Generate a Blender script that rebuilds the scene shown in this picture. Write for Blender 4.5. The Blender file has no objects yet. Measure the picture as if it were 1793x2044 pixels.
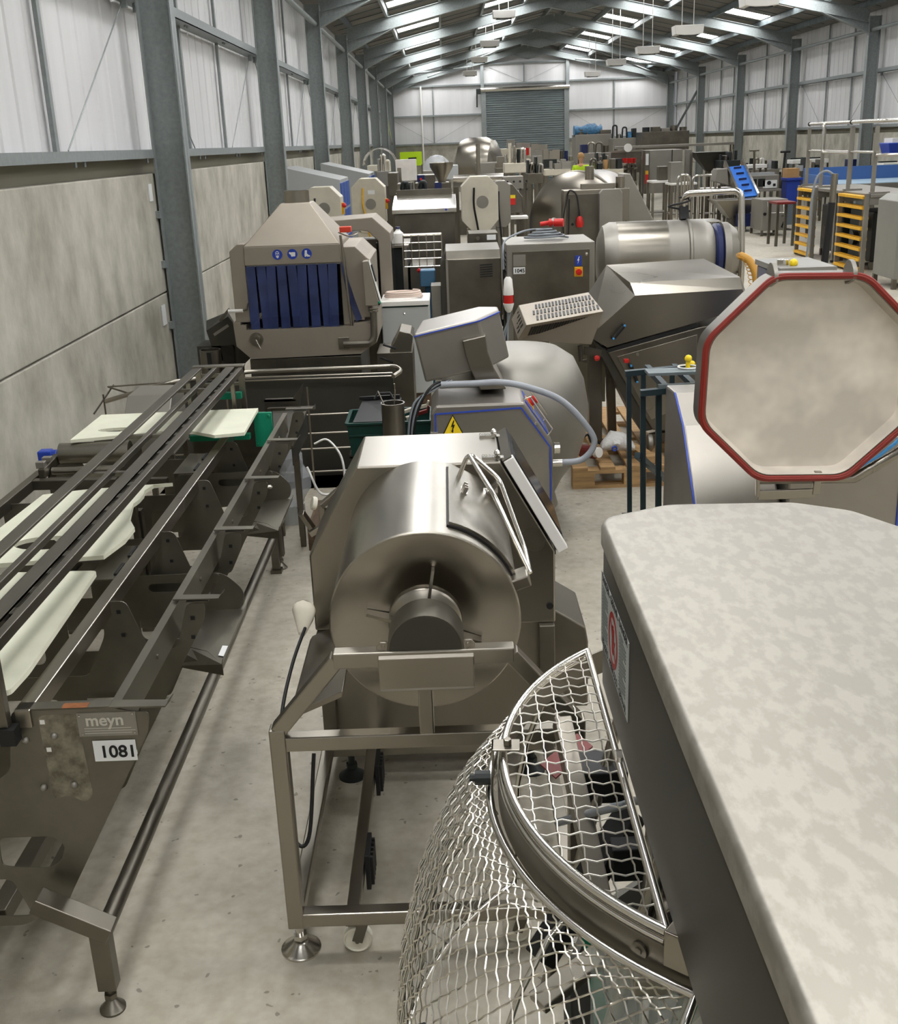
import bpy, bmesh, math, random
from mathutils import Vector, Matrix
random.seed(7)
PI = math.pi
sc = bpy.context.scene
COL = sc.collection

# ---------------------------------------------------------------- camera
HCAM = 2.2
YAW, PIT, ROL, FPX = -.0077, .3252, .0387, 2187.0
def cam_axes():
    cy, sy, cp, sp, cr, sr = math.cos(YAW), math.sin(YAW), math.cos(PIT), math.sin(PIT), math.cos(ROL), math.sin(ROL)
    f = Vector((sy*cp, cy*cp, -sp)); r = Vector((cy, -sy, 0)); d = f.cross(r)
    return cr*r+sr*d, -sr*r+cr*d, f
CR, CD, CF = cam_axes()
cd = bpy.data.cameras.new('camera'); cam = bpy.data.objects.new('camera', cd); COL.objects.link(cam)
cd.sensor_fit = 'HORIZONTAL'; cd.sensor_width = 36; cd.lens = FPX/1793*36; cd.clip_start = .05; cd.clip_end = 200
cam.matrix_world = Matrix(((CR.x, -CD.x, -CF.x, 0), (CR.y, -CD.y, -CF.y, 0), (CR.z, -CD.z, -CF.z, HCAM), (0, 0, 0, 1)))
sc.camera = cam
# ---------------------------------------------------------------- light
SKY_E = 17.0
w = bpy.data.worlds.new('world'); sc.world = w; w.use_nodes = True
w.node_tree.nodes['Background'].inputs[0].default_value = (.75, .8, .85, 1)
w.node_tree.nodes['Background'].inputs[1].default_value = .6
sc.view_settings.view_transform = 'Standard'; sc.view_settings.look = 'None'
sc.view_settings.gamma = 1; sc.view_settings.use_curve_mapping = False
sc.view_settings.exposure = 0.55
try:
    sc.cycles.max_bounces = 8; sc.cycles.glossy_bounces = 4; sc.cycles.diffuse_bounces = 4; sc.cycles.sample_clamp_indirect = 6
except Exception: pass

# measured points of the place: where a sight line meets a level, a cross plane or a lengthwise plane
def ray(x, y): return CR*((x-896.5)/FPX)+CD*((y-1022)/FPX)+CF
def aZ(x, y, z): d = ray(x, y); return Vector((0, 0, HCAM))+d*((z-HCAM)/d.z)
def aY(x, y, Y): d = ray(x, y); return Vector((0, 0, HCAM))+d*(Y/d.y)
def aX(x, y, X): d = ray(x, y); return Vector((0, 0, HCAM))+d*(X/d.x)

# ---------------------------------------------------------------- materials
def lin(h):
    if not isinstance(h, str): return tuple(h)
    v = [int(h[i:i+2], 16)/255 for i in (0, 2, 4)]
    return tuple(c/12.92 if c <= .04045 else ((c+.055)/1.055)**2.4 for c in v)
MATS = {}
def mat(name, col, metal=0., rough=.5, var=0., scale=4., stretch=(1, 1, 1), bump=0., bscale=60., alpha=1., emit=0., col2=None, rvar=0., detail=4., trans=0., ior=1.45, contrast=(.35, .65), coat=0.):
    m = bpy.data.materials.new(name); m.use_nodes = True; nt = m.node_tree; N = nt.nodes; L = nt.links
    p = N['Principled BSDF']; c = lin(col)
    p.inputs['Base Color'].default_value = (*c, 1); p.inputs['Metallic'].default_value = metal; p.inputs['Roughness'].default_value = rough
    p.inputs['IOR'].default_value = ior
    if coat: p.inputs['Coat Weight'].default_value = coat
    if trans: p.inputs['Transmission Weight'].default_value = trans
    if alpha < 1: p.inputs['Alpha'].default_value = alpha
    if emit:
        p.inputs['Emission Color'].default_value = (*c, 1); p.inputs['Emission Strength'].default_value = emit
    if var or col2 or bump or rvar:
        tc = N.new('ShaderNodeTexCoord'); mp = N.new('ShaderNodeMapping'); mp.inputs['Scale'].default_value = stretch
        L.new(tc.outputs['Object'], mp.inputs['Vector'])
        nz = N.new('ShaderNodeTexNoise'); nz.inputs['Scale'].default_value = scale; nz.inputs['Detail'].default_value = detail
        nz.inputs['Roughness'].default_value = .6
        L.new(mp.outputs[0], nz.inputs['Vector'])
        if var or col2:
            cr = N.new('ShaderNodeValToRGB'); cr.color_ramp.elements[0].position = contrast[0]; cr.color_ramp.elements[1].position = contrast[1]
            a = tuple(x*(1-var) for x in c); b = lin(col2) if col2 else tuple(min(1, x*(1+var)) for x in c)
            cr.color_ramp.elements[0].color = (*a, 1); cr.color_ramp.elements[1].color = (*b, 1)
            L.new(nz.outputs[0], cr.inputs[0]); L.new(cr.outputs[0], p.inputs['Base Color'])
        if rvar:
            mr = N.new('ShaderNodeMapRange'); mr.inputs[1].default_value = .3; mr.inputs[2].default_value = .7
            mr.inputs[3].default_value = max(.03, rough-rvar); mr.inputs[4].default_value = rough+rvar
            L.new(nz.outputs[0], mr.inputs[0]); L.new(mr.outputs[0], p.inputs['Roughness'])
        if bump:
            n2 = N.new('ShaderNodeTexNoise'); n2.inputs['Scale'].default_value = bscale; n2.inputs['Detail'].default_value = 3
            L.new(mp.outputs[0], n2.inputs['Vector'])
            bp = N.new('ShaderNodeBump'); bp.inputs['Strength'].default_value = bump; bp.inputs['Distance'].default_value = .01
            L.new(n2.outputs[0], bp.inputs['Height']); L.new(bp.outputs[0], p.inputs['Normal'])
    MATS[name] = m
    return m
STEEL = mat('stainless_steel', '989287', 1, .30, var=.05, scale=2, rvar=.03, detail=1.5)
STEELD = mat('worn_stainless', '736e64', 1, .40, var=.12, scale=4, rvar=.05, detail=3)
STEELM = mat('matt_stainless', '96928a', .85, .5, var=.07, scale=2.5, rvar=.05)
STEELB = mat('blasted_steel', 'a0978a', .8, .55, var=.06, scale=2)
BRUSH = mat('brushed_drum_steel', 'b7b1a6', 1, .27, var=.10, scale=3, stretch=(8, .6, 8), rvar=.08)
SHINY = mat('polished_tube', 'd2cec6', 1, .2)
WIRE = mat('mesh_wire', 'd8d3c8', 1, .28)
GALV = mat('galvanised_steel', '8e9493', .35, .5, var=.12, scale=22, detail=8, rvar=.08)
GALVD = mat('galvanised_dark', '6f787a', .5, .55, var=.2, scale=7)
MOTTLE = mat('mottled_steel', '969187', .8, .48, col2='a39e94', scale=26, detail=4, contrast=(.44, .58), rvar=.04, stretch=(1.5, .8, 1))
def aniso(name, col, rough, an, axis='Y'):
    m = mat(name, col, 1, rough, var=.04, scale=2, rvar=.03); nt = m.node_tree; p = nt.nodes['Principled BSDF']
    p.inputs['Anisotropic'].default_value = an; t = nt.nodes.new('ShaderNodeTangent'); t.direction_type = 'RADIAL'; t.axis = axis
    nt.links.new(t.outputs[0], p.inputs['Tangent']); return m
DRUM = aniso('lathed_drum_steel', 'a29c91', .24, .8)
GREYP = mat('grey_painted_panel', '8a8881', .35, .5, var=.04, scale=3)
DARKP = mat('dark_grey_steel', '4e4c45', .7, .45, var=.05, scale=3)
BLACK = mat('black_rubber', '141414', 0, .55)
DKPL = mat('dark_plastic', '1d2321', 0, .5)
WHITE = mat('white_plastic', 'e2e0da', 0, .45)
CREAM = mat('cream_board', 'dfdfc9', 0, .45, var=.05, scale=5)
NYLON = mat('nylon_wheel', 'ded9c8', 0, .4)
RED = mat('red_plastic', 'c2201a', 0, .4)
DKRED = mat('dark_red_plastic', '70201a', 0, .5)
REDSIL = mat('red_silicone_seal', '7e2318', 0, .45)
BLUE = mat('blue_plastic', '2440a0', 0, .4)
BLUEL = mat('light_blue_plastic', '3f8fc9', 0, .45)
BLUED = mat('navy_plastic', '1a2450', 0, .4)
BLUEB = mat('blue_belt', '1f6fd0', 0, .5)
BLUEW = mat('blue_wrap', '3c6e92', 0, .5, var=.4, scale=12, bump=.8, bscale=14)
TRIM = mat('blue_trim', '2c47a8', 0, .4)
YEL = mat('yellow_paint', 'd9a520', 0, .5, var=.06, scale=20)
YELB = mat('bright_yellow', 'f0cf1e', 0, .45)
HIVIS = mat('hi_vis', 'c8f020', 0, .6)
GREEN = mat('green_plastic', '0f8060', 0, .45)
DGREEN = mat('dark_green_plastic', '123c34', 0, .45)
GRNMET = mat('green_painted_steel', '3c5a4c', .3, .45)
WOOD = mat('pallet_wood', 'a8875c', 0, .75, var=.25, scale=4, stretch=(1, 8, 8), bump=.3)
WOODD = mat('dark_pallet_wood', '5c4a38', 0, .8, var=.3, scale=4, stretch=(8, 1, 8), bump=.3)
CARD = mat('cardboard', 'b08a5c', 0, .8, var=.05)
GREYCAB = mat('light_grey_enamel', 'b4b7b5', 0, .4)
ORANGE = mat('orange_hose', 'b98a3a', 0, .45)
BEIGE = mat('beige_enamel', 'c4bdab', 0, .5, var=.08, scale=4)
SKIN = mat('skin', 'c99878', 0, .6)
HAIR = mat('blond_hair', 'b08a5a', 0, .7)
LABEL = mat('paper_label', 'dfe0de', 0, .5)
INK = mat('black_ink', '101010', 0, .6)
GLASS = mat('clear_glass', 'cfd8d4', 0, .05, alpha=.22)
DGLASS = mat('smoked_glass', '2b2a28', 0, .08, alpha=.75)
CLEARP = mat('clear_film', 'c9ccd0', 0, .25, alpha=.45, bump=.5, bscale=20)
BLUEC = mat('blue_strip_pvc', '3a4570', 0, .15, alpha=.68, var=.25, scale=9)
HOSE = mat('grey_hose', '9a9ea4', 0, .35)
CABLE = mat('grey_cable', '80858a', 0, .45)
GAL2 = mat('bright_white', 'f2f0ec', .2, .35)

# ---------------------------------------------------------------- mesh builder
class B:
    def __init__(s): s.v = []; s.f = []; s.p = []
    def add(s, vs, fs):
        n = len(s.v); s.p.append((n, len(s.f))); s.v += [tuple(v) for v in vs]; s.f += [tuple(i+n for i in f) for f in fs]; return s
    def box(s, x0, x1, y0, y1, z0, z1):
        return s.add([(x, y, z) for z in (z0, z1) for y in (y0, y1) for x in (x0, x1)],
                     [(0, 2, 3, 1), (4, 5, 7, 6), (0, 1, 5, 4), (2, 6, 7, 3), (0, 4, 6, 2), (1, 3, 7, 5)])
    def loops(s, ls, close=True, cap=True):
        n = len(ls[0]); vs = [p for l in ls for p in l]; fs = []
        for i in range(len(ls)-1):
            for j in range(n if close else n-1):
                k = (j+1) % n; fs.append((i*n+j, i*n+k, (i+1)*n+k, (i+1)*n+j))
        if cap: fs.append(tuple(range(n-1, -1, -1))); fs.append(tuple((len(ls)-1)*n+j for j in range(n)))
        return s.add(vs, fs)
    def prism(s, pts, ax, a, b):
        def P(u, v, t): return {'x': (t, u, v), 'y': (u, t, v), 'z': (u, v, t)}[ax]
        return s.loops([[P(u, v, a) for u, v in pts], [P(u, v, b) for u, v in pts]])
    def bar(s, p, q, w, h=None, up=(0, 0, 1)):
        h = h or w; p = Vector(p); q = Vector(q); d = (q-p).normalized(); up = Vector(up)
        if abs(d.dot(up)) > .98: up = Vector((0, 1, 0)) if abs(d.y) < .9 else Vector((1, 0, 0))
        a = d.cross(up).normalized(); b = a.cross(d)
        o = [a*w/2+b*h/2, -a*w/2+b*h/2, -a*w/2-b*h/2, a*w/2-b*h/2]
        return s.loops([[p+k for k in o], [q+k for k in o]])
    def tube(s, pts, r, n=8, closed=False, rs=None):
        pts = [Vector(p) for p in pts]; m = len(pts); ls = []; pa = None
        for i, p in enumerate(pts):
            a = pts[i-1] if (i > 0 or closed) else p; c = pts[(i+1) % m] if (i < m-1 or closed) else p
            d = (c-a); d = d.normalized() if d.length > 1e-9 else Vector((0, 0, 1))
            if pa is None:
                pa = d.orthogonal().normalized()
            else:
                pa = pa-d*pa.dot(d); pa = pa.normalized() if pa.length > 1e-6 else d.orthogonal().normalized()
            b = d.cross(pa); rr = rs[i] if rs else r
            ls.append([p+(pa*math.cos(2*PI*k/n)+b*math.sin(2*PI*k/n))*rr for k in range(n)])
        if closed: ls.append(ls[0]); return s.loops(ls, cap=False)
        return s.loops(ls)
    def cyl(s, p, q, r, r2=None, n=20): return s.tube([p, q], r, n, rs=[r, r if r2 is None else r2])
    def lathe(s, p, ax, prof, n=32, cap=True):
        p = Vector(p); d = Vector(ax).normalized(); a = d.orthogonal().normalized(); b = d.cross(a)
        return s.loops([[p+d*h+(a*math.cos(2*PI*k/n)+b*math.sin(2*PI*k/n))*r for k in range(n)] for r, h in prof], cap=cap)
    def sphere(s, c, r, n=12, sz=(1, 1, 1)):
        m = n//2; c = Vector(c); ls = []
        for i in range(m+1):
            t = PI*i/m; rr = max(1e-4, math.sin(t)); ls.append([c+Vector((sz[0]*r*rr*math.cos(2*PI*k/n), sz[1]*r*rr*math.sin(2*PI*k/n), sz[2]*r*math.cos(t))) for k in range(n)])
        return s.loops(ls)
    def quad(s, a, b, c, d): return s.add([a, b, c, d], [(0, 1, 2, 3)])
    def slab(s, pts, t, nrm=None):
        P = [Vector(p) for p in pts]; n = Vector(nrm) if nrm else (P[1]-P[0]).cross(P[2]-P[0]).normalized()
        return s.loops([P, [p-n*t for p in P]])
    def plate(s, outer, holes, ax, a0, t):
        def P(u, v): return Vector({'x': (a0, u, v), 'y': (u, a0, v), 'z': (u, v, a0)}[ax])
        return s.holed([P(*p) for p in outer], [[P(*p) for p in h] for h in holes], Vector({'x': (t, 0, 0), 'y': (0, t, 0), 'z': (0, 0, t)}[ax]))
    def holed(s, outer, holes, T):
        bm = bmesh.new(); es = []
        for lp in [outer]+list(holes):
            vs = [bm.verts.new(p) for p in lp]
            es += [bm.edges.new((vs[i], vs[(i+1) % len(vs)])) for i in range(len(vs))]
        bmesh.ops.triangle_fill(bm, use_beauty=True, use_dissolve=False, edges=es)
        bm.verts.index_update(); V0 = [v.co.copy() for v in bm.verts]; F0 = [tuple(v.index for v in f.verts) for f in bm.faces]; n = len(V0)
        s.add([tuple(v) for v in V0]+[tuple(v+T) for v in V0], F0+[tuple(i+n for i in reversed(f)) for f in F0])
        bm.free()
        for lp in [outer]+list(holes): s.loops([[Vector(p) for p in lp], [Vector(p)+T for p in lp]], cap=False)
        return s
    def each(s, name, m, parent, **k):
        out = []
        for i, (v0, f0) in enumerate(s.p):
            v1, f1 = s.p[i+1] if i+1 < len(s.p) else (len(s.v), len(s.f))
            c = B(); c.v = s.v[v0:v1]; c.f = [tuple(q-v0 for q in f) for f in s.f[f0:f1]]; out.append(c.obj(name, m, parent, **k))
        return out
    def scaled(s, k):
        s.v = [(x*k, y*k, max(0, HCAM-(HCAM-z)*k)) for x, y, z in s.v]; return s
    def obj(s, name, m, parent=None, bev=0, smooth=None, shift=None):
        me = bpy.data.meshes.new(name); me.from_pydata(s.v, [], s.f); me.materials.append(m)
        bm = bmesh.new(); bm.from_mesh(me); bmesh.ops.recalc_face_normals(bm, faces=bm.faces)
        if smooth is not None:
            for f in bm.faces: f.smooth = True
            for e in bm.edges:
                if len(e.link_faces) == 2 and e.calc_face_angle(0) > math.radians(smooth): e.smooth = False
        bm.to_mesh(me); bm.free()
        o = bpy.data.objects.new(name, me); COL.objects.link(o)
        if bev:
            b = o.modifiers.new('bevel', 'BEVEL'); b.width = bev; b.segments = 2; b.limit_method = 'ANGLE'; b.angle_limit = .6
        if parent:
            o.parent = parent
            if parent.type == 'EMPTY' or parent.parent is None: o.location = -parent.location
        else:
            xs = [v[0] for v in s.v]; ys = [v[1] for v in s.v]; zs = [v[2] for v in s.v]
            c = Vector(((min(xs)+max(xs))/2, (min(ys)+max(ys))/2, min(zs)))
            me.transform(Matrix.Translation(-c)); o.location = c
        return o
def centred(o, c):
    c = Vector(c); o.data.transform(Matrix.Translation(-c)); o.location = o.location+c; return o
def thing(name, label, cat, loc, group=None):
    o = bpy.data.objects.new(name, None); COL.objects.link(o); o.location = loc; o.empty_display_size = .1
    o['label'] = label; o['category'] = cat
    if group: o['group'] = group
    return o
def tag(o, label, cat, group=None):
    o['label'] = label; o['category'] = cat
    if group: o['group'] = group
    return o
def struct(o): o['kind'] = 'structure'; return o
def dup(root, loc, label, group=None):
    r = root.copy(); COL.objects.link(r); r.location = loc; r['label'] = label
    if group: r['group'] = group
    for ch in list(root.children):
        c = ch.copy(); COL.objects.link(c); c.parent = r
        for g in ch.children:
            d = g.copy(); COL.objects.link(d); d.parent = c
    return r
def rrect(x0, x1, y0, y1, r, n=4):
    out = []
    for cx, cy, a in ((x1-r, y1-r, 0), (x0+r, y1-r, 90), (x0+r, y0+r, 180), (x1-r, y0+r, 270)):
        for k in range(n+1):
            t = math.radians(a+90*k/n); out.append((cx+r*math.cos(t), cy+r*math.sin(t)))
    return out
def rpoly(pts, r, n=4):
    out = []; m = len(pts)
    for i in range(m):
        p = Vector(pts[i]); a = Vector(pts[i-1])-p; b = Vector(pts[(i+1) % m])-p
        rr = min(r, a.length*.45, b.length*.45)
        p0 = p+a.normalized()*rr; p1 = p+b.normalized()*rr
        for k in range(n+1):
            t = k/n; out.append(tuple(p0*(1-t)**2+p*2*t*(1-t)+p1*t*t))
    return out
def circ(cx, cy, r, n=16): return [(cx+r*math.cos(2*PI*k/n), cy+r*math.sin(2*PI*k/n)) for k in range(n)]
def arcpts(pts, r, n=5):
    """polyline in space with its corners rounded"""
    P = [Vector(p) for p in pts]; out = [P[0]]
    for i in range(1, len(P)-1):
        a = P[i-1]-P[i]; b = P[i+1]-P[i]; rr = min(r, a.length*.48, b.length*.48); p0 = P[i]+a.normalized()*rr; p1 = P[i]+b.normalized()*rr
        for k in range(n+1):
            t = k/n; out.append(p0*(1-t)**2+P[i]*2*t*(1-t)+p1*t*t)
    return out+[P[-1]]
def curve(pts, n=6):
    """smooth curve through points"""
    P = [Vector(p) for p in pts]; P = [P[0]*2-P[1]]+P+[P[-1]*2-P[-2]]; out = []
    for i in range(1, len(P)-2):
        for k in range(n):
            t = k/n; a, b, c, d = P[i-1:i+3]
            out.append(.5*((2*b)+(c-a)*t+(2*a-5*b+4*c-d)*t*t+(3*b-a-3*c+d)*t**3))
    return out+[P[-2]]
def text(body, size, origin, xdir, ydir, m, parent, name='lettering', align='LEFT', ext=.0006, bold=False):
    c = bpy.data.curves.new(name, 'FONT'); c.body = body; c.size = size; c.extrude = ext; c.align_x = align
    if bold: c.offset = size*.02
    to = bpy.data.objects.new(name, c); COL.objects.link(to)
    bpy.context.view_layer.update(); dg = bpy.context.evaluated_depsgraph_get()
    me = bpy.data.meshes.new_from_object(to.evaluated_get(dg)); bpy.data.objects.remove(to); bpy.data.curves.remove(c)
    X = Vector(xdir).normalized(); Z = X.cross(Vector(ydir)).normalized(); Y = Z.cross(X)
    me.transform(Matrix(((X.x, Y.x, Z.x, origin[0]), (X.y, Y.y, Z.y, origin[1]), (X.z, Y.z, Z.z, origin[2]), (0, 0, 0, 1))))
    me.materials.clear(); me.materials.append(m)
    o = bpy.data.objects.new(name, me); COL.objects.link(o); o.parent = parent
    if parent.type == 'EMPTY': o.location = -parent.location
    return o
# ================================================================ THE HALL
XL, XR, YN, YE = -2.5, 10.45, -8.4, 53.0
RX = 3.9
def roofz(x, o=0.): return 6.35-.225*abs(x-RX)+o
FR = [-2.3+6.1*k for k in range(-1, 10)]
FLOORM = bpy.data.materials.new('concrete_floor'); FLOORM.use_nodes = True
def _floor():
    nt = FLOORM.node_tree; N = nt.nodes; L = nt.links; p = N['Principled BSDF']; p.inputs['Roughness'].default_value = .62
    tc = N.new('ShaderNodeTexCoord')
    def noise(sc_, det): n = N.new('ShaderNodeTexNoise'); n.inputs['Scale'].default_value = sc_; n.inputs['Detail'].default_value = det; L.new(tc.outputs['Object'], n.inputs[0]); return n
    def ramp(a, b, ca, cb, src): r = N.new('ShaderNodeValToRGB'); e = r.color_ramp.elements; e[0].position = a; e[1].position = b; e[0].color = (*lin(ca), 1); e[1].color = (*lin(cb), 1); L.new(src.outputs[0], r.inputs[0]); return r
    a = ramp(.3, .7, 'a39d8f', 'b8b2a3', noise(1.3, 10)); b = ramp(.3, .7, 'd5d0c4', 'ffffff', noise(22, 8)); c = ramp(.24, .32, '6a655a', 'ffffff', noise(7, 3))
    d = ramp(.24, .27, '4a4438', 'ffffff', noise(30, 1))
    last = a
    for k, (o, f) in enumerate(((b, .6), (c, .45), (d, .5))):
        mx = N.new('ShaderNodeMix'); mx.data_type = 'RGBA'; mx.blend_type = 'MULTIPLY'; mx.inputs[0].default_value = f
        L.new(last.outputs[2 if last is not a else 0], mx.inputs[6]); L.new(o.outputs[0], mx.inputs[7]); last = mx
    L.new(last.outputs[2], p.inputs['Base Color'])
    bp = N.new('ShaderNodeBump'); bp.inputs['Strength'].default_value = .25; bp.inputs['Distance'].default_value = .004; n = noise(70, 4); L.new(n.outputs[0], bp.inputs['Height']); L.new(bp.outputs[0], p.inputs['Normal'])
_floor()
CONC = mat('cast_concrete', '918d80', 0, .85, col2='bbb7aa', scale=3.0, detail=8, bump=.35, bscale=25, contrast=(.32, .66), stretch=(1, 1, .7))
SHEET = mat('white_liner_sheet', 'd9d8d8', 0, .45, var=.05, scale=1.2, stretch=(3, 3, .15))
TAN = mat('tan_flashing', '8b8674', .1, .6)
ROOFM = mat('roof_liner', '75726b', .1, .6, var=.12, scale=1.5, stretch=(.3, 4, 1))
SKYM = mat('translucent_rooflight', (.985, .99, 1.0), 0, .5, emit=SKY_E)
SKYF = mat('dimmed_rooflight', (.985, .99, 1.0), 0, .5, emit=SKY_E*.7)  # far rooflights given a weaker glow so the hall's end looks dimmer
SHUT = mat('shutter_steel', '99a3a4', .7, .35, var=.12, scale=3, stretch=(.3, 1, 5))
b = B().box(XL-.6, XR+.6, YN-.3, YE+.4, -.12, 0); struct(b.obj('floor', FLOORM))
# side walls: concrete panels below, sheeting above
def side_wall(name, xf, sg):
    r = bpy.data.objects.new(name, None); COL.objects.link(r); r['kind'] = 'structure'; r.location = (xf, 0, 0)
    b = B()
    for k in range(len(FR)-1):
        for z0, z1 in ((0, 1.03), (1.042, 2.04)):
            y0 = FR[k]; b.box(min(xf, xf+sg*.15), max(xf, xf+sg*.15), y0+.004, y0+6.1-.004, z0, z1)
    b.obj('concrete_panels', CONC, r, bev=.008)
    b = B().box(min(xf+sg*.14, xf+sg*.16), max(xf+sg*.14, xf+sg*.16), YN, YE, 0, 2.19); b.obj('backing_strip', TAN, r)
    # trapezoidal liner sheet
    pts = []; y = YN
    while y < YE:
        pts += [(xf+sg*.16, y), (xf+sg*.16, y+.30), (xf+sg*.175, y+.32), (xf+sg*.175, y+.33), (xf+sg*.16, y+.35)]; y += .35
    pts = [p for p in pts if p[1] <= YE]+[(xf+sg*.16, YE)]
    q = pts+[(xf+sg*.3, YE), (xf+sg*.3, YN)]
    b = B(); n = len(pts)
    b.add([(x, y, 2.2) for x, y in pts]+[(x, y, roofz(xf)+.1) for x, y in pts], [(i, i+1, n+i+1, n+i) for i in range(n-1)])
    b.obj('liner_sheet', SHEET, r)
side_wall('wall_left', XL, -1); side_wall('wall_right', XR, 1)
# end wall
ew = bpy.data.objects.new('wall_back', None); COL.objects.link(ew); ew['kind'] = 'structure'; ew.location = (RX, YE, 0)
b = B().box(XL-.16, 1.75, YE, YE+.15, 0, 2.13); b.box(5.75, XR+.16, YE, YE+.15, 0, 2.13); b.obj('concrete_panels', CONC, ew)
b = B()
def gable(x0, x1, z0, y0, y1):
    p = [(x0, z0), (x1, z0), (x1, roofz(x1)+.1)]
    if x0 < RX < x1: p.append((RX, roofz(RX)+.1))
    p.append((x0, roofz(x0)+.1)); b.prism(p, 'y', y0, y1)
gable(XL-.2, 1.8, 2.13, YE+.05, YE+.12); gable(1.8, 5.7, 4.3, YE+.05, YE+.12); gable(5.7, XR+.2, 2.13, YE+.05, YE+.12)
b.obj('liner_sheet', SHEET, ew)
b = B(); gable(XL-.3, XR+.3, 0, YN-.2, YN-.1); o = b.obj('wall_front', SHEET); struct(o)
# roof
ce = bpy.data.objects.new('ceiling', None); COL.objects.link(ce); ce['kind'] = 'structure'; ce.location = (RX, 0, 6)
SKX = ((-1.18, -.02), (1.25, 2.42), (5.36, 6.52), (8.1, 9.16))
SKY = []
for f in FR: SKY += [(f-1.3, f-.3), (f+2.35, f+2.75)]
SKY = sorted(s_ for s_ in SKY if s_[0] > YN+.1 and s_[1] < YE-.1)
rb = B()
def roofquad(b, x0, x1, y0, y1, o=0., t=.05):
    b.slab([(x0, y0, roofz(x0, o)), (x1, y0, roofz(x1, o)), (x1, y1, roofz(x1, o)), (x0, y1, roofz(x0, o))], -t, (-0.0, 0, 1))
edges = [XL-.3]+[x for s_ in SKX[:2] for x in s_]+[RX]+[x for s_ in SKX[2:] for x in s_]+[XR+.3]
for i in range(len(edges)-1):
    x0, x1 = edges[i], edges[i+1]
    if (x0, x1) not in SKX: roofquad(rb, x0, x1, YN-.3, YE+.3)
    else:
        y = YN-.3
        for s0, s1 in SKY: roofquad(rb, x0, x1, y, s0); y = s1
        roofquad(rb, x0, x1, y, YE+.3)
rb.obj('roof_sheet', ROOFM, ce)
# thin seams of the roof sheet
b = B()
y = YN
while y < YE:
    for x0, x1 in ((XL, RX), (RX, XR)):
        b.bar((x0, y, roofz(x0, -.006)), (x1, y, roofz(x1, -.006)), .02, .012)
    y += 1.02
b.obj('roof_seams', GALVD, ce)
nw = 0
for x0, x1 in SKX:
    for s0, s1 in SKY:
        nw += 1; b = B(); roofquad(b, x0, x1, s0, s1, .01, .02); struct(b.obj('window_%d' % nw, SKYM if s0 < 26 else SKYF))
ntr = 0
def trim(b, m=GALV, **k):
    global ntr
    ntr += 1; return struct(b.obj('trim_%d' % ntr, m, **k))
# purlins
for x in (-2.15, -1.24, 0.02, 1.2, 2.46, 3.6, 4.2, 5.3, 6.58, 7.85, 9.2, 10.0):
    b = B(); b.box(x-.03, x+.03, YN, YE, roofz(x)-.15, roofz(x)-.008); trim(b, GALVD if x < -1.5 or x > 6.6 else GALV)
# portal frames
def hsec(b, p, q, depth_dir, depth, fw=.16, t=.012):
    """H section from p to q (centre line); depth_dir points across the web"""
    p = Vector(p); q = Vector(q); dd = Vector(depth_dir).normalized()
    b.bar(p, q, .009, depth, up=dd)
    for s_ in (-1, 1): b.bar(p+dd*s_*(depth/2-t/2), q+dd*s_*(depth/2-t/2), fw, t, up=dd)
for f in FR[:-1]+[52.75]:
    for sg, xf in ((-1, XL+.02), (1, XR-.02)):
        xc = xf-sg*.14; b = B(); hsec(b, (xc, f, 0), (xc, f, roofz(xc)-.25), (1, 0, 0), .28)
        b.box(xc-.19, xc+.19, f-.12, f+.12, 0, .02)
        for z in (4.25, 4.5, 4.7): b.cyl((xc-sg*.15, f-.05, z), (xc-sg*.165, f-.05, z), .015, n=6)
        trim(b)
        # rafter with haunch
        b = B(); xi = xc-sg*.14; hx = xi-sg*1.1
        sl = Vector((-sg, 0, .225)).normalized(); nrm = Vector((sg*.225, 0, 1)).normalized()
        p = Vector((xi, f, roofz(xi)-.29)); q = Vector((RX+sg*.005, f, roofz(RX)-.29)); hsec(b, p, q, nrm, .27)
        zb = roofz(hx)-.43
        b.prism([(xi, 4.3), (xi, roofz(xi)-.40), (hx, zb+.02)], 'y', f-.006, f+.006)
        b.bar((xi, f, 4.3), (hx, f, zb), .15, .012, up=nrm)
        # apex haunch
        b.prism([(RX, roofz(RX)-.75), (RX+sg*.7, roofz(RX+.7)-.42), (RX, roofz(RX)-.35)], 'y', f-.005, f+.005)
        b.bar((RX, f, roofz(RX)-.76), (RX+sg*.75, f, roofz(RX+.75)-.43), .14, .012)
        trim(b)
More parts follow.
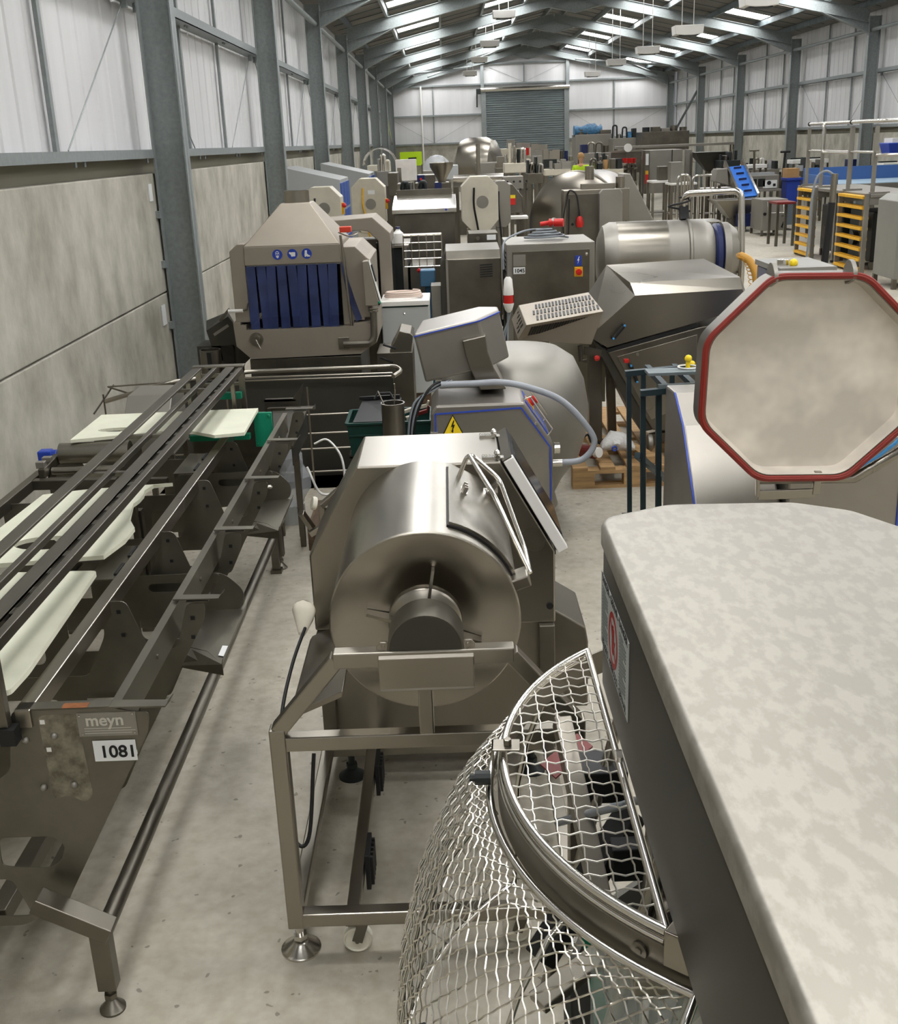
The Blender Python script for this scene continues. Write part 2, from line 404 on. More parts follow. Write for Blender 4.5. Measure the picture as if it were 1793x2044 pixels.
# eaves tubes, side rails with drop rods and diagonal ties
for sg, xf in ((-1, XL), (1, XR)):
    b = B()
    b.cyl((xf-sg*.2, YN, 4.36), (xf-sg*.2, YE, 4.36), .045, n=10); trim(b, GALV, smooth=40)
    b = B(); b.box(min(xf+sg*.14, xf-sg*.03), max(xf+sg*.14, xf-sg*.03), YN, YE, 2.165, 2.235)
    for k in range(len(FR)-1):
        for q in (1.9, 2.15, 4.0, 4.2, 5.9): b.cyl((xf-sg*.0, FR[k]+q, 2.165), (xf-sg*.0, FR[k]+q, 2.13), .012, n=6)
    trim(b)
    b = B()
    b.box(min(xf+sg*.14, xf-sg*.03), max(xf+sg*.14, xf-sg*.03), YN, YE, 3.40, 3.408); b.box(min(xf-sg*.03, xf-sg*.022), max(xf-sg*.03, xf-sg*.022), YN, YE, 3.40, 3.49); trim(b)
    for k in range(len(FR)-1):
        f = FR[k]; b = B()
        for q in (2.03, 4.0):
            b.box(min(xf+sg*.13, xf+sg*.1), max(xf+sg*.13, xf+sg*.1), f+q-.03, f+q+.03, 2.23, 4.9)
        b.tube([(xf+sg*.05, f+.15, 3.4), (xf+sg*.05, f+1.95, 2.24)], .006, 5); b.tube([(xf+sg*.05, f+5.95, 3.4), (xf+sg*.05, f+4.05, 2.24)], .006, 5)
        for q in (1.98, 2.08, 3.95, 4.05): b.sphere((xf+sg*.03, f+q, 3.39), .014, 6)
        for q in (.18, 5.9): b.box(min(xf+sg*.02, xf+sg*.07), max(xf+sg*.02, xf+sg*.07), f+q, f+q+.05, 3.33, 3.4)
        trim(b)
# panel brackets at the near left column
b = B()
for z in (.75, 1.28, 1.7): b.box(XL+.0, XL+.03, FR[3-1]-.14, FR[2]-.085, z-.035, z+.035) if False else b.box(XL, XL+.035, 9.76, 9.82, z-.03, z+.03)
trim(b)
b = B().box(XL+.002, XL+.012, 9.55, 9.68, .78, .95); b.box(XL+.002, XL+.012, 9.6, 9.7, 1.82, 1.96); trim(b, LABEL)
# end wall rails and posts
b = B()
for x0, x1, z in ((XL, 1.8, 2.15), (XL, 1.8, 3.36), (-1.6, 1.8, 4.62), (1.8, 5.65, 5.47), (1.8, 5.65, 4.62), (5.65, XR, 3.38), (5.65, 9.2, 4.64), (5.65, XR, 2.15)):
    b.box(x0, x1, YE-.1, YE+.06, z-.035, z+.035)
trim(b)
b = B(); b.box(1.76, 1.9, YE-.2, YE+.05, 0, 5.5); trim(b); b = B(); b.box(5.6, 5.74, YE-.2, YE+.05, 0, 5.6); trim(b)
b = B()
for x, z0, z1 in ((-.42, 2.15, 4.6), (7.8, 2.15, 4.62), (3.72, 4.62, 5.45)): b.box(x-.03, x+.03, YE-.02, YE+.04, z0, z1)
for a, c in (((-2.4, 3.3), (-.45, 2.2)), ((-.4, 2.2), (1.7, 3.3)), ((2, 5.4), (3.7, 4.66)), ((3.76, 4.66), (5.5, 5.4)), ((5.8, 3.3), (7.7, 2.2)), ((7.9, 2.2), (10, 3.3))):
    b.tube([(a[0], YE, a[1]), (c[0], YE, c[1])], .007, 4)
trim(b)
b = B(); b.cyl((-.95, YE-.15, 0), (-.95, YE-.15, 4.62), .04, n=8); trim(b, WHITE)
# bay bracing near the end
b = B(); b.cyl((XL+.15, 46.7, 4.2), (XL+.15, 52.4, 2.2), .04, n=8); trim(b, SHINY, smooth=40)
b = B(); b.cyl((XR-.15, 46.7, 4.0), (XR-.15, 52.4, 2.0), .05, n=8); trim(b, GALVD, smooth=40)
for a, c in (((RX-.1, 46.6, 6.0), (-.6, 52.5, 5.0)), ((-2.0, 46.7, 4.75), (1.3, 52.5, 5.35)), ((5.2, 46.6, 5.8), (9.6, 52.5, 4.75)), ((9.8, 46.7, 4.7), (6, 52.5, 5.5))):
    b = B(); b.cyl(a, c, .045, n=8); trim(b, GALV, smooth=40)
# roller shutter door
d1 = bpy.data.objects.new('door_1', None); COL.objects.link(d1); d1['kind'] = 'structure'; d1.location = (3.75, YE-.05, 0)
pts = []; z = 0
while z < 4.3: pts += [(YE-.05, z), (YE-.10, z+.03), (YE-.10, z+.05), (YE-.05, z+.085)]; z += .095
b = B(); n = len(pts); b.add([(1.92, y, z) for y, z in pts]+[(5.58, y, z) for y, z in pts], [(i, i+1, n+i+1, n+i) for i in range(n-1)]); b.obj('curtain', SHUT, d1)
b = B(); b.cyl((1.75, YE-.2, 4.38), (5.75, YE-.2, 4.38), .1, n=16); b.obj('roller_drum', SHINY, d1, smooth=40)
b = B(); b.box(1.9, 1.98, YE-.2, YE-.04, 0, 4.3); b.box(5.52, 5.6, YE-.2, YE-.04, 0, 4.3); b.obj('guide_rail', GALV, d1)
b = B(); b.box(1.55, 1.75, YE-.3, YE-.1, 4.2, 4.42); b.tube([(1.58, YE-.2, 4.2), (1.57, YE-.2, 3.65)], .03, 6); b.obj('drive_motor', DKPL, d1)
# hanging high-bay lamps
LAMPM = mat('white_lamp_body', 'e6e4de', 0, .4)
lp = None
def lamp(x, y, z, label):
    global lp
    if lp is None:
        lp = thing('high_bay_lamp', label, 'lamp', (x, y, z), 'hanging lamps')
        b = B(); b.prism([(x-.28, z), (x-.3, z+.17), (x+.3, z+.17), (x+.28, z), (x+.1, z-.02), (x-.1, z-.02)], 'y', y-.2, y+.2); b.obj('lamp_body', LAMPM, lp, bev=.01)
        b = B(); b.box(x-.2, x+.2, y-.15, y+.15, z-.03, z-.012); b.obj('diffuser', DKPL, lp)
        for s_ in (-.12, .12): B().tube([(x+s_, y, z+.17), (x+s_, y, z+1.6)], .008, 5).obj('suspension_cord', WHITE, lp)
        return lp
    return dup(lp, (x, y, z), label)
lamp(5.34, 20, 4.16, 'white box lamp on two cords, nearest of the right-hand row under the roof')
for x, y, z, l in ((5.1, 24.5, 4.12, 'second nearest white box lamp in the right-hand row, in front of a rooflight'), (5.42, 31, 4.21, 'third white box lamp from the camera in the right-hand row'),
    (5.49, 37, 4.3, 'fourth white box lamp from the camera in the right-hand row, before the diagonal tube'), (5.78, 45, 4.39, 'smallest white box lamp of the right-hand row, before the white end wall'),
    (1.68, 31, 5.2, 'nearest white box lamp of the left-hand row, above the shutter door side'), (1.55, 37, 4.98, 'second white box lamp of the left-hand row'),
    (1.41, 43, 4.92, 'third white box lamp of the left-hand row, just over the gable beam'), (1.2, 49, 4.8, 'farthest white box lamp of the left-hand row, in front of the end wall')):
    lamp(x, y, z, l)
# ================================================================ DRUM TUMBLER (foreground centre)
def foot(b, x, y, r=.05, z1=.12, zr=.012, n=20):
    b.lathe((x, y, 0), (0, 0, 1), [(r, 0), (r, .006), (r*.85, .010), (r*.42, .03), (r*.3, .034)], n); b.cyl((x, y, .034), (x, y, z1), zr, n=10); b.cyl((x, y, .04), (x, y, .055), zr*1.8, n=6)
T = thing('drum_tumbler', 'stainless drum tumbler in a tubular frame, its round drum end facing the camera', 'machine', (-.1, 3.1, 0))
FX0, FX1, FY = -.497, .297, 2.58
b = B(); t = .045; FT = .94
b.bar((FX0, FY, .11), (FX0, FY, .745), t, up=(0, 1, 0)); b.bar((FX1, FY, .11), (FX1, FY, .745), t, up=(0, 1, 0))
b.bar((FX0, FY, .735), (-.325, FY, FT), t-.003, up=(0, 1, 0)); b.bar((FX1, FY, .735), (.125, FY, FT), t-.003, up=(0, 1, 0))
b.bar((-.335, FY, FT), (.135, FY, FT), t-.0015, up=(0, 0, 1)); b.bar((FX0, FY, .70), (FX1, FY, .70), t-.003); b.bar((-.1, FY, .70), (-.1, FY, FT), t-.006)
b.bar((FX0, FY, .135), (FX1, FY, .135), t-.003)
for x in (FX0, FX1): b.bar((x, FY, .135), (x, 3.5, .135), t-.005)
b.bar((-.335, FY, .135), (-.335, 3.5, .135), t-.006); b.bar((FX0, 3.48, .135), (FX1, 3.48, .135), t-.007)
b.obj('frame', STEEL, T, bev=.004)
# bearing bracket
b = B(); b.prism([(FY-.028, .86), (FY-.028, .945), (FY-.018, .957), (FY+.06, .957), (FY+.06, .95), (FY-.012, .95), (FY-.021, .94), (FY-.021, .866), (FY-.012, .86), (FY-.012, .853), (FY-.03, .853)], 'x', -.217, .03)
b.box(-.217, .03, FY+.055, FY+.06, .86, .955)
for s_ in (-1, 1):
    x = -.094+s_*.11; b.prism([(x-.018, .957), (x-.018, .972), (x-.008, .982), (x+.008, .982), (x+.018, .972), (x+.018, .957)], 'y', FY-.004, FY)
    b.cyl((x, FY-.007, .970), (x, FY+.0, .970), .006, n=8)
b.obj('bearing_bracket', STEEL, T, bev=.002)
pts = [(-.094+.1*math.cos(a*PI/24), .957+.1*math.sin(a*PI/24)) for a in range(25)]
B().prism(pts, 'y', FY-.012, FY+.10).obj('bearing_cover', STEELD, T, smooth=40)
b = B(); pts2 = [(-.094+.094*math.cos(a*PI/24), .960+.094*math.sin(a*PI/24)) for a in range(25)]; b.prism(pts2, 'y', FY-.015, FY-.0125); b.obj('cover_face', DARKP, T)
# drum
DX, DZ, DR, DY0, DY1 = -.1, .935, .268, 2.80, 3.5
b = B(); b.lathe((DX, DY0, DZ), (0, 1, 0), [(DR-.006, .0), (DR, .003), (DR, .012), (DR, DY1-DY0)], 96, cap=False); centred(b.obj('drum', DRUM, T, smooth=30), (DX, DY0, DZ))
b = B(); b.lathe((DX, DY0, DZ), (0, 1, 0), [(.03, .01), (.1, .009), (DR-.012, .001), (DR-.004, .0)], 96, cap=False); centred(b.obj('drum_end', DRUM, T, smooth=30), (DX, DY0, DZ))
b = B(); b.lathe((DX, DY0-.0, DZ), (0, 1, 0), [(.05, -.04), (.084, -.012), (.097, -.01), (.103, -.004), (.103, .014)], 48); b.cyl((DX, FY, DZ), (DX, DY0+.01, DZ), .035, n=24); b.obj('hub_ring', STEEL, T, smooth=40)
for k, a in enumerate((80, 166, -20)):
    r = math.radians(a); c, s_ = math.cos(r), math.sin(r)
    b = B(); n_ = Vector((-s_, 0, c))*.004
    P0 = Vector((DX+c*.03, 0, DZ+s_*.03)); P1 = Vector((DX+c*.165, 0, DZ+s_*.165))
    o4 = [P0+Vector((0, DY0-.05, 0)), P1+Vector((0, DY0-.03, 0)), P1+Vector((0, DY0+.004, 0)), P0+Vector((0, DY0+.004, 0))]
    b.loops([[p-n_ for p in o4], [p+n_ for p in o4]]); b.obj('hub_rib', STEEL, T)
# hatch, follows the drum
def dp(a, y, r): return Vector((DX+math.cos(math.radians(a))*r, y, DZ+math.sin(math.radians(a))*r))
def hatch(a0, a1, y0, y1, r0, r1):
    b = B(); n_ = 14; ls = []
    for i in range(n_+1):
        a = a0+(a1-a0)*i/n_; ls.append([dp(a, y0, r0), dp(a, y1, r0), dp(a, y1, r1), dp(a, y0, r1)])
    b.loops(ls); return b
hatch(22, 75, 2.865, 3.44, DR-.004, DR+.004).obj('hatch_seam', BLACK, T)
centred(hatch(23, 74, 2.87, 3.435, DR-.002, DR+.012).obj('hatch', DRUM, T, smooth=30), (DX, DY0, DZ))
b = B(); b.tube(arcpts([dp(67, 3.33, DR+.0), dp(67, 3.33, DR+.10), dp(46, 3.33, DR+.075), dp(20, 3.05, DR+.05), dp(20, 2.89, DR+.05)], .03), .0075, 8)
b.tube(arcpts([dp(66, 3.33, DR+.09), dp(52, 3.10, DR+.075), dp(19, 2.88, DR+.05)], .04), .0075, 8)
b.obj('hatch_handle', SHINY, T, smooth=60)
b = B(); P = dp(19, 2.86, DR+.02); b.bar(P-Vector((0, .035, 0)), P+Vector((0, .045, 0)), .034, .05, up=(math.cos(.33), 0, math.sin(.33))); b.obj('latch', STEEL, T, bev=.004)
b = B(); P = dp(44, 3.36, DR+.015); b.bar(P, P+Vector((.03, 0, .03)), .035, .012); b.cyl(P-Vector((.02, 0, 0)), P+Vector((.03, 0, 0)), .012, n=10); b.obj('handle_pivot', SHINY, T)
b = B(); P = dp(64, 3.2, DR+.012); nn = Vector((math.cos(math.radians(64)), 0, math.sin(math.radians(64)))); b.bar(P-Vector((.0, .03, 0)), P+Vector((.0, .03, 0)), .02, .006, up=nn)
for q in (-.026, .0, .026): b.bar(P+Vector((0, q, 0)), P+Vector((0, q, 0))+nn*.022, .006, .012)
b.obj('latch_catch', SHINY, T)
# housing behind the drum
HY0, HY1 = 3.5, 3.9
out = [(-.33, 1.19), (.15, 1.19), (.33, .865), (.33, .60), (-.51, .60), (-.51, .88)]
b = B(); b.prism(out, 'y', HY0, HY1); b.obj('housing', STEEL, T, bev=.006)
b = B(); b.box(-.50, .32, HY0+.02, HY1-.01, .12, .598); b.obj('lower_housing', STEEL, T, bev=.004)
b = B(); b.box(-.505, -.455, HY0-.03, HY0+.02, .12, .6); b.box(.27, .325, HY0-.03, HY0+.02, .12, .6); b.each('housing_leg', STEELD, T, bev=.003)
b = B(); u = Vector((.18, 0, -.325)).normalized(); nn = Vector((.325, 0, .18)).normalized(); P0 = Vector((.155, HY0, 1.185))+nn*.004
def ch(s0, s1, y0, y1, t0=.006, bb=None):
    bb = bb or B(); p = [P0+u*s0+Vector((0, y0-HY0, 0)), P0+u*s1+Vector((0, y0-HY0, 0)), P0+u*s1+Vector((0, y1-HY0, 0)), P0+u*s0+Vector((0, y1-HY0, 0))]
    return bb.slab(p, t0, nn)
bb = B(); bb.slab([q+nn*.034 for q in (P0-u*.004, P0+u*.365, P0+u*.365+Vector((0, .39, 0)), P0-u*.004+Vector((0, .39, 0)))], .034, nn); bb.obj('window_frame', STEELD, T)
bb = B(); bb.slab([q+nn*.038 for q in (P0+u*.0-Vector((0, .006, 0)), P0+u*.375-Vector((0, .006, 0)), P0+u*.375+Vector((0, .03, 0)), P0+u*.0+Vector((0, .03, 0)))], .036, nn); bb.obj('painted_glint_edge', GAL2, T, bev=.002)  # door's front edge, coloured white to stand in for a bright reflection
bb = B(); bb.slab([q+nn*.037 for q in (P0+u*.0+Vector((0, .03, 0)), P0+u*.36+Vector((0, .03, 0)), P0+u*.36+Vector((0, .385, 0)), P0+u*.0+Vector((0, .385, 0)))], .004, nn); bb.obj('window_seal', BLACK, T)
bb = B(); bb.slab([q+nn*.041 for q in (P0+u*.02+Vector((0, .05, 0)), P0+u*.34+Vector((0, .05, 0)), P0+u*.34+Vector((0, .37, 0)), P0+u*.02+Vector((0, .37, 0)))], .004, nn); bb.obj('side_window', DGLASS, T)
for yy in (3.545, 3.83):
    b = B(); b.box(.09, .135, yy-.018, yy+.018, 1.19, 1.198); b.box(.15, .19, yy-.018, yy+.018, 1.186, 1.194); b.cyl((.142, yy-.03, 1.2), (.142, yy+.03, 1.2), .008, n=8); b.sphere((.142, yy, 1.208), .012, 8); b.obj('hinge', SHINY, T)
b = B(); b.cyl((.31, HY0-.008, .665), (.31, HY0, .665), .012, n=16); b.obj('cable_grommet', BLACK, T)
b = B(); b.prism([(.33, .60), (.45, .52), (.46, .46), (.46, .2), (.33, .2)], 'y', 3.62, 3.95); b.obj('side_box', STEELD, T, bev=.006)
b = B(); b.box(.33, .37, 3.9, 3.93, .70, .80); b.obj('window_catch', DKPL, T)
# left side tray with white rag
b = B(); b.prism([(-.36, .665), (-.515, .60), (-.525, .585), (-.525, .56), (-.515, .56), (-.512, .58), (-.36, .645)], 'y', 2.92, 3.46); b.obj('side_tray', STEEL, T, bev=.003)
# supports
for i, x in enumerate((FX0, FX1)):
    b = B(); foot(b, x, FY+.03, .058, .12); b.obj('levelling_foot', SHINY, T, smooth=40)
for x in (-.42, .24):
    b = B(); foot(b, x, 3.52, .05, .13); b.obj('levelling_foot', DKPL, T, smooth=40)
def caster(x, y, r, par, wm=NYLON, nm='caster', zt=.115, ax=(1, 0, 0)):
    ax = Vector(ax); o = Vector((0, 1, 0)) if abs(ax.x) > .5 else Vector((1, 0, 0))
    b = B(); p = Vector((x, y, r)); b.lathe(p-ax*.012, ax, [(r*.3, -.002), (r*.35, 0), (r*.8, 0), (r*.86, -.004), (r, 0), (r, .024), (r*.86, .028), (r*.8, .024), (r*.35, .024), (r*.3, .026)], 28); w_ = b.obj('wheel', wm, par, smooth=35)
    b = B()
    for s_ in (-1, 1): b.bar(p+ax*.02*s_, Vector((x, y, zt-.01))+o*.02+ax*.02*s_, .003, .03, up=o)
    b.box(x-.028, x+.028, y-.028, y+.028, zt-.012, zt); b.cyl(p-ax*.022, p+ax*.022, .006, n=8); b.obj(nm+'_fork', STEELD, par)
caster(-.33, 2.60, .042, T, ax=(0, 1, 0)); caster(.13, 2.62, .042, T, ax=(0, 1, 0))
for yy in (2.82, 3.32):
    b = B(); b.box(-.312, -.298, yy-.06, yy+.06, .08, .2)
    for k in range(5): b.box(-.30, -.288, yy-.05+k*.022, yy-.04+k*.022, .09, .19)
    b.obj('rubber_pad', BLACK, T, bev=.002)
b = B(); b.tube(curve([(-.52, 3.4, .68), (-.55, 3.2, .62), (-.56, 2.98, .55), (-.55, 2.85, .42), (-.515, 2.75, .28), (-.47, 2.75, .28), (-.45, 2.85, .5)], 8), .006, 8); b.obj('power_cable', BLACK, T, smooth=60)
# rag
b = B(); random.seed(3); ls = []
for i in range(8):
    t = i/7; ls.append([Vector((-.535+.006*math.sin(t*5), 3.36+t*.12, .655+.06*math.sin(t*3.1)))+Vector((math.cos(2*PI*k/12)*.028*(.45+math.sin(PI*t)), 0, math.sin(2*PI*k/12)*.018*(.5+math.sin(PI*t))*random.uniform(.55, 1.35))) for k in range(12)])
b.loops(ls); tag(b.obj('rag', mat('dirty_cloth', 'cfc8b6', 0, .9, var=.15), smooth=60), 'crumpled off-white rag tucked beside the left of the tumbler drum', 'rag')

# ================================================================ PLANETARY MIXER (foreground right)
G = thing('dough_mixer', 'large dough mixer with mottled flat head and wire mesh bowl guard, nearest to the camera', 'mixer', (.6, 1.5, 0))
ZT = 1.467
top = [(.288, .45), (.288, 2.085), (.305, 2.125), (.44, 2.19), (.70, 2.175), (.80, 2.11), (.95, 1.83), (.95, .45)]
def inset(pts, d): 
    c = Vector((.62, 1.3)); return [tuple(c+(Vector(p)-c)*(1-d)) for p in pts]
b = B(); b.loops([[(x, y, ZT-.045) for x, y in rpoly(top, .02)], [(x, y, ZT-.012) for x, y in rpoly(top, .02)], [(x, y, ZT-.003) for x, y in rpoly(inset(top, .012), .02)], [(x, y, ZT) for x, y in rpoly(inset(top, .03), .02)]]); b.obj('head_cover', MOTTLE, G, smooth=50)
tb = inset(top, .012); b = B(); b.loops([[(x, y, 1.115) for x, y in rpoly(tb, .02)], [(x, y, ZT-.062) for x, y in rpoly(tb, .02)], [(x, y, ZT-.045) for x, y in rpoly(inset(top, .03), .02)]]); b.obj('head_body', DARKP, G, smooth=50)
b = B(); b.box(.45, .93, .5, .95, .02, 1.12); b.box(.35, .95, .5, 1.2, .0, .05); b.obj('column', GRNMET, G, bev=.01)
GC = Vector((.68, 1.78)); GR = .61; GZ = 1.10
def gp(a, r, z): return Vector((GC.x+r*math.cos(math.radians(a)), GC.y+r*math.sin(math.radians(a)), z))
# top semi circular grille
xc = .283; a0 = math.degrees(math.acos((xc-GC.x)/GR)); A0, A1 = a0, 360-a0
arc = [gp(A0+(A1-A0)*k/40, GR, GZ) for k in range(41)]
b = B(); b.tube(arc, .008, 8); b.tube([arc[0], arc[-1]], .008, 8); b.tube([p-Vector((0, 0, .016)) for p in [gp(A0+(A1-A0)*k/40, GR+.004, GZ) for k in range(41)]], .006, 8); b.obj('top_guard_ring', SHINY, G, smooth=60)
def wavy(b, p, q, r, pitch, amp, axis, ph=0):
    p = Vector(p); q = Vector(q); n = max(2, int((q-p).length/pitch*2)); ax = Vector(axis)
    pts = [p+(q-p)*i/n+ax*amp*(1 if (i+ph) % 2 else -1) for i in range(n+1)]; b.tube(pts, r, 5)
b = B(); P_ = .037; i = 0
x = xc-P_*.6
while x > GC.x-GR+.01:
    h = math.sqrt(max(0, GR*GR-(x-GC.x)**2)); wavy(b, (x, GC.y-h, GZ), (x, GC.y+h, GZ), .0017, P_, .0022, (0.35, 0, 1), i); i += 1; x -= P_
y = GC.y-GR+.02; i = 0
while y < GC.y+GR:
    h = math.sqrt(max(0, GR*GR-(y-GC.y)**2)); x0 = GC.x-h
    if x0 < xc-.015: wavy(b, (x0, y, GZ), (xc, y, GZ), .0017, P_, .0022, (0, .35, 1), i+1)
    i += 1; y += P_
b.obj('top_guard_mesh', WIRE, G, smooth=60)
# flat band
ls = []
for k in range(73):
    a = 100+k*190/72; ls.append([gp(a, GR+.006, GZ-.018), gp(a, GR+.012, GZ-.018), gp(a, GR+.012, GZ-.075), gp(a, GR+.006, GZ-.075)])
B().loops(ls).obj('guard_band', STEELD, G, smooth=40)
# skirt mesh, two panels of crimped wire
PROF = [(.635, 1.035), (.675, 1.01), (.735, .93), (.79, .80), (.825, .66), (.838, .50), (.842, .36)]
def prof(t):
    f = t*(len(PROF)-1); i = min(int(f), len(PROF)-2); f -= i; return PROF[i][0]*(1-f)+PROF[i+1][0]*f, PROF[i][1]*(1-f)+PROF[i+1][1]*f
def skirt(a0, a1, nm, dia=True):
    b = B(); NT = 28; da = math.degrees(.040/.8); n = int((a1-a0)/da)
    if dia:
        for sgn in (1, -1):
            for k in range(-NT, n+NT):
                pts = []
                for i in range(NT*2+1):
                    t = i/(NT*2); a = a0+k*da+sgn*i*da*.5*.62
                    if a < a0 or a > a1:
                        if len(pts) > 1: b.tube(pts, .0017, 4)
                        pts = []; continue
                    r, z = prof(t); am = .0035*(1 if (i+k) % 2 else -1); pts.append(gp(a+sgn*am*18, r+am*.6, z))
                if len(pts) > 1: b.tube(pts, .0017, 4)
    else:
        for k in range(int((a1-a0)/2.6)+1):
            pts = [gp(a0+k*2.6+(.25 if i % 2 else -.25), prof(i/24)[0], prof(i/24)[1]) for i in range(25)]; b.tube(pts, .002, 4)
        for i in range(1, 22):
            r, z = prof(i/22); pts = [gp(a0+(a1-a0)*k/20, r+(.003 if k % 2 else -.003), z) for k in range(21)]; b.tube(pts, .002, 4)
    b.obj(nm, WIRE, G)
skirt(138, 234, 'skirt_mesh'); skirt(238, 262, 'skirt_mesh', False)
b = B()
for a0_, a1_ in ((132, 235), (238, 264)):
    for r, z in ((.638, 1.037), PROF[-1]): b.tube([gp(a0_+(a1_-a0_)*k/36, r, z) for k in range(37)], .0075, 8)
    for a in (a0_, a1_): b.tube([gp(a, *prof(i/18)) for i in range(19)], .0075, 8)
for a in (185, 213): b.tube([gp(a, prof(i/18)[0]-.006, prof(i/18)[1]) for i in range(19)], .005, 8)
b.obj('skirt_frame', SHINY, G, smooth=60)
# band fixings
for a, nm in ((232, 'clamp'), (176, 'clamp')):
    b = B(); p = gp(a, GR+.004, GZ+.008); t_ = Vector((-math.sin(math.radians(a)), math.cos(math.radians(a)), 0)); n_ = Vector((math.cos(math.radians(a)), math.sin(math.radians(a)), 0))
    b.bar(p-n_*.035+Vector((0, 0, .008)), p+n_*.018+Vector((0, 0, .008)), .04, .004); b.bar(p+n_*.016+Vector((0, 0, .01)), p+n_*.016-Vector((0, 0, .05)), .04, .004, up=n_); b.cyl(p-n_*.012+Vector((0, 0, .01)), p-n_*.012+Vector((0, 0, .022)), .008, n=6); b.obj(nm, STEEL, G, bev=.001)
for a in (226, 236.5):
    b = B(); n_ = Vector((math.cos(math.radians(a)), math.sin(math.radians(a)), 0)); p = gp(a, GR+.012, GZ-.045); b.cyl(p, p+n_*.004, .014, n=18); b.cyl(p+n_*.003, p+n_*.006, .006, n=6); b.obj('socket_screw', STEELD, G)
b = B(); a = 242; n_ = Vector((math.cos(math.radians(a)), math.sin(math.radians(a)), 0)); p = gp(a, GR+.014, GZ-.07); b.bar(p+Vector((0, 0, .03)), p-Vector((0, 0, .04))+n_*.02, .045, .005, up=n_); b.cyl(p+n_*.01, p+n_*.02, .009, n=6); b.obj('clamp', STEEL, G, bev=.001)
for a, z in ((178, 1.06), (199, .74)):
    b = B(); n_ = Vector((math.cos(math.radians(a)), math.sin(math.radians(a)), 0)); p = gp(a, .645 if z > 1 else .82, z); b.cyl(p-n_*.01, p+n_*.02, .014, n=10); b.cyl(p+n_*.02, p+n_*.03, .007, n=6); b.obj('guard_catch', DKPL, G)
# bolts on head
b = B(); b.cyl((.283, 1.74, 1.135), (.272, 1.74, 1.135), .012, n=6); b.obj('head_bolt', SHINY, G)
# inside the guard: kettle stand, bowl wall behind glass, green posts, beater arms
b = B(); b.lathe((GC.x+.05, GC.y, 0), (0, 0, 1), [(.50, .06), (.50, .1), (.52, .30), (.55, .5), (.535, .5), (.50, .3), (.3, .12)], 40, cap=False); b.obj('bowl', DARKP, G, smooth=30); b = B(); b.lathe((GC.x, GC.y, 0), (0, 0, 1), [(.62, 0), (.62, .05), (.3, .07)], 40); b.obj('shade_disc', DARKP, G)  # dark disc added and bowl coloured dark for the shade inside the guard
b = B()
for a in (238, 268): b.bar(gp(a, .70, .04), gp(a, .60, 1.02), .05, .03, up=gp(a, 1, 0)-gp(a, 0, 0))
b.bar(gp(205, .40, .3), gp(236, .52, .9), .035); b.bar(gp(178, .40, .3), gp(170, .46, .75), .03)
b.obj('green_post', GREEN, G, bev=.003)
b = B(); b.slab([gp(215, .6, .35), gp(236, .62, .35), gp(236, .60, .98), gp(215, .60, .98)], .006); b.obj('inner_glass_panel', GLASS, G)
b = B(); random.seed(5)
b.bar((.30, 1.45, .55), (.22, 2.2, .95), .04); b.bar((.40, 1.35, .7), (.55, 2.3, .85), .05, .03); b.cyl((.25, 1.3, .55), (.42, 2.1, .88), .02); b.cyl((.18, 1.55, .45), (.40, 1.75, 1.05), .016)
b.bar((.12, 1.7, .62), (.5, 1.95, .72), .05, .02); b.cyl((.15, 1.95, .4), (.35, 2.2, .95), .013); b.cyl((.36, 1.5, .62), (.62, 1.9, 1.0), .05); b.bar((.2, 1.5, .5), (.5, 1.42, .98), .06, .01); b.cyl((.55, 1.6, .3), (.55, 1.6, 1.1), .06)
b.bar((.24, 1.36, .98), (.37, 1.36, .98), .05, .03)
b.obj('beater_arms', STEEL, G, bev=.003)
b = B(); b.box(.25, .36, 2.12, 2.22, .78, .86); b.bar((.14, 1.9, .55), (.36, 2.06, .8), .06, .045); b.cyl((.3, 1.58, .82), (.42, 1.64, .86), .04); b.box(.3, .5, 1.95, 2.0, .7, .78); b.each('drive_block', BLACK, G, bev=.004)
b = B(); b.tube(curve([(.2, 2.1, .75), (.3, 1.9, .92), (.38, 2.0, .85), (.42, 1.8, .8)], 8), .009, 8); b.obj('inner_hose', CABLE, G, smooth=60)
b = B(); b.slab([(.17, 2.2, .84), (.27, 2.33, .84), (.30, 2.27, .84), (.20, 2.14, .84)], .004, (0, 0, 1)); b.obj('red_plate', DKRED, G)
# danger sign on the head side
sx = .2915
def sp(s_, t_): return Vector((sx-.001, 2.12-s_, 1.40-t_))
S0 = aX(1186, 1096, sx); 
b = B(); P_sign = [aX(1187, 1096, sx), aX(1258, 1234, sx), aX(1252, 1380, sx), aX(1184, 1222, sx)]
yA, yB = 2.10, max(1.72, P_sign[1].y); zA, zB = P_sign[0].z, P_sign[3].z
yA = min(P_sign[0].y, 2.075)
SIGN = mat('sign_silver', 'a9adaa', .2, .5)
b.box(sx-.0015, sx-.0002, yB, yA, zB, zA); sg_ = b.obj('warning_sign', SIGN, G)
sw, sh = yA-yB, zA-zB
def st(body, size, u_, v_, al='CENTER', m=INK): return text(body, size, (sx-.0017, yA-u_*sw, zA-v_*sh), (0, -1, 0), (0, 0, 1), m, sg_, 'lettering', al, .0002, True)
st('DANGER - GEFAHR - DANGER', sw*.068, .5, .09); st('PELIGRO - PERICOLO - GEVAAR', sw*.062, .5, .97)
b = B()
for r0, c0, n0 in ((0, .05, 16), (0, .70, 16)):
    b = B()
    for k in range(n0):
        v = .16+k*.045; ln = .22*(1 if k % 5 else .6); b.box(sx-.002, sx-.0016, yA-(c0+ln)*sw, yA-c0*sw, zA-(v+.012)*sh, zA-v*sh)
    b.obj('fine_print', INK, sg_)
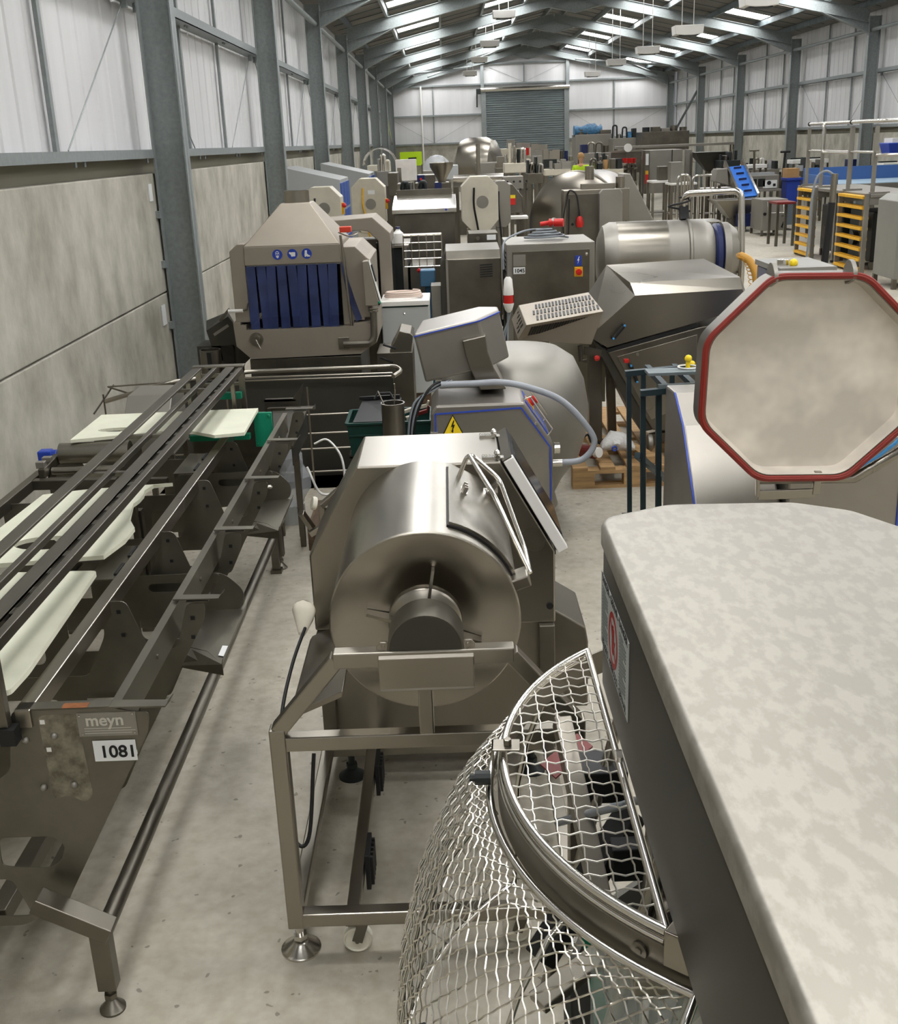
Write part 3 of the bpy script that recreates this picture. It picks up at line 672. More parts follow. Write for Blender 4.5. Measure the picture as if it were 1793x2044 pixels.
cy_, cz_ = yA-.48*sw, zA-.51*sh; R_ = sh*.36
SRED = mat('sign_red', '8e140e', 0, .5)
b = B(); b.plate(circ(cy_, cz_, R_, 32), [circ(cy_, cz_, R_*.8, 32)], 'x', sx-.0022, .0006); b.bar((sx-.0020, cy_+R_*.62, cz_+R_*.62), (sx-.0020, cy_-R_*.62, cz_-R_*.62), R_*.16, .0006, up=(1, 0, 0)); b.obj('prohibition_ring', SRED, sg_)
b = B(); h = R_*.95; hx = sx-.0019
b.plate(rpoly([(cy_-.22*h, cz_-.55*h), (cy_+.22*h, cz_-.55*h), (cy_+.26*h, cz_+.1*h), (cy_-.26*h, cz_+.1*h)], .01), [], 'x', hx-.0002, .0004)
for k in range(4): b.bar((hx, cy_-.2*h+k*.135*h, cz_+.05*h), (hx, cy_-.22*h+k*.15*h, cz_+(.5+.1*math.sin(k*1.1))*h), .10*h, .0005, up=(1, 0, 0))
b.bar((hx, cy_-.2*h, cz_-.2*h), (hx, cy_-.45*h, cz_+.1*h), .11*h, .0005, up=(1, 0, 0)); b.obj('hand_symbol', SRED, sg_)
# ================================================================ CONVEYOR LINE (left)
K = thing('deboning_line', 'long stainless conveyor line with cut-out cross plates and round foot rail along the left wall', 'conveyor', (-1.4, 4.1, 0))
LINE = mat('line_steel', '757166', .9, .42, var=.12, scale=5, rvar=.06)
PLY = (2.48, 3.17, 3.82, 4.47, 5.10, 5.75)
OUT = [(-1.13, .875), (-1.05, .875), (-1.0, .72), (-.985, .705), (-.915, .705), (-.90, .72), (-.86, .86), (-.80, .86), (-.81, .80), (-1.06, .36), (-1.14, .20), (-1.95, .20), (-1.95, .80), (-1.80, .80), (-1.75, .62), (-1.2, .62), (-1.13, .76)]
HOLES = [rrect(-1.22, -1.05, .44, .56, .03), rrect(-1.50, -1.30, .40, .54, .03), rrect(-1.85, -1.6, .35, .52, .03), rrect(-1.40, -1.18, .245, .36, .03)]
for i, y in enumerate(PLY):
    b = B()
    if i == 0:
        out = [(-1.15, .875), (-.90, .875), (-.84, .86), (-.80, .86), (-.81, .80), (-1.07, .33), (-1.10, .27), (-1.16, .25), (-1.22, .22), (-1.95, .22), (-1.95, .80), (-1.7, .62), (-1.3, .62), (-1.18, .70)]
        b.plate(rpoly(out, .02, 3), [rpoly([(-1.25, .41), (-1.245, .50), (-1.1, .50), (-1.07, .47), (-1.09, .42), (-1.12, .40)], .02, 3), rpoly([(-1.40, .25), (-1.40, .37), (-1.23, .37), (-1.19, .25)], .02, 3), rrect(-1.8, -1.55, .3, .5, .03)], 'y', y-.002, .005)
    else: b.plate(rpoly(OUT, .02, 3), HOLES, 'y', y, .004)
    # folded top flange and hook of the arm
    z = .877
    b.box(-.86, -.79, y-.002, y+.03, z-.014, z-.01) if i else b.box(-1.14, -.90, y-.002, y+.035, z-.003, z+.001)
    b.slab([(-.90, y-.004, z), (-.755, y-.008, z), (-.755, y+.026, z+.0), (-.90, y+.034, z)], .004, (0, 0, 1)); b.slab([(-.755, y-.006, z), (-.74, y-.01, z+.018), (-.74, y+.024, z+.018), (-.755, y+.026, z)], .003, (0, 0, 1))
    b.obj('cross_plate', LINE, K, smooth=30)
    b = B()
    for x, zz in ((-1.075, .84), (-1.07, .76), (-.845, .81), (-.85, .745)): b.box(x-.006, x+.006, y-.0035, y-.0022, zz-.006, zz+.006)
    b.each('square_hole', BLACK if i else WHITE, K)
for y in (3.72, 5.03):
    b = B(); b.plate(rpoly([(-1.35, .55), (-1.35, .74), (-.86, .745), (-.79, .67), (-.80, .60)], .04, 5), [rrect(-1.14, -.93, .675, .71, .017)], 'y', y, .004)
    b.cyl((-.885, y-.01, .735), (-.885, y+.002, .735), .010, n=10); b.obj('slotted_plate', LINE, K, smooth=30)
    b = B(); b.slab([(-.97, y-.02, .602), (-.79, y, .60), (-.79, y-.46, .60), (-.86, y-.36, .603), (-.92, y-.33, .605), (-.97, y-.33, .605)], .003, (0, 0, 1))
    b.slab([(-.79, y, .60), (-.79, y-.46, .60), (-.785, y-.46, .62), (-.785, y, .62)], .003, (1, 0, 0)); b.slab([(-.79, y-.46, .60), (-.86, y-.36, .602), (-.92, y-.34, .604), (-.97, y-.34, .604), (-.99, y-.345, .545), (-.79, y-.46, .56)], .003, (0, -1, 0)); b.obj('side_tray', LINE, K)
    b = B(); b.slab([(-.815, y-.40, .605), (-.79, y-.41, .605), (-.79, y-.33, .605), (-.815, y-.325, .605)], .001, (0, 0, 1)); b.obj('paper_label', LABEL, K) if y < 4 else None
    b = B(); b.cyl((-.93, y-.12, .70), (-.86, y-.12, .70), .006, n=8); b.cyl((-.92, y-.12, .70), (-.905, y-.12, .70), .011, n=6); b.cyl((-.88, y-.12, .70), (-.865, y-.12, .70), .011, n=6); b.bar((-.895, y-.12, .7), (-.895, y, .7), .008); b.obj('adjusting_screw', SHINY, K)
# arm channel
b = B(); b.plate([(2.5, .86), (5.72, .86), (5.72, .76), (2.5, .76)], [], 'x', -.895, .004); b.box(-.91, -.885, 2.5, 5.72, .858, .864)
for y in (2.9, 3.5, 4.1, 4.8, 5.4): b.cyl((-.885, y, .81), (-.90, y, .81), .008, n=8)
b.obj('arm_channel', LINE, K)
# rail carrying the boards
b = B(); b.bar((-1.12, 2.47, .853), (-1.12, 5.32, .853), .042, .05); b.obj('square_rail', STEEL, K, bev=.003)
for y in (3.37, 4.60):
    b = B(); b.prism([(-1.235, .84), (-1.235, .872), (-1.135, .872), (-1.135, .84), (-1.138, .84), (-1.138, .869), (-1.232, .869), (-1.232, .84)], 'y', y, y+.32); b.obj('channel_cover', LINE, K)
    for q in (.03, .2):
        b = B(); b.box(-1.152, -1.142, y+q, y+q+.1, .872, .8795); b.obj('rail_slot', BLACK, K)
# high guide rails and their end frame
for x0, x1, z0, z1, nm in ((-1.395, -1.345, 1.09, 1.1, 'guide_rail'), (-1.285, -1.262, 1.078, 1.1, 'guide_rail'), (-1.215, -1.165, 1.09, 1.1, 'guide_rail'), (-1.150, -1.125, 1.065, 1.095, 'guide_rail')):
    b = B(); b.box(x0, x1, 2.42 if x0 > -1.25 else 2.2, 5.9, z0, z1)
    if nm and x0 == -1.215: b.box(-1.215, -1.21, 2.42, 5.9, 1.05, 1.1); b.box(-1.17, -1.165, 2.42, 5.9, 1.075, 1.1)
    b.obj(nm, STEELD, K, bev=.002)
b = B(); y = 2.5
while y < 5.8: b.box(-1.165, -1.150, y+.10, y+.1401, 1.07, 1.09); b.box(-1.158, -1.156, y+.14, y+.24, 1.088, 1.09); y += .14
b.obj('slotted_web', STEELD, K)
b = B()
for y in (2.6, 3.9, 4.45, 5.35): b.box(-1.39, -1.14, y, y+.025, 1.072, 1.086)
b.each('rail_tie', STEELD, K)
b = B()
for x in (-1.37, -1.14): b.bar((x, 5.86, .86), (x, 5.86, 1.1), .03)
for x in (-1.37, -1.14): b.bar((x, 5.6, .86), (x, 5.6, 1.07), .02)
for z in (.93, 1.0, 1.05): b.bar((-1.38, 5.87, z), (-1.13, 5.87, z), .018)
b.box(-1.40, -1.12, 5.84, 5.9, 1.095, 1.105); b.each('end_frame_bar', STEEL, K, bev=.002)
b = B(); b.bar((-1.165, 2.455, .845), (-1.165, 2.455, 1.075), .035, .028); b.obj('front_post', STEELD, K, bev=.002)
b = B(); b.box(-1.17, -1.13, 2.43, 2.47, .80, .845); b.obj('rubber_stop', BLACK, K)
# foot rail, arms, feet
b = B(); b.tube([(-.985, 2.40, .235), (-.985, 5.62, .235)], .024, 16); b.obj('foot_rail', STEELD, K, smooth=40)
for y, ym in ((2.40, 1), (5.66, 1)):
    b = B(); b.bar((-1.14, y, .36), (-.955, y, .255), .06, .045, up=(0, 0, 1)); b.bar((-.985, y, .27), (-.985, y, .075), .05, .045, up=(0, 1, 0)); b.obj('leg', STEELD, K, bev=.003)
    b = B(); foot(b, -.985, y, .035, .09, .010); b.obj('levelling_foot', STEELD, K, smooth=40)
for x, y in ((-1.9, 2.45), (-1.9, 5.7), (-1.52, 4.95)):
    b = B(); b.bar((x, y, .08), (x, y, .6), .045); b.obj('leg', STEELD, K); b = B(); foot(b, x, y, .035, .09, .01); b.obj('levelling_foot', STEELD, K, smooth=40)
b = B()
b.bar((-1.15, 2.5, .30), (-1.15, 5.75, .30), .05); b.bar((-1.9, 2.5, .30), (-1.9, 5.75, .30), .05)
b.bar((-1.3, 2.5, .23), (-1.3, 5.75, .23), .05); b.each('lower_beam', STEELD, K, bev=.003)
b = B(); b.bar((-1.93, 2.4, .80), (-1.93, 4.9, .80), .04, .05); b.obj('left_rail', STEELD, K, bev=.003)
b = B(); b.bar((-1.95, 4.76, .80), (-1.53, 4.74, .80), .045); b.bar((-1.72, 4.76, .8), (-1.3, 4.74, .8), .03); b.each('cross_bar', STEELD, K, bev=.003)
# name plate, number label, rivets, dirt
b = B(); b.box(-.985, -.835, 2.4755, 2.478, .795, .862); npl = b.obj('name_plate', STEELM, K); 
text('meyn', .045, (-.965, 2.4750, .826), (1, 0, 0), (0, 0, 1), mat('pale_print', 'c4c0b4', .2, .5), npl, bold=True)
b = B()
for k in range(3): b.box(-.97, -.85+.01*(k % 2), 2.4748, 2.4753, .817-k*.007, .8185-k*.007)
b.obj('small_print', MATS['pale_print'], npl)
for x, z in ((-.978, .855), (-.842, .857), (-.975, .802), (-.842, .803)): b = B(); b.sphere((x, 2.475, z), .0035, 6); b.obj('rivet', SHINY, npl)
b = B(); b.box(-.955, -.845, 2.4745, 2.476, .722, .782); lb = b.obj('number_label', LABEL, K, bev=.0005)
text('1081', .048, (-.94, 2.4735, .734), (1, 0, 0), (0, 0, 1), INK, lb, bold=True)
for x, z in ((-1.125, .79), (-1.05, .80), (-1.10, .65), (-1.02, .655)): b = B(); b.sphere((x, 2.476, z), .010, 10); b.obj('dome_rivet', STEELM, K, smooth=60)
RUST = mat('rust_stain', '7a4a28', .2, .8, var=.3, scale=40)
b = B(); b.box(-1.02, -.955, 2.474, 2.50, .8785, .8795); b.obj('rust_patch', RUST, K)
DIRT = mat('dried_residue', '76705e', .5, .7, var=.25, scale=30, col2='928c7a')
b = B(); b.plate(rpoly([(-1.085, .86), (-.985, .86), (-.975, .62), (-1.0, .60), (-1.04, .625), (-1.08, .61)], .02), [], 'y', 2.4775, .0003); b.obj('residue_stain', DIRT, K)
# cutting boards lying on the line
def board(pts, z, t, label, holes=(), tilt=0):
    b = B(); b.holed([Vector((x, y, z+tilt*(y-4))) for x, y in pts], [[Vector((x, y, z+tilt*(y-4))) for x, y in h] for h in holes], Vector((0, 0, t)))
    return tag(b.obj('cutting_board', CREAM, None, bev=.002), label, 'board', 'cream boards on the line')
board(rpoly([(-1.18, 3.33), (-1.148, 2.62), (-1.155, 2.50), (-1.60, 2.50), (-1.66, 3.30), (-1.45, 3.34)], .02), .905, .015, 'cream plastic board on the near end of the conveyor line, tapering towards the camera', [circ(-1.47, 2.98, .09, 20)])
board([(-1.16, 4.30), (-1.235, 4.28)]+[(-1.27+.03*math.cos(t), 4.12+.11*math.sin(t)) for t in (.9, .3, -.3, -.9)]+[(-1.215, 3.85), (-1.17, 3.75), (-1.17, 3.62), (-1.20, 3.47), (-1.60, 3.42), (-1.68, 3.8), (-1.66, 4.2), (-1.5, 4.25)][::1], .905, .015, 'cream plastic board with scooped edge on the middle of the conveyor line', [[(-1.44+.12*math.cos(t/20*2*PI), 3.62+.07*math.sin(t/20*2*PI)) for t in range(20)]])
board([(-1.0, 5.50), (-.985, 5.0), (-1.12, 4.97), (-1.24, 5.06), (-1.4, 5.08), (-1.80, 4.98), (-1.80, 5.48)], .93, .015, 'cream plastic board across the far end of the conveyor line beside the green plate', [[(-1.62+.1*math.cos(t/16*2*PI), 5.15+.04*math.sin(t/16*2*PI)) for t in range(16)]])
# roller unit at the far left
R_ = K
b = B(); b.cyl((-1.86, 5.0, .875), (-1.53, 5.0, .875), .05, n=24); b.obj('roller', STEEL, R_, smooth=40)
b = B(); b.cyl((-1.86, 4.86, .83), (-1.55, 4.86, .83), .018, n=12); b.obj('small_roller', STEEL, R_, smooth=40); b = B(); b.cyl((-1.86, 4.82, .8), (-1.55, 4.82, .8), .012, n=12); b.obj('tie_rod', STEELD, R_, smooth=40)
for x in (-1.88, -1.52):
    b = B(); b.bar((x, 4.78, .84), (x, 5.1, .86), .03, .045); b.bar((x, 4.9, .825), (x, 4.9, .02), .03); b.box(x-.03, x+.03, 4.87, 4.93, 0, .02); b.obj('side_arm', STEELD, R_, bev=.003)
for q in (4.80, 4.88): b = B(); b.box(-1.91, -1.87, q, q+.035, .86, .89); b.obj('bearing_block', STEELM, R_, bev=.003)
b = B(); b.cyl((-1.93, 5.02, .86), (-1.88, 5.02, .86), .03, n=14); b.box(-1.97, -1.91, 4.99, 5.05, .83, .89); b.obj('blue_motor', BLUE, R_, bev=.006)
# green guarded unit at end of line
Gn = K
b = B(); b.box(-1.03, -.935, 5.50, 5.52, .74, .92); b.cyl((-.95, 5.49, .905), (-.95, 5.5, .905), .008, n=8); b.cyl((-1.015, 5.49, .755), (-1.015, 5.5, .755), .008, n=8); b.obj('side_plate', GREEN, Gn, bev=.003)
b = B(); b.box(-1.36, -1.05, 5.46, 5.5, .79, .82); b.obj('lower_strip', GREEN, Gn, bev=.002); b = B(); b.box(-1.36, -1.14, 5.80, 5.84, .93, .965); b.obj('upper_strip', GREEN, Gn, bev=.002)
b = B(); b.box(-1.36, -1.0, 5.52, 5.7, .70, .88); b.bar((-1.0, 5.6, 0.02), (-1.0, 5.6, .7), .04); b.bar((-1.34, 5.6, 0.02), (-1.34, 5.6, .7), .04); b.box(-1.03, -.97, 5.57, 5.63, 0, .02); b.box(-1.37, -1.31, 5.57, 5.63, 0, .02); b.obj('frame', STEELD, Gn)
# ================================================================ behind the line: wire trolley, crates, frames
Wt = thing('wire_trolley', 'long low wire-framed steel trolley behind the conveyor line, below the strip curtain machine', 'trolley', (-1.1, 6.9, 0))
b = B(); y0, y1 = 6.65, 7.0
b.tube(arcpts([(-2.15, y0, .76), (-1.75, y0+.02, .86), (-1.3, y1, .845), (-.36, y1, .845), (-.32, y1-.08, .83), (-.37, y0+.15, .82)], .05), .014, 10); b.scaled(1.065).obj('top_rail', STEEL, Wt, smooth=60)
b = B()
for z in (.82, .80): b.tube([(-1.34, y0+.28, z), (-.38, y0+.26, z)], .006, 6)
for z in (.62, .50, .40, .25): b.tube([(-1.9, y0, z), (-.36, y0+.05, z)], .006, 6)
for x in (-1.9, -1.4, -.9, -.36): b.tube([(x, y0+.02, .06), (x, y0+.02, .80)], .006, 6)
b.scaled(1.065).obj('rear_wires', STEEL, Wt)
b = B()
b.tube([(-2.2, 6.9, .80), (-1.75, 7.0, .80), (-1.75, 6.5, .76), (-2.2, 6.9, .80)], .006, 6); b.tube([(-2.18, 6.5, .72), (-2.18, 6.95, .80)], .006, 6)
for x in (-2.18, -2.0, -1.8): b.tube([(x, 6.72, .1), (x, 6.72, .79)], .006, 6)
b.tube([(-2.2, 6.6, .62), (-1.6, 6.62, .60)], .006, 6); b.scaled(1.065).obj('left_wires', STEELD, Wt)
b = B(); b.box(-1.9, -.38, 6.98, 7.0, .06, .80); b.box(-1.9, -.38, 6.7, 7.0, .05, .07); b.scaled(1.065).obj('back_panel', DARKP, Wt)
for x, y in ((-1.95, 7.16), (-.46, 7.16), (-1.95, 7.42), (-.46, 7.42)): caster(x, y, .02, Wt, zt=.05)
Bx = thing('steel_chute_box', 'small stainless box with sloping face behind the high guide rails', 'machine', (-1.6, 6.3, 0))
b = B(); b.prism([(6.1, .55), (6.1, .78), (6.22, .88), (6.5, .88), (6.5, .55)], 'x', -1.88, -1.62); b.obj('body', STEELM, Bx, bev=.004)
b = B()
for x in (-1.86, -1.64):
    for y in (6.13, 6.47): b.bar((x, y, 0), (x, y, .55), .03)
b.each('leg', STEELD, Bx)
bk = K
b = B(); b.slab([(-1.08, 6.15, .84), (-.92, 6.15, .84), (-.85, 6.15, .93), (-.90, 6.15, .72), (-1.08, 6.15, .76)], .02, (0, -1, 0)); b.box(-1.08, -.9, 6.15, 6.2, .83, .84); b.obj('plate', STEELD, bk)
b = B(); b.bar((-1.05, 6.2, 0), (-1.05, 6.2, .8), .03); b.bar((-.93, 6.18, 0), (-.93, 6.18, .8), .03); b.obj('post', STEELD, bk)
bk2 = K
b = B(); b.slab([(-1.02, 6.05, .80), (-.83, 6.05, .80), (-.88, 5.75, .66), (-.98, 5.75, .64)], .006, (0, -.3, 1)); b.slab([(-.83, 6.05, .80), (-.88, 5.75, .66), (-.88, 5.75, .56), (-.83, 6.05, .66)], .006, (1, 0, 0)); b.obj('tray', DARKP, bk2)
b = B(); b.bar((-.83, 6.05, .80), (-.885, 5.75, .665), .015); b.box(-1.05, -.78, 6.05, 6.08, .80, .815); b.obj('rim', STEEL, bk2); b = B(); b.bar((-.9, 6.0, 0), (-.9, 6.0, .66), .03); b.obj('post', STEELD, bk2)
def pallet(cx, cy, w, d, m, name_label, rot=False, z0=0):
    p = thing('wooden_pallet', name_label, 'pallet', (cx, cy, z0), 'pallets')
    x0, x1, y0, y1 = cx-w/2, cx+w/2, cy-d/2, cy+d/2
    n = 5 if rot else 5
    for k in range(n):
        if rot: a = y0+k*(d-.1)/(n-1); B().box(x0, x1, a, a+.1, z0+.122, z0+.144).obj('deck_board', m, p, bev=.002)
        else: a = x0+k*(w-.1)/(n-1); B().box(a, a+.1, y0, y1, z0+.122, z0+.144).obj('deck_board', m, p, bev=.002)
    for k in range(3):
        if rot: a = x0+k*(w-.1)/2; B().box(a, a+.1, y0, y1, z0+.1, z0+.122).obj('stringer', m, p)
        else: a = y0+k*(d-.1)/2; B().box(x0, x1, a, a+.1, z0+.1, z0+.122).obj('stringer', m, p)
        for j in range(3):
            if rot: c_ = y0+j*(d-.145)/2; B().box(a, a+.1, c_, c_+.145, z0+.02, z0+.1).obj('block', m, p)
            else: c_ = x0+j*(w-.145)/2; B().box(c_, c_+.145, a, a+.1, z0+.02, z0+.1).obj('block', m, p)
        if rot: B().box(a, a+.1, y0, y1, z0, z0+.02).obj('bottom_board', m, p)
        else: B().box(x0, x1, a, a+.1, z0, z0+.02).obj('bottom_board', m, p)
    return p
pallet(-.50, 6.17, .72, .5, WOODD, 'dark weathered wooden pallet under the tube frame with nylon wheels, behind the drum tumbler')
def crate(name, x0, x1, y0, y1, z0, z1, m, label, cat='crate'):
    t = thing(name, label, cat, ((x0+x1)/2, (y0+y1)/2, z0))
    b = B(); e = .02
    a = [(x0+e, y0+e), (x1-e, y0+e), (x1-e, y1-e), (x0+e, y1-e)]; c = [(x0, y0), (x1, y0), (x1, y1), (x0, y1)]
    def L(p, z): return [(x, y, z) for x, y in p]
    def ins(p, d): return [(x+(d if x < (x0+x1)/2 else -d), y+(d if y < (y0+y1)/2 else -d)) for x, y in p]
    b.loops([L(ins(a, .006), z0+.006), L(ins(c, .006), z1), L(c, z1), L(a, z0)], cap=True)
    b.f.pop(); b.f.pop(); b.box(x0+e+.002, x1-e-.002, y0+e+.002, y1-e-.002, z0, z0+.006); b.obj('body', m, t)
    b = B()
    for p, q in ((c[0], c[1]), (c[1], c[2]), (c[2], c[3]), (c[3], c[0])): b.bar((*p, z1), (*q, z1), .022, .014)
    b.bar((x0+.01, y0+.003, (z0+z1)/2+.03), (x1-.01, y0+.003, (z0+z1)/2+.03), .01, .012); b.bar((x1-.003, y0+.01, (z0+z1)/2+.03), (x1-.003, y1-.01, (z0+z1)/2+.03), .01, .012)
    b.obj('rim', m, t, bev=.002); b = B(); b.box((x0+x1)/2-.05, (x0+x1)/2+.05, y1-.016, y1-.010, z1-.06, z1-.035); b.obj('hand_hole', GREYCAB, t)
    return t
crate('red_crate', -.60, -.36, 6.15, 6.5, .144, .36, DKRED, 'dark red plastic crate on the pallet behind the tube frame')
crate('green_crate', -.66, -.14, 6.56, 6.93, .37, .58, DGREEN, 'dark green plastic crate holding a black tray, behind the drum tumbler')
b = B(); b.box(-.66, -.15, 6.6, 6.64, .05, .36); b.box(-.66, -.15, 6.86, 6.9, .05, .36); b.box(-.66, -.15, 6.6, 6.9, .35, .37); b.box(-.66, -.15, 6.6, 6.9, 0, .05); tag(b.obj('crate_stand', DARKP), 'dark steel stand carrying the green crate', 'stand')
b = B(); b.slab([(-.62, 6.56, .592), (-.36, 6.56, .592), (-.33, 6.90, .66), (-.58, 6.92, .65)], .012, (0, 0, 1)); b.bar((-.6, 6.92, .66), (-.34, 6.90, .67), .02); b.tube([(-.50, 6.85, .665), (-.48, 6.87, .70), (-.40, 6.87, .70), (-.38, 6.85, .665)], .008, 6)
tag(b.obj('black_tray', BLACK), 'black plastic tray lying in the dark green crate', 'tray')
for i, (x, y, r) in enumerate(((-.26, 6.62, .3), (-.20, 6.72, .1), (-.28, 6.80, .2), (-.2, 6.88, -.3))):
    b = B(); c_ = Vector((x, y, .60)); d_ = Vector((math.cos(r), math.sin(r), .25))*.035; b.bar(c_-d_, c_+d_, .03, .02); b.bar(c_+d_, c_+d_*1.3+Vector((0, 0, .03)), .02, .01); tag(b.obj('packing_part', BEIGE if i != 1 else DKRED), 'small pale part in the right half of the dark green crate' if i != 1 else 'dark red part in the right half of the dark green crate', 'part', 'loose parts in the green crate')
cn = thing('steel_canister', 'tall open stainless canister with two thin rods sticking out, behind the drum tumbler', 'canister', (-.30, 5.75, 0))
b = B(); P = (-.315, 5.55, .0); b.lathe((-.315, 5.6, .40), (0, 0, 1), [(.06, 0), (.06, .52), (.064, .525), (.056, .525), (.054, .02)], 28, cap=False); b.cyl((-.315, 5.6, .40), (-.315, 5.6, .41), .058); b.obj('canister', STEELD, cn, smooth=35)
b = B(); b.tube([(-.315, 5.6, .8), (-.39, 5.62, .985)], .004, 5); b.tube([(-.315, 5.6, .8), (-.30, 5.62, .99)], .004, 5); b.obj('rod', STEEL, cn)
b = B(); b.box(-.38, -.25, 5.53, 5.67, .02, .40); b.box(-.42, -.2, 5.5, 5.72, 0, .02); b.obj('pedestal', DARKP, cn)
tf = thing('wheeled_tube_rack', 'tilted square-tube rack with cream nylon wheels, lying on a dark pallet behind the tumbler', 'rack', (-.6, 5.9, 0))
b = B()
for p, q in (((-.75, 5.72, .33), (-.30, 5.95, .66)), ((-.80, 5.58, .22), (-.42, 5.68, .42)), ((-.62, 5.77, .42), (-.55, 5.6, .34)), ((-.47, 5.88, .52), (-.42, 5.68, .40)), ((-.84, 5.60, .34), (-.80, 5.72, .2)), ((-.50, 5.95, .45), (-.32, 5.95, .45)), ((-.78, 5.85, .18), (-.30, 5.85, .18)), ((-.78, 5.95, .24), (-.3, 5.95, .24)), ((-.76, 5.85, .0), (-.76, 5.85, .30)), ((-.32, 5.87, .0), (-.32, 5.87, .62))): b.bar(p, q, .032)
b.obj('tubes', STEEL, tf, bev=.003)
for p, ax in (((-.775, 5.66, .37), (1, .3, -.3)), ((-.50, 6.0, .52), (0, .2, 1)), ((-.44, 5.97, .40), (1, 0, .2)), ((-.72, 5.62, .22), (1, .3, 0))):
    b = B(); b.lathe(p, ax, [(.012, -.014), (.034, -.012), (.038, 0), (.034, .012), (.012, .014)], 20); b.obj('nylon_wheel', NYLON, tf, smooth=40)
for p in ((-.655, 5.75, .40), (-.56, 5.62, .365), (-.52, 5.85, .20)): b = B(); b.cyl(p, Vector(p)+Vector((.02, -.03, -.05)), .018, n=10); b.obj('collar', SHINY, tf, smooth=40)
b = B(); b.box(-.43, -.37, 5.66, 5.74, .46, .56); b.obj('black_clamp', BLACK, tf)
pb = thing('foil_bag', 'crumpled silvery plastic bag with a white cable, behind the dark steel chute', 'bag', (-1.05, 6.45, 0))
random.seed(11); b = B(); ls = []
for i in range(9):
    t = i/8; ls.append([Vector((-1.02, 6.45, .02+.54*t))+Vector((math.cos(2*PI*k/12), math.sin(2*PI*k/12), 0))*(.02+.09*math.sin(PI*(.1+.85*t)))*random.uniform(.8, 1.2) for k in range(12)])
b.loops(ls); b.obj('bag', CLEARP, pb); b = B(); b.cyl((-1.02, 6.45, 0), (-1.02, 6.45, .12), .08); b.obj('contents', GREYCAB, pb)
b = B(); b.tube(curve([(-.82, 6.2, .56), (-.74, 6.2, .58), (-.66, 6.15, .48), (-.66, 6.1, .33), (-.78, 6.05, .30), (-.86, 6.1, .45)], 8), .007, 6); b.obj('white_cable', WHITE, pb, smooth=60)
# ================================================================ SPIRAL MIXER with blue trim (behind the tumbler)
def P3(px, Y): return [aY(a, b_, Y) for a, b_ in px]
S = thing('spiral_mixer', 'grey spiral mixer with blue trim lines, raised head and yellow hazard triangle behind the drum tumbler', 'mixer', (.2, 6.0, 0))
S['label'] = 'grey spiral mixer with blue trim, raised head and yellow hazard triangle behind the drum tumbler'
MIXG = mat('mixer_steel', '969189', .8, .38, var=.05, scale=3)
cab = [(-.12, .05), (-.12, .86), (-.09, .90), (.37, .90), (.52, .67), (.52, .05)]
b = B(); b.prism(cab, 'y', 5.6, 6.02); b.obj('cabinet', MIXG, S, bev=.012)
b = B()
for p, q in (((-.095, .60), (-.095, .855)), ((-.095, .855), (.355, .872)), ((.355, .872), (.505, .655)), ((.505, .655), (.505, .1))): b.bar((p[0], 5.597, p[1]), (q[0], 5.597, q[1]), .008, .006, up=(0, 1, 0))
b.obj('blue_line', TRIM, S)
for x in (-.07, .47): b = B(); foot(b, x, 5.66, .035, .06, .015); b.obj('foot', BLACK, S)
b = B(); b.box(-.125, -.085, 5.59, 5.61, .70, .76); b.box(-.13, -.11, 5.58, 5.62, .72, .74); b.obj('hinge', MIXG, S, bev=.003)
b = B(); b.slab([(-.06, 5.595, .745), (.05, 5.595, .745), (-.005, 5.595, .85)], .002, (0, -1, 0)); tr = b.obj('warning_triangle', INK, S)
b = B(); b.slab([(-.052, 5.5925, .749), (.042, 5.5925, .749), (-.005, 5.5925, .842)], .002, (0, -1, 0)); b.obj('yellow_field', YELB, tr)
b = B(); b.plate([(-.002, .82), (-.016, .785), (-.006, .787), (-.012, .764), (-.018, .766), (-.006, .752), (-.002, .770), (-.006, .768), (.006, .797), (-.004, .795), (.004, .82)], [], 'y', 5.5895, .001); b.obj('lightning_bolt', INK, tr)
n1 = Vector((.23, 0, .15)).normalized(); u1 = Vector((.15, 0, -.23)).normalized(); p0 = Vector((.37, 5.66, .90))
def onc(s_, y, h=0): return p0+u1*s_+Vector((0, y, 0))+n1*h
b = B(); b.slab([onc(.02, 0.02, .004), onc(.24, .02, .004), onc(.24, .30, .004), onc(.02, .30, .004)], .004, n1); cp = b.obj('control_panel', TRIM, S)
b = B(); b.slab([onc(.10, .04, .007), onc(.20, .04, .007), onc(.20, .13, .007), onc(.10, .13, .007)], .003, n1); b.obj('display', STEELM, cp)
b = B(); b.slab([onc(.04, .16, .008), onc(.12, .16, .008), onc(.12, .24, .008), onc(.04, .24, .008)], .004, n1); b.obj('switch_plate', YEL, cp)
b = B(); b.cyl(onc(.08, .2, .01), onc(.08, .2, .045), .024, n=16); b.obj('stop_button', RED, cp, smooth=40)
for y in (.005, .31): b = B(); b.tube([onc(.0, y, 0), onc(.01, y, .04), onc(.22, y, .04), onc(.24, y, 0)], .006, 6); b.obj('guard_handle', SHINY, S, smooth=60)
b = B(); b.cyl((.43, 5.595, .785), (.43, 5.6, .785), .008, n=12); b.cyl((.535, 5.7, .62), (.565, 5.7, .62), .03, n=12); b.obj('lock', SHINY, S)
b = B(); b.lathe((.36, 6.50, .03), (0, 0, 1), [(.24, 0), (.27, .02), (.25, .10), (.30, .2), (.40, .34), (.45, .50), (.455, .65), (.43, .80), (.37, .93), (.28, .99), (.14, 1.01), (.01, 1.015)], 56); b.obj('bowl', STEELM, S, smooth=40)
hu = Vector((math.cos(.2), 0, math.sin(.2))); hw = Vector((math.sin(.2), 0, -math.cos(.2))); h0 = Vector((-.20, 0, 1.235))
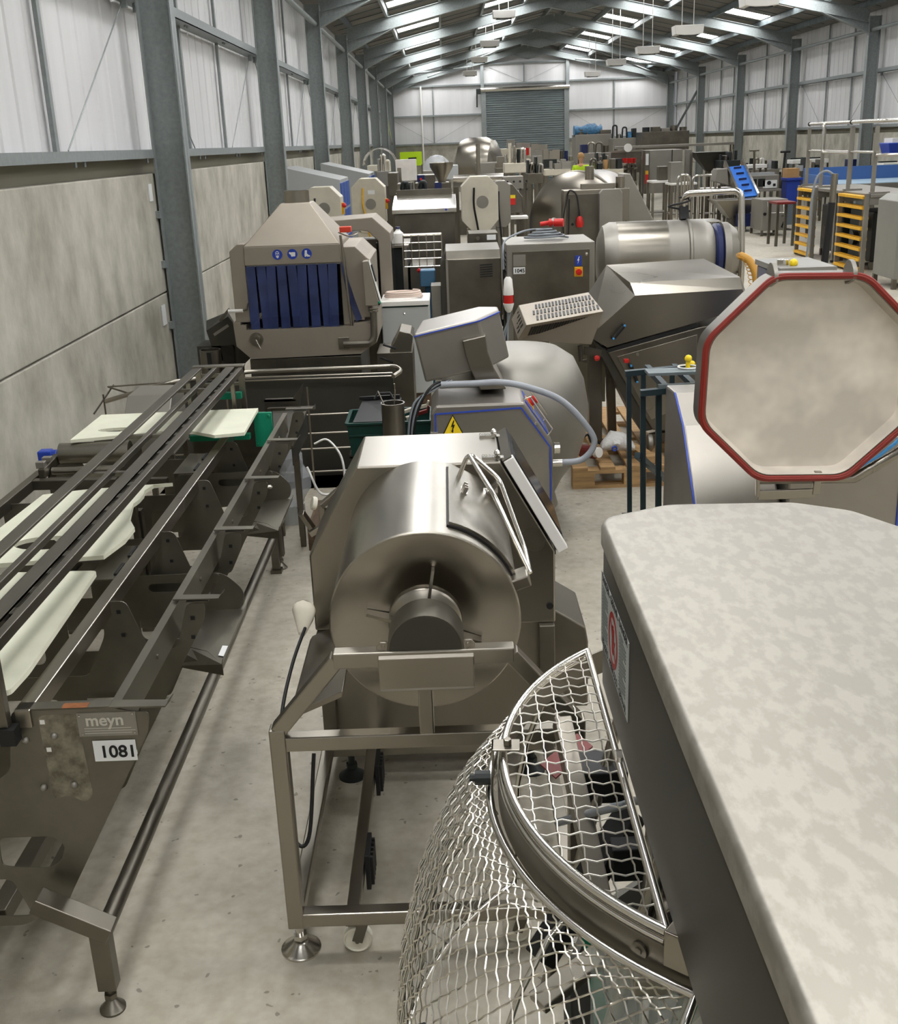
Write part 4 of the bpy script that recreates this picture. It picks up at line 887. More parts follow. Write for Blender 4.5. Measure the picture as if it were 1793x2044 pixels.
pl = [(0, 5.85), (.36, 5.85), (.475, 5.99), (.475, 6.12), (.38, 6.28), (.04, 6.28)]
b = B(); b.loops([[h0+hu*u_+Vector((0, v_, 0))+hw*d_ for u_, v_ in pl] for d_ in (0, .27)]); b.obj('head', MIXG, S, bev=.012)
b = B()
for (a, c_) in ((pl[0], pl[1]), (pl[1], pl[2])): b.bar(h0+hu*a[0]+Vector((0, a[1]-.004, 0))+hw*.012, h0+hu*c_[0]+Vector((.002, c_[1]-.004, 0))+hw*.012, .009, .006)
b.obj('head_blue_line', TRIM, S)
b = B(); ls = []
for t, (x0, z0, x1, z1) in enumerate(((.06, 1.20, .185, 1.225), (.075, 1.12, .195, 1.14), (.10, 1.04, .225, 1.05), (.15, .93, .29, .93))): ls.append([(x0, 5.80, z0), (x1, 5.80, z1), (x1, 6.2, z1), (x0, 6.2, z0)])
b.loops(ls); b.obj('neck', STEEL, S, bev=.006)
b = B(); b.tube(curve([(-.06, 5.72, .985), (.11, 5.72, .985), (.26, 5.72, .985), (.41, 5.72, .95), (.57, 5.72, .88), (.69, 5.72, .76), (.755, 5.72, .64), (.69, 5.72, .545), (.55, 5.72, .53)], 8), .017, 12); b.obj('clear_hose', HOSE, S, smooth=60)
b = B(); b.cyl((.52, 5.72, .53), (.58, 5.72, .53), .021, n=14); b.obj('hose_fitting', SHINY, S, smooth=40)
for k in range(4):
    b = B(); o = k*.022; b.tube(curve([(-.02+o*.3, 5.78, .99), (-.10, 5.72, .985-o*.4), (-.17-o*.5, 5.68, .90), (-.215-o*.4, 5.66, .75), (-.21-o*.5, 5.66, .55), (-.18, 5.68, .35+o)], 8), .008, 6); b.obj('cable', CABLE if k % 2 else BLACK, S, smooth=60)
# ================================================================ VESSEL WITH OCTAGONAL LID (right)
O = thing('octagon_lid_mixer', 'grey machine with big open octagonal lid edged by a red seal, right of centre', 'mixer', (1.45, 4.8, 0))
LIDM = mat('painted_reflection_steel', 'd8d0c3', .35, .45, var=.2, scale=3.5, detail=3, rvar=.08)  # pale clouds in the colour stand in for surroundings reflected in the lid
oc = [(1.255, 1.675), (1.625, 1.665), (1.865, 1.43), (1.86, 1.06), (1.605, .82), (1.235, .83), (.985, 1.08), (.995, 1.425)]
cx, cz = 1.425, 1.25
def sc_(f): return [(cx+(x-cx)*f, cz+(z-cz)*f) for x, z in oc]
Ro = rpoly(sc_(.99), .05, 5); Ri = rpoly(sc_(.93), .05, 5); Rb = rpoly(sc_(.90), .04, 5)
def L3(p, y): return [Vector((x, y, z)) for x, z in p]
b = B(); b.loops([L3(Ri, 4.31), L3(Rb, 4.385)], cap=False)
b.loops([L3(Rb, 4.385), L3(rpoly(sc_(.4), .02, 5), 4.39)], cap=False); n0 = len(b.v); p_ = L3(rpoly(sc_(.4), .02, 5), 4.39); b.add(p_, [tuple(range(len(p_)))]); b.obj('lid_lining', LIDM, O, smooth=25)
b = B(); p_ = L3(Ro, 4.42); b.add(p_, [tuple(range(len(p_)))]); b.loops([L3(Ro, 4.42), L3(Ro, 4.31), L3(Ri, 4.31)], cap=False); b.obj('lid', STEELD, O, smooth=25)
for k, (r0, yy) in enumerate(((.985, 4.308), (.970, 4.305), (.955, 4.308))):
    b = B(); b.tube(L3(rpoly(sc_(r0), .05, 5), yy), .0065, 8, closed=True); b.obj('red_seal', REDSIL, O, smooth=60)
for x in (1.26, 1.565):
    b = B(); b.prism(rpoly([(4.30, 1.64), (4.30, 1.675), (4.34, 1.71), (4.38, 1.71), (4.42, 1.67), (4.42, 1.60)], .02), 'x', x, x+.018); b.obj('hinge_lug', STEELM, O, bev=.003)
b = B()
b.bar((1.245, 4.33, .86), (1.25, 4.33, .76), .015, .03); b.bar((1.25, 4.33, .765), (1.49, 4.33, .765), .015, .04); b.bar((1.49, 4.33, .76), (1.495, 4.33, .86), .03, .02); b.obj('lid_bracket', STEEL, O, bev=.003)
b = B(); b.tube([(1.25, 4.36, .825), (1.5, 4.36, .82), (1.655, 4.36, .815), (1.80, 4.3, .93), (1.95, 4.28, 1.05)], .022, 12); b.obj('lid_arm', STEEL, O, smooth=60)
prof_b = [(5.35, .05), (5.35, 1.02), (5.12, 1.03), (4.92, .92), (4.60, .60), (4.60, .05)]
b = B(); b.prism(prof_b, 'x', 1.06, 1.44); b.obj('left_cabinet', MIXG, O, bev=.01)
b = B(); [b.bar((1.058, y0_, z0_), (1.058, y1_, z1_), .008, .008) for (y0_, z0_), (y1_, z1_) in ((prof_b[2], prof_b[3]), (prof_b[3], prof_b[4]), ((4.6, .6), (4.6, .1)))]; b.obj('blue_line', TRIM, O)
b = B(); b.box(1.46, 1.98, 4.6, 5.3, .05, .92); b.obj('right_cabinet', MIXG, O, bev=.012); b = B(); b.bar((1.955, 4.597, .12), (1.955, 4.597, .9), .008); b.obj('blue_line', TRIM, O)
b = B(); b.lathe((1.62, 5.05, .5), (0, 0, 1), [(.3, 0), (.34, .3), (.33, .45)], 32); b.obj('vessel', MIXG, O, smooth=40)
for x, y in ((1.1, 4.7), (1.92, 4.7), (1.1, 5.25), (1.92, 5.25)): b = B(); foot(b, x, y, .035, .06, .015); b.obj('foot', BLACK, O)
b = B(); b.tube(curve([(1.55, 4.58, .78), (1.75, 4.56, .80), (1.88, 4.57, .88), (1.95, 4.57, .95)], 8), .008, 6); b.obj('air_hose', BLUEL, O, smooth=60)
# small open steel box between mixer head and lid
rk = thing('dark_frame_trolley', 'dark blue-green tube frame trolley with yellow-capped screws, left of the octagonal lid', 'trolley', (1.1, 5.9, 0))
RKM = mat('blue_green_steel', '2d3b40', .5, .45)
b = B()
for x in (.98, 1.06, 1.15, 1.22):
    for y in (5.55, 6.0): b.bar((x+.02, y, .02), (x, y, .95), .025)
b.each('upright', RKM, rk)
b = B(); b.bar((.95, 5.5, .62), (1.3, 6.3, .20), .03); b.bar((.98, 5.55, .06), (1.3, 5.55, .06), .03); b.bar((.98, 6.0, .06), (1.3, 6.0, .06), .03); b.bar((.96, 5.5, .95), (1.3, 5.5, .97), .04, .03); b.bar((.96, 6.0, .95), (1.3, 6.0, .97), .04, .03); b.bar((1.0, 5.5, .05), (1.0, 6.2, .05), .03); b.bar((1.1, 5.45, .96), (1.1, 6.1, .96), .03); b.bar((1.25, 5.45, .96), (1.25, 6.1, .96), .03)
b.obj('frame', RKM, rk)
b = B(); b.box(1.0, 1.35, 5.5, 5.62, 1.035, 1.05); b.bar((1.05, 5.5, .98), (1.35, 5.52, .98), .03, .02); b.obj('top_plate', GALVD, rk)
for p in ((1.22, 5.6, 1.05), (1.26, 5.7, 1.0)):
    b = B(); b.cyl(p, Vector(p)+Vector((0, 0, .035)), .012, n=10); b.sphere(Vector(p)+Vector((0, -.005, .05)), .02, 10); b.obj('yellow_cap', YELB, rk, smooth=60)
b = B(); b.tube([(1.22+.05*math.cos(k/16*2*PI), 5.6+.05*math.sin(k/16*2*PI), 1.056) for k in range(16)], .005, 5, closed=True); b.obj('cable_ring', WHITE, rk)
# ================================================================ INCLINED LOADER with perforated chute, on its pallet
pallet(1.18, 7.75, .82, 1.7, WOOD, 'pale wooden pallet under the leaning stainless loader')
W = thing('inclined_loader', 'leaning stainless loader with slotted discharge guard and two black door handles, on a pallet', 'machine', (1.3, 7.6, .144))
YF, YB = 7.28, 7.95
VA, VB, VC, VD = aY(1211, 529, YB), aY(1405, 516, YB), aY(1478, 553, 7.42), aY(1258, 564, 7.42)
VE, VF, VG, VH = aY(1482, 577, YF), aY(1268, 590, YF), aY(1170, 592, 7.85), aY(1176, 672, YF)
VI, VJ, VK = aY(1213, 694, YF), aY(1395, 642, YF), aY(1500, 612, YF); bk_ = Vector((0, .6, 0))
b = B(); b.add([VA, VB, VC, VD, VE, VF, VG, VH, VI, VJ, VK, VI+bk_, VJ+bk_, VK+bk_], [(0, 1, 2, 3), (3, 2, 4, 5), (0, 3, 5), (0, 5, 7), (0, 7, 6), (5, 4, 10, 9, 8, 7), (8, 9, 12, 11), (9, 10, 13, 12), (1, 13, 10, 4, 2), (0, 6, 11, 12, 13, 1), (6, 7, 8, 11)]); b.obj('upper_cover', STEEL, W)
lo_f = P3([(1213, 703), (1400, 652), (1480, 640), (1480, 800), (1400, 868), (1302, 858)], YF); lo_b = [p+Vector((0, .55, 0)) for p in lo_f]
b = B(); b.loops([lo_f, lo_b]); b.obj('lower_body', STEELD, W, bev=.008)
le = P3([(1186, 680), (1213, 703), (1302, 858), (1280, 862)], YF+.02); b = B(); b.loops([le, [p+Vector((0, .5, 0)) for p in le]]); b.obj('edge_channel', DARKP, W)
dr = P3([(1232, 712), (1392, 668), (1392, 800), (1300, 838)], YF-.006); b = B(); b.slab(dr, .006, (0, -1, 0)); b.obj('door', STEEL, W, bev=.002)
b = B(); b.slab(P3([(1213, 697), (1395, 645), (1395, 652), (1213, 704)], YF-.004), .004, (0, -1, 0)); b.obj('door_gap', BLACK, W)
for a, c_ in (((1247, 650), (1225, 676)), ((1260, 730), (1272, 762))):
    p, q = aY(*a, YF-.05), aY(*c_, YF-.05); b = B(); b.tube([p+Vector((0, .04, 0)), p, q, q+Vector((0, .04, 0))], .012, 8); hd = b.obj('door_handle', BLACK, W, smooth=50)
    for e in (p, q): b = B(); b.sphere(e-Vector((0, .008, 0)), .009, 8); b.obj('blue_cap', BLUEL, hd)
b = B(); p = aY(1273, 707, YF-.01); b.cyl(p, p+Vector((0, .01, 0)), .012, n=12); b.obj('lock', SHINY, W)
# slotted guard
ft, fr_ = aY(1051, 649, 6.95), aY(1205, 621, 7.05); bt, br_ = aY(1036, 609, 7.38), aY(1175, 583, 7.5); fl, flr = aY(1034, 679, 7.08), aY(1181, 688, 7.12); bl = aY(1021, 637, 7.42); blr = flr+Vector((0, .35, 0))
b = B(); b.loops([[ft, bt, bl, fl], [fr_, br_, blr, flr]]); b.obj('slotted_guard', STEELB, W, bev=.004)
b = B()
def slot_row(o, eu, ev, nu, u0, u1, v0, v1, nrm):
    for i in range(nu):
        u_ = u0+(u1-u0)*i/(nu-1); p = o+eu*u_+ev*v0; q = o+eu*(u_+.015)+ev*v1; b.bar(p+nrm*.002, q+nrm*.002, eu.length*.026, .003, up=nrm)
eu = fr_-ft; ev = bt-ft; nt_ = eu.cross(ev).normalized()
for v0, v1, u0, u1 in ((.12, .32, .16, .95), (.40, .58, .14, .93), (.66, .86, .20, .92)): slot_row(ft, eu, ev, 17, u0, u1, v0, v1, nt_)
ev2 = fl-ft; nf_ = ev2.cross(eu).normalized()
if nf_.y > 0: nf_ = -nf_
slot_row(ft, (fr_-ft), ev2*.8, 24, .10, .88, .25, .95, nf_)
e3 = bt-ft; n3 = Vector((-1, 0, .1)).normalized()
for v0, v1 in ((.2, .45), (.55, .8)): slot_row(ft, e3, ev2, 5, .2, .8, v0, v1, n3)
b.obj('slots', BLACK, W)
b = B(); b.tube([aY(1158, 690, 7.2), aY(1160, 720, 7.2), aY(1172, 720, 7.2)], .015, 8); b.bar(aY(1165, 700, 7.25), aY(1200, 705, 7.25), .03, .05); b.obj('guard_stay', STEELD, W)
b = B(); b.box(1.14, 1.17, 7.15, 7.2, .78, .80); p = aY(1192, 715, 7.2); b.sphere(p, .02, 8); b.obj('red_knob', RED, W)
b = B(); b.bar(lo_f[4]+Vector((-.06, .1, -.0)), (1.36, 7.38, .20), .06); b.bar((1.0, 7.55, .16), (1.0, 7.6, .95), .09, .09); b.bar((1.15, 7.75, .16), (1.12, 7.75, .9), .06); b.obj('support_leg', STEELD, W)
b = B(); b.box(.72, 1.12, 7.9, 8.0, .35, .95); b.obj('rear_panel', TAN, W)
for p in ((1.33, 7.22, .212), (1.0, 7.9, .212)):
    b = B(); b.lathe(p, (1, 0, 0), [(.02, -.015), (.055, -.015), (.06, 0), (.055, .015), (.02, .015)], 22); b.obj('caster_wheel', STEELM, W, smooth=40)
b = B(); random.seed(4); ls = []
for i in range(10):
    t = i/9; ls.append([Vector((.98+.22*t, 7.1+.03*math.sin(4*t), .20))+Vector((0, math.cos(2*PI*k/12)*.09, .055+math.sin(2*PI*k/12)*.055))*(.25+.9*math.sin(PI*(.08+.84*t)))*random.uniform(.85, 1.12) for k in range(12)])
b.loops(ls); pb2 = tag(b.obj('plastic_sack', mat('milky_film', 'cfcdc8', 0, .3, bump=.8, bscale=25), smooth=70), 'crumpled white plastic sack lying on the pale pallet under the leaning loader', 'sack')
b = B(); b.tube([Vector((1.06+.014*math.cos(k*PI/8), 7.02, .235+.014*math.sin(k*PI/8))) for k in range(16)], .006, 5, closed=True); b.obj('blue_print', BLUE, pb2)
b = B(); b.cyl((.86, 7.12, .20), (.93, 7.02, .215), .045, n=18); rr_ = tag(b.obj('tape_reel', DKRED), 'dark red and white reel lying on the pallet left of the plastic sack', 'reel'); b = B(); b.cyl((.935, 7.015, .215), (.955, 6.99, .22), .035, n=18); b.obj('white_core', WHITE, rr_)
b = B(); b.bar((1.30, 6.93, .172), (1.13, 7.6, .172), .08, .05); tag(b.obj('timber_batten', WOOD, bev=.002), 'pale timber batten laid lengthwise on the pallet right of the white sack', 'timber')
b = B(); b.tube(curve([(.85, 7.3, .2), (.92, 7.35, .25), (.95, 7.33, .2), (1.0, 7.34, .19), (1.05, 7.3, .16)], 8), .008, 6); tag(b.obj('loose_cable', BLACK, smooth=60), 'black cable winding across the pallet behind the white plastic sack', 'cable')
# ================================================================ STRIP-CURTAIN WASHER
H = thing('curtain_washer', 'beige-steel tray washer with pyramid hood, round flue and blue strip curtain against the left wall', 'machine', (-1.1, 8.7, 0))
YW = 8.2
b = B(); b.box(-1.49, -.785, YW, 9.0, 1.395, 1.53); b.loops([[(-1.49, YW, 1.53), (-.785, YW, 1.53), (-.785, 9.0, 1.53), (-1.49, 9.0, 1.53)], [(-1.23, YW+.25, 1.815), (-1.01, YW+.25, 1.815), (-1.01, 8.72, 1.815), (-1.23, 8.72, 1.815)]]); b.obj('hood', STEELB, H, bev=.006)
b = B(); b.cyl((-1.12, 8.58, 1.81), (-1.12, 8.58, 1.90), .095, n=32); b.obj('flue', STEEL, H, smooth=40)
b = B(); b.cyl((-1.12, 8.58, 1.895), (-1.12, 8.58, 1.902), .086, n=32); b.obj('flue_opening', DARKP, H)
b = B(); b.box(-1.49+.01, -.79, YW+.01, YW+.03, 1.385, 1.4); b.obj('curtain_rail', STEELM, H)
for i, x in enumerate((-1.245, -1.135, -1.03)):
    b = B(); b.cyl((x, YW-.003, 1.468), (x, YW, 1.468), .037, n=28); sg = b.obj('safety_sign', BLUE, H)
    b = B(); f = lambda pts: b.plate([(x+u*.001, 1.468+v*.001) for u, v in pts], [], 'y', YW-.005, .002)
    if i == 0: f([(-13, 6), (-14, 18), (0, 26), (14, 18), (13, 6), (15, 6), (13, -4), (8, -20), (0, -27), (-8, -20), (-13, -4), (-15, 6)])
    if i == 1: f([(-24, 12), (-20, 16), (-8, 12), (0, 14), (18, 14), (22, 10), (20, -16), (-8, -18), (-12, -4), (-22, 2)])
    if i == 2: f([(-12, 24), (4, 24), (2, 2), (10, -8), (24, -14), (24, -22), (2, -22), (-2, -16), (-6, -22), (-16, -22), (-16, -6)])
    b.obj('pictogram', WHITE, sg)
    if i == 0: b = B(); b.box(x-.012, x-.001, YW-.0065, YW-.005, 1.462, 1.472); b.box(x+.001, x+.012, YW-.0065, YW-.005, 1.462, 1.472); b.box(x-.010, x+.010, YW-.0065, YW-.005, 1.478, 1.486); b.obj('goggles', BLUE, sg)
b = B(); b.prism([(-1.60, .98), (-1.60, 1.50), (-1.54, 1.55), (-1.49, 1.55), (-1.49, .98)], 'y', YW+.02, 9.4); b.obj('left_panel', STEELB, H, bev=.005)
b = B(); b.prism([(-.80, .93), (-.80, 1.50), (-.68, 1.50), (-.60, 1.42), (-.575, 1.40), (-.575, .98), (-.64, .98), (-.64, .96), (-.72, .96), (-.72, .93)], 'y', YW+.06, 9.1); b.obj('right_panel', STEELB, H, bev=.005)
b = B(); b.prism([(-1.615, .985), (-1.56, .985), (-1.56, .965), (-1.52, .965), (-1.52, .93), (-.72, .93), (-.72, .95), (-.56, .95), (-.56, .98), (-.555, .80), (-.68, .72), (-1.50, .71), (-1.605, .81)], 'y', YW-.02, 9.1); b.obj('tub', STEELB, H, bev=.005)
b = B(); b.box(-1.52, -.68, YW+.0, 9.1, .30, .705); b.obj('base_panel', STEELD, H, bev=.005)
b = B()
for x in (-1.48, -.72):
    for y in (YW+.08, 9.03): b.bar((x, y, 0), (x, y, .31), .06)
b.each('leg', STEELD, H)
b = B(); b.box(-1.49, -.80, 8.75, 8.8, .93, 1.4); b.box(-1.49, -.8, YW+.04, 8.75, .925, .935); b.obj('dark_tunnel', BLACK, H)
nS = 9
for i in range(nS):
    x0 = -1.485+i*.0755; dx = .016*math.sin(i*2.1); b = B(); yy = YW+.004*(i % 2)
    b.loops([[(x0, yy, 1.39), (x0+.066, yy+.002, 1.39), (x0+.066, yy+.006, 1.39), (x0, yy+.004, 1.39)], [(x0+dx, yy-.012, .93+.01*(i % 3)), (x0+.068+dx, yy-.01, .93+.01*(i % 3)), (x0+.068+dx, yy-.006, .93), (x0+dx, yy-.008, .93)]]); b.obj('curtain_strip', BLUEC, H)
b = B(); b.loops([[(-.79, YW+.02, 1.39), (-.77, YW+.15, 1.39), (-.767, YW+.15, 1.39), (-.787, YW+.02, 1.39)], [(-.76, YW-.01, 1.20), (-.71, YW+.1, 1.20), (-.707, YW+.1, 1.2), (-.757, YW-.01, 1.2)], [(-.70, YW, .96), (-.66, YW+.06, .97), (-.657, YW+.06, .97), (-.697, YW, .96)]]); b.obj('curtain_strip', BLUEC, H)
b = B(); b.cyl((-1.64, YW-.03, 1.075), (-1.53, YW-.03, 1.075), .013, n=12); b.obj('handle_grip', WHITE, H, smooth=40); b = B(); b.tube([(-1.53, YW-.03, 1.075), (-1.505, YW-.02, 1.08), (-1.50, YW+.02, 1.12)], .007, 6); b.obj('handle_arm', STEELD, H)
b = B(); b.cyl((-1.45, YW-.035, .86), (-1.45, YW-.02, .86), .05, n=24); b.cyl((-1.45, YW-.06, .86), (-1.45, YW-.03, .86), .028, n=16); b.tube([(-1.45, YW-.06, .86), (-1.42, YW-.065, .79)], .006, 6); b.obj('drain_valve', STEEL, H, smooth=40)
b = B(); b.tube(arcpts([(-.80, YW-.04, .80), (-.60, YW-.05, .80), (-.57, YW-.04, .84), (-.565, YW-.02, 1.06)], .08), .026, 14); b.obj('steam_pipe', STEELD, H, smooth=60)
b = B(); b.box(-.84, -.76, YW-.035, YW-.02, .76, .85); b.cyl((-.565, YW-.02, 1.03), (-.565, YW-.02, 1.045), .038, n=18); b.cyl((-.565, YW-.02, 1.05), (-.565, YW-.02, 1.065), .038, n=18); b.each('pipe_flange', STEEL, H, bev=.002)
b = B(); b.prism([(-.62, 1.08), (-.625, 1.40), (-.585, 1.405), (-.515, 1.10), (-.53, 1.08)], 'y', YW-.06, YW+.05); cb = b.obj('control_box', STEELB, H, bev=.005)
b = B(); b.slab([(-.580, YW-.055, 1.40), (-.510, YW-.055, 1.10), (-.510, YW+.045, 1.10), (-.580, YW+.045, 1.40)], -.006, (1, 0, .22)); b.obj('screen_bezel', WHITE, cb); b = B(); b.slab([(-.567, YW-.03, 1.37), (-.540, YW-.03, 1.25), (-.540, YW+.03, 1.25), (-.567, YW+.03, 1.37)], -.009, (1, 0, .22)); b.obj('screen', INK, cb)
b = B(); b.sphere((-.515, YW-.06, 1.10), .012, 8); b.obj('green_button', GREEN, cb)
b = B(); b.tube([(-.775, YW-.005, 1.59), (-.76, YW-.005, 1.40), (-.73, YW-.005, .83)], .010, 8); b.obj('riser_tube', STEEL, H, smooth=50)
b = B(); b.box(-.79, -.705, YW+.1, YW+.18, 1.60, 1.64); b.obj('safety_switch', mat('orange_red', 'd2412a', 0, .4), H, bev=.004)
b = B(); b.tube(curve([(-.80, YW+.12, 1.60), (-.72, YW+.08, 1.575), (-.66, YW+.15, 1.59), (-.72, YW+.2, 1.57)], 6), .005, 5); b.obj('switch_wire', STEEL, H)
b = B(); b.prism([(-.46, .72), (-.46, .74), (-.38, .88), (-.30, .86), (-.28, .84), (-.30, .72)], 'y', YW-.02, YW+.35); b.obj('side_hopper', STEEL, H, bev=.004)
b = B(); b.box(-.56, -.29, YW-.02, YW+.4, .05, .72); b.obj('side_base', STEELD, H, bev=.004)
for q in ((720/1., ), ): pass
for (a, c_) in (((766, 687), (790, 694)), ((760, 712), (785, 722))): p, q = aY(*a, YW+.0), aY(*c_, YW+.0); b = B(); b.tube([p+Vector((0, .03, 0)), p-Vector((0, .03, 0)), q-Vector((0, .03, 0)), q+Vector((0, .03, 0))], .008, 6); b.obj('handle', BLACK, H)
# rear section of the washer
b = B(); b.prism([(-1.25, 1.4), (-1.25, 1.62), (-.60, 1.65), (-.46, 1.52), (-.46, .15), (-.56, .15), (-.56, 1.46), (-.64, 1.54), (-.70, 1.55), (-1.2, 1.53)], 'y', 9.15, 9.74); b.scaled(1.065).obj('rear_tunnel', STEELB, H, bev=.006)
b = B(); b.box(-1.3, -.58, 9.45, 9.74, .12, 1.45); b.scaled(1.065).obj('rear_body', STEELD, H)
b = B(); b.box(-.585, -.575, 9.2, 9.44, .6, 1.44); b.scaled(1.065).obj('rear_window', DGLASS, H); b = B(); b.box(-.46, -.455, 9.2, 9.7, .6, 1.45); b.scaled(1.065).obj('rear_window', DGLASS, H)
# things left of the washer
lc = thing('chute_stack', 'dark steel chutes and flaps with pale handles, leaning between the column and the curtain washer', 'machine', (-1.95, 8.6, 0))
b = B(); b.loops([P3([(412, 660), (455, 632), (466, 645), (500, 715), (470, 745), (425, 700)], 8.6), P3([(412, 640), (455, 622), (466, 640), (500, 715), (470, 745), (425, 700)], 8.9)]); b.obj('body', DARKP, lc)
b = B(); b.bar(aY(428, 668, 8.5), aY(455, 650, 8.5), .035, .02); b.obj('pale_bar', STEELM, lc); b = B(); b.bar(aY(440, 640, 8.55), aY(458, 617, 8.55), .04, .02); b.obj('arm', STEELD, lc); b = B(); b.box(-2.0, -1.7, 8.6, 8.9, 0, .75); b.obj('base', DARKP, lc)
cn2 = thing('split_canister', 'short open stainless cylinder with a slit, at the foot of the near left column', 'canister', (-1.78, 8.25, 0))
b = B(); b.lathe((-1.80, 8.15, .60), (0, 0, 1), [(.078, 0), (.078, .20), (.07, .20), (.07, .02)], 26, cap=False); b.obj('shell', STEELD, cn2, smooth=35); b = B(); b.cyl((-1.80, 8.15, 0), (-1.80, 8.15, .60), .08, n=26); b.obj('lower_shell', STEEL, cn2, smooth=35)
b = B(); b.box(-1.81, -1.78, 8.065, 8.075, .66, .79); b.obj('slit', BLACK, cn2)
# ================================================================ MIDDLE DISTANCE
def FB(px0, py0, px1, py1, Y):
    """level rectangle at depth Y that covers a span: x0, x1, z0, z1"""
    p, q = aY(px0, (py0+py1)/2, Y), aY(px1, (py0+py1)/2, Y); xm = (px0+px1)/2
    return p.x, q.x, aY(xm, py1, Y).z, aY(xm, py0, Y).z
def legs(t, x0, x1, y0, y1, z, w=.04, m=None, ft=True):
    for x in (x0+w/2, x1-w/2):
        for y in (y0+w/2, y1-w/2): B().bar((x, y, 0), (x, y, z), w).obj('leg', m or STEELD, t)
# light grey control cabinet with coil of hose
c1 = thing('control_cabinet', 'light grey control cabinet with a coil of pale hose on top, behind the washer', 'cabinet', (-.38, 9.4, 0))
b = B(); b.box(-.57, -.17, 9.2, 9.65, .18, .91); b.obj('body', GREYCAB, c1, bev=.006); b = B(); b.box(-.575, -.165, 9.18, 9.67, .925, .965); b.obj('lid', WHITE, c1, bev=.005); b = B(); b.box(-.56, -.18, 9.21, 9.64, .908, .926); b.obj('seal', DGREEN, c1)
b = B(); b.box(-.56, -.19, 9.22, 9.6, .0, .18); b.obj('plinth', WOODD, c1)
for z in (.86, .25): b = B(); b.sphere((-.38, 9.195, z), .012, 8); b.obj('screw', SHINY, c1)
b = B(); b.tube([(-.55, 9.2, .60), (-.55, 9.16, .60), (-.545, 9.16, .45), (-.545, 9.2, .45)], .01, 6); b.obj('handle', BLACK, c1)
b = B(); b.tube([Vector((-.385+(.155-.006*(k//20))*math.cos(k*PI/10), 9.36+.10*math.sin(k*PI/10), .98+.014*(k/20))) for k in range(64)], .011, 6); tag(b.obj('coiled_hose', mat('pink_hose', 'd9c4b6', 0, .4), smooth=60), 'coil of pale pinkish hose lying on the light grey control cabinet', 'hose')
# vented cabinet
c2 = thing('vented_cabinet', 'stainless machine cabinet with louvred vent, left of the power cabinet with the red plug', 'cabinet', (.2, 9.9, 0))
b = B(); b.prism([(9.7, .25), (9.7, 1.235), (9.8, 1.30), (10.3, 1.32), (10.3, .25)], 'x', -.02, .46); b.obj('body', STEELD, c2, bev=.006)
b = B(); b.prism([(-.06, .25), (-.07, 1.17), (-.02, 1.30), (-.02, .25)], 'y', 9.72, 10.3); b.obj('side_cheek', DARKP, c2)
b = B(); b.box(-.02, .0, 9.685, 9.7, .25, 1.24); b.obj('door_edge', STEELM, c2)
b = B()
for k in range(6): b.bar((.275, 9.693, 1.08+k*.020), (.385, 9.693, 1.085+k*.020), .006, .008)
b.obj('louvres', BLACK, c2)
b = B()
for k in range(20): b.bar((.05+k*.022, 9.693, .60), (.06+k*.022, 9.693, .75), .008, .006)
b.obj('lower_louvres', BLACK, c2)
legs(c2, -.02, .46, 9.72, 10.28, .25)
b = B(); b.box(-.16, -.07, 9.85, 10.1, .72, 1.0); b.obj('side_box', STEELM, c2, bev=.004)
# power cabinet
c3 = thing('power_cabinet', 'tall stainless power cabinet with red switch, blue sticker and cable coil on top', 'cabinet', (.88, 9.9, 0))
b = B(); b.box(.50, 1.25, 9.52, 10.3, .12, 1.36); b.obj('body', STEELM, c3, bev=.006)
b = B(); b.box(.55, 1.205, 9.505, 9.525, .16, 1.30); dr3 = b.obj('door', STEELD, c3, bev=.003)
b = B(); b.box(1.075, 1.145, 9.49, 9.506, 1.075, 1.155); b.obj('switch_plate', YEL, dr3, bev=.002); b = B(); b.cyl((1.11, 9.46, 1.115), (1.11, 9.49, 1.115), .026, n=18); b.bar((1.095, 9.455, 1.105), (1.125, 9.455, 1.125), .012); b.obj('switch_knob', RED, dr3)
b = B(); b.box(1.08, 1.135, 9.500, 9.506, 1.165, 1.25); bs = b.obj('blue_sticker', BLUE, dr3); b = B(); b.plate([(1.113, 1.242), (1.098, 1.208), (1.108, 1.21), (1.102, 1.18), (1.118, 1.22), (1.109, 1.218), (1.12, 1.242)], [], 'y', 9.4975, .002); b.obj('lightning_bolt', WHITE, bs)
b = B(); b.box(.555, .66, 9.500, 9.506, 1.18, 1.275); b.obj('rating_plate', STEELM, dr3); b = B(); b.box(.555, .655, 9.4985, 9.506, 1.115, 1.17); lb3 = b.obj('number_label', LABEL, dr3); text('1045', .045, (.562, 9.497, 1.127), (1, 0, 0), (0, 0, 1), INK, lb3, bold=True)
b = B(); b.sphere((1.175, 9.50, 1.26), .014, 10); b.obj('door_lock', SHINY, dr3)
b = B()
for k in range(5): b.box(.495, .50, 9.6, 10.2, 1.12+k*.04, 1.135+k*.04)
b.obj('side_louvres', BLACK, c3); legs(c3, .5, 1.25, 9.52, 10.3, .125, .06)
b = B(); b.tube(curve([(.86+(.20-.004*k)*math.cos(k*.7), 9.86+(.13-.003*k)*math.sin(k*.7), 1.375+.0022*k) for k in range(36)]+[(.75, 10.0, 1.44), (.62, 9.8, 1.43), (.50, 9.62, 1.39), (.47, 9.5, 1.32), (.468, 9.48, 1.16)], 4), .009, 6); tag(b.obj('cable_coil', CABLE, smooth=60), 'coil of grey cable lying on top of the power cabinet', 'cable')
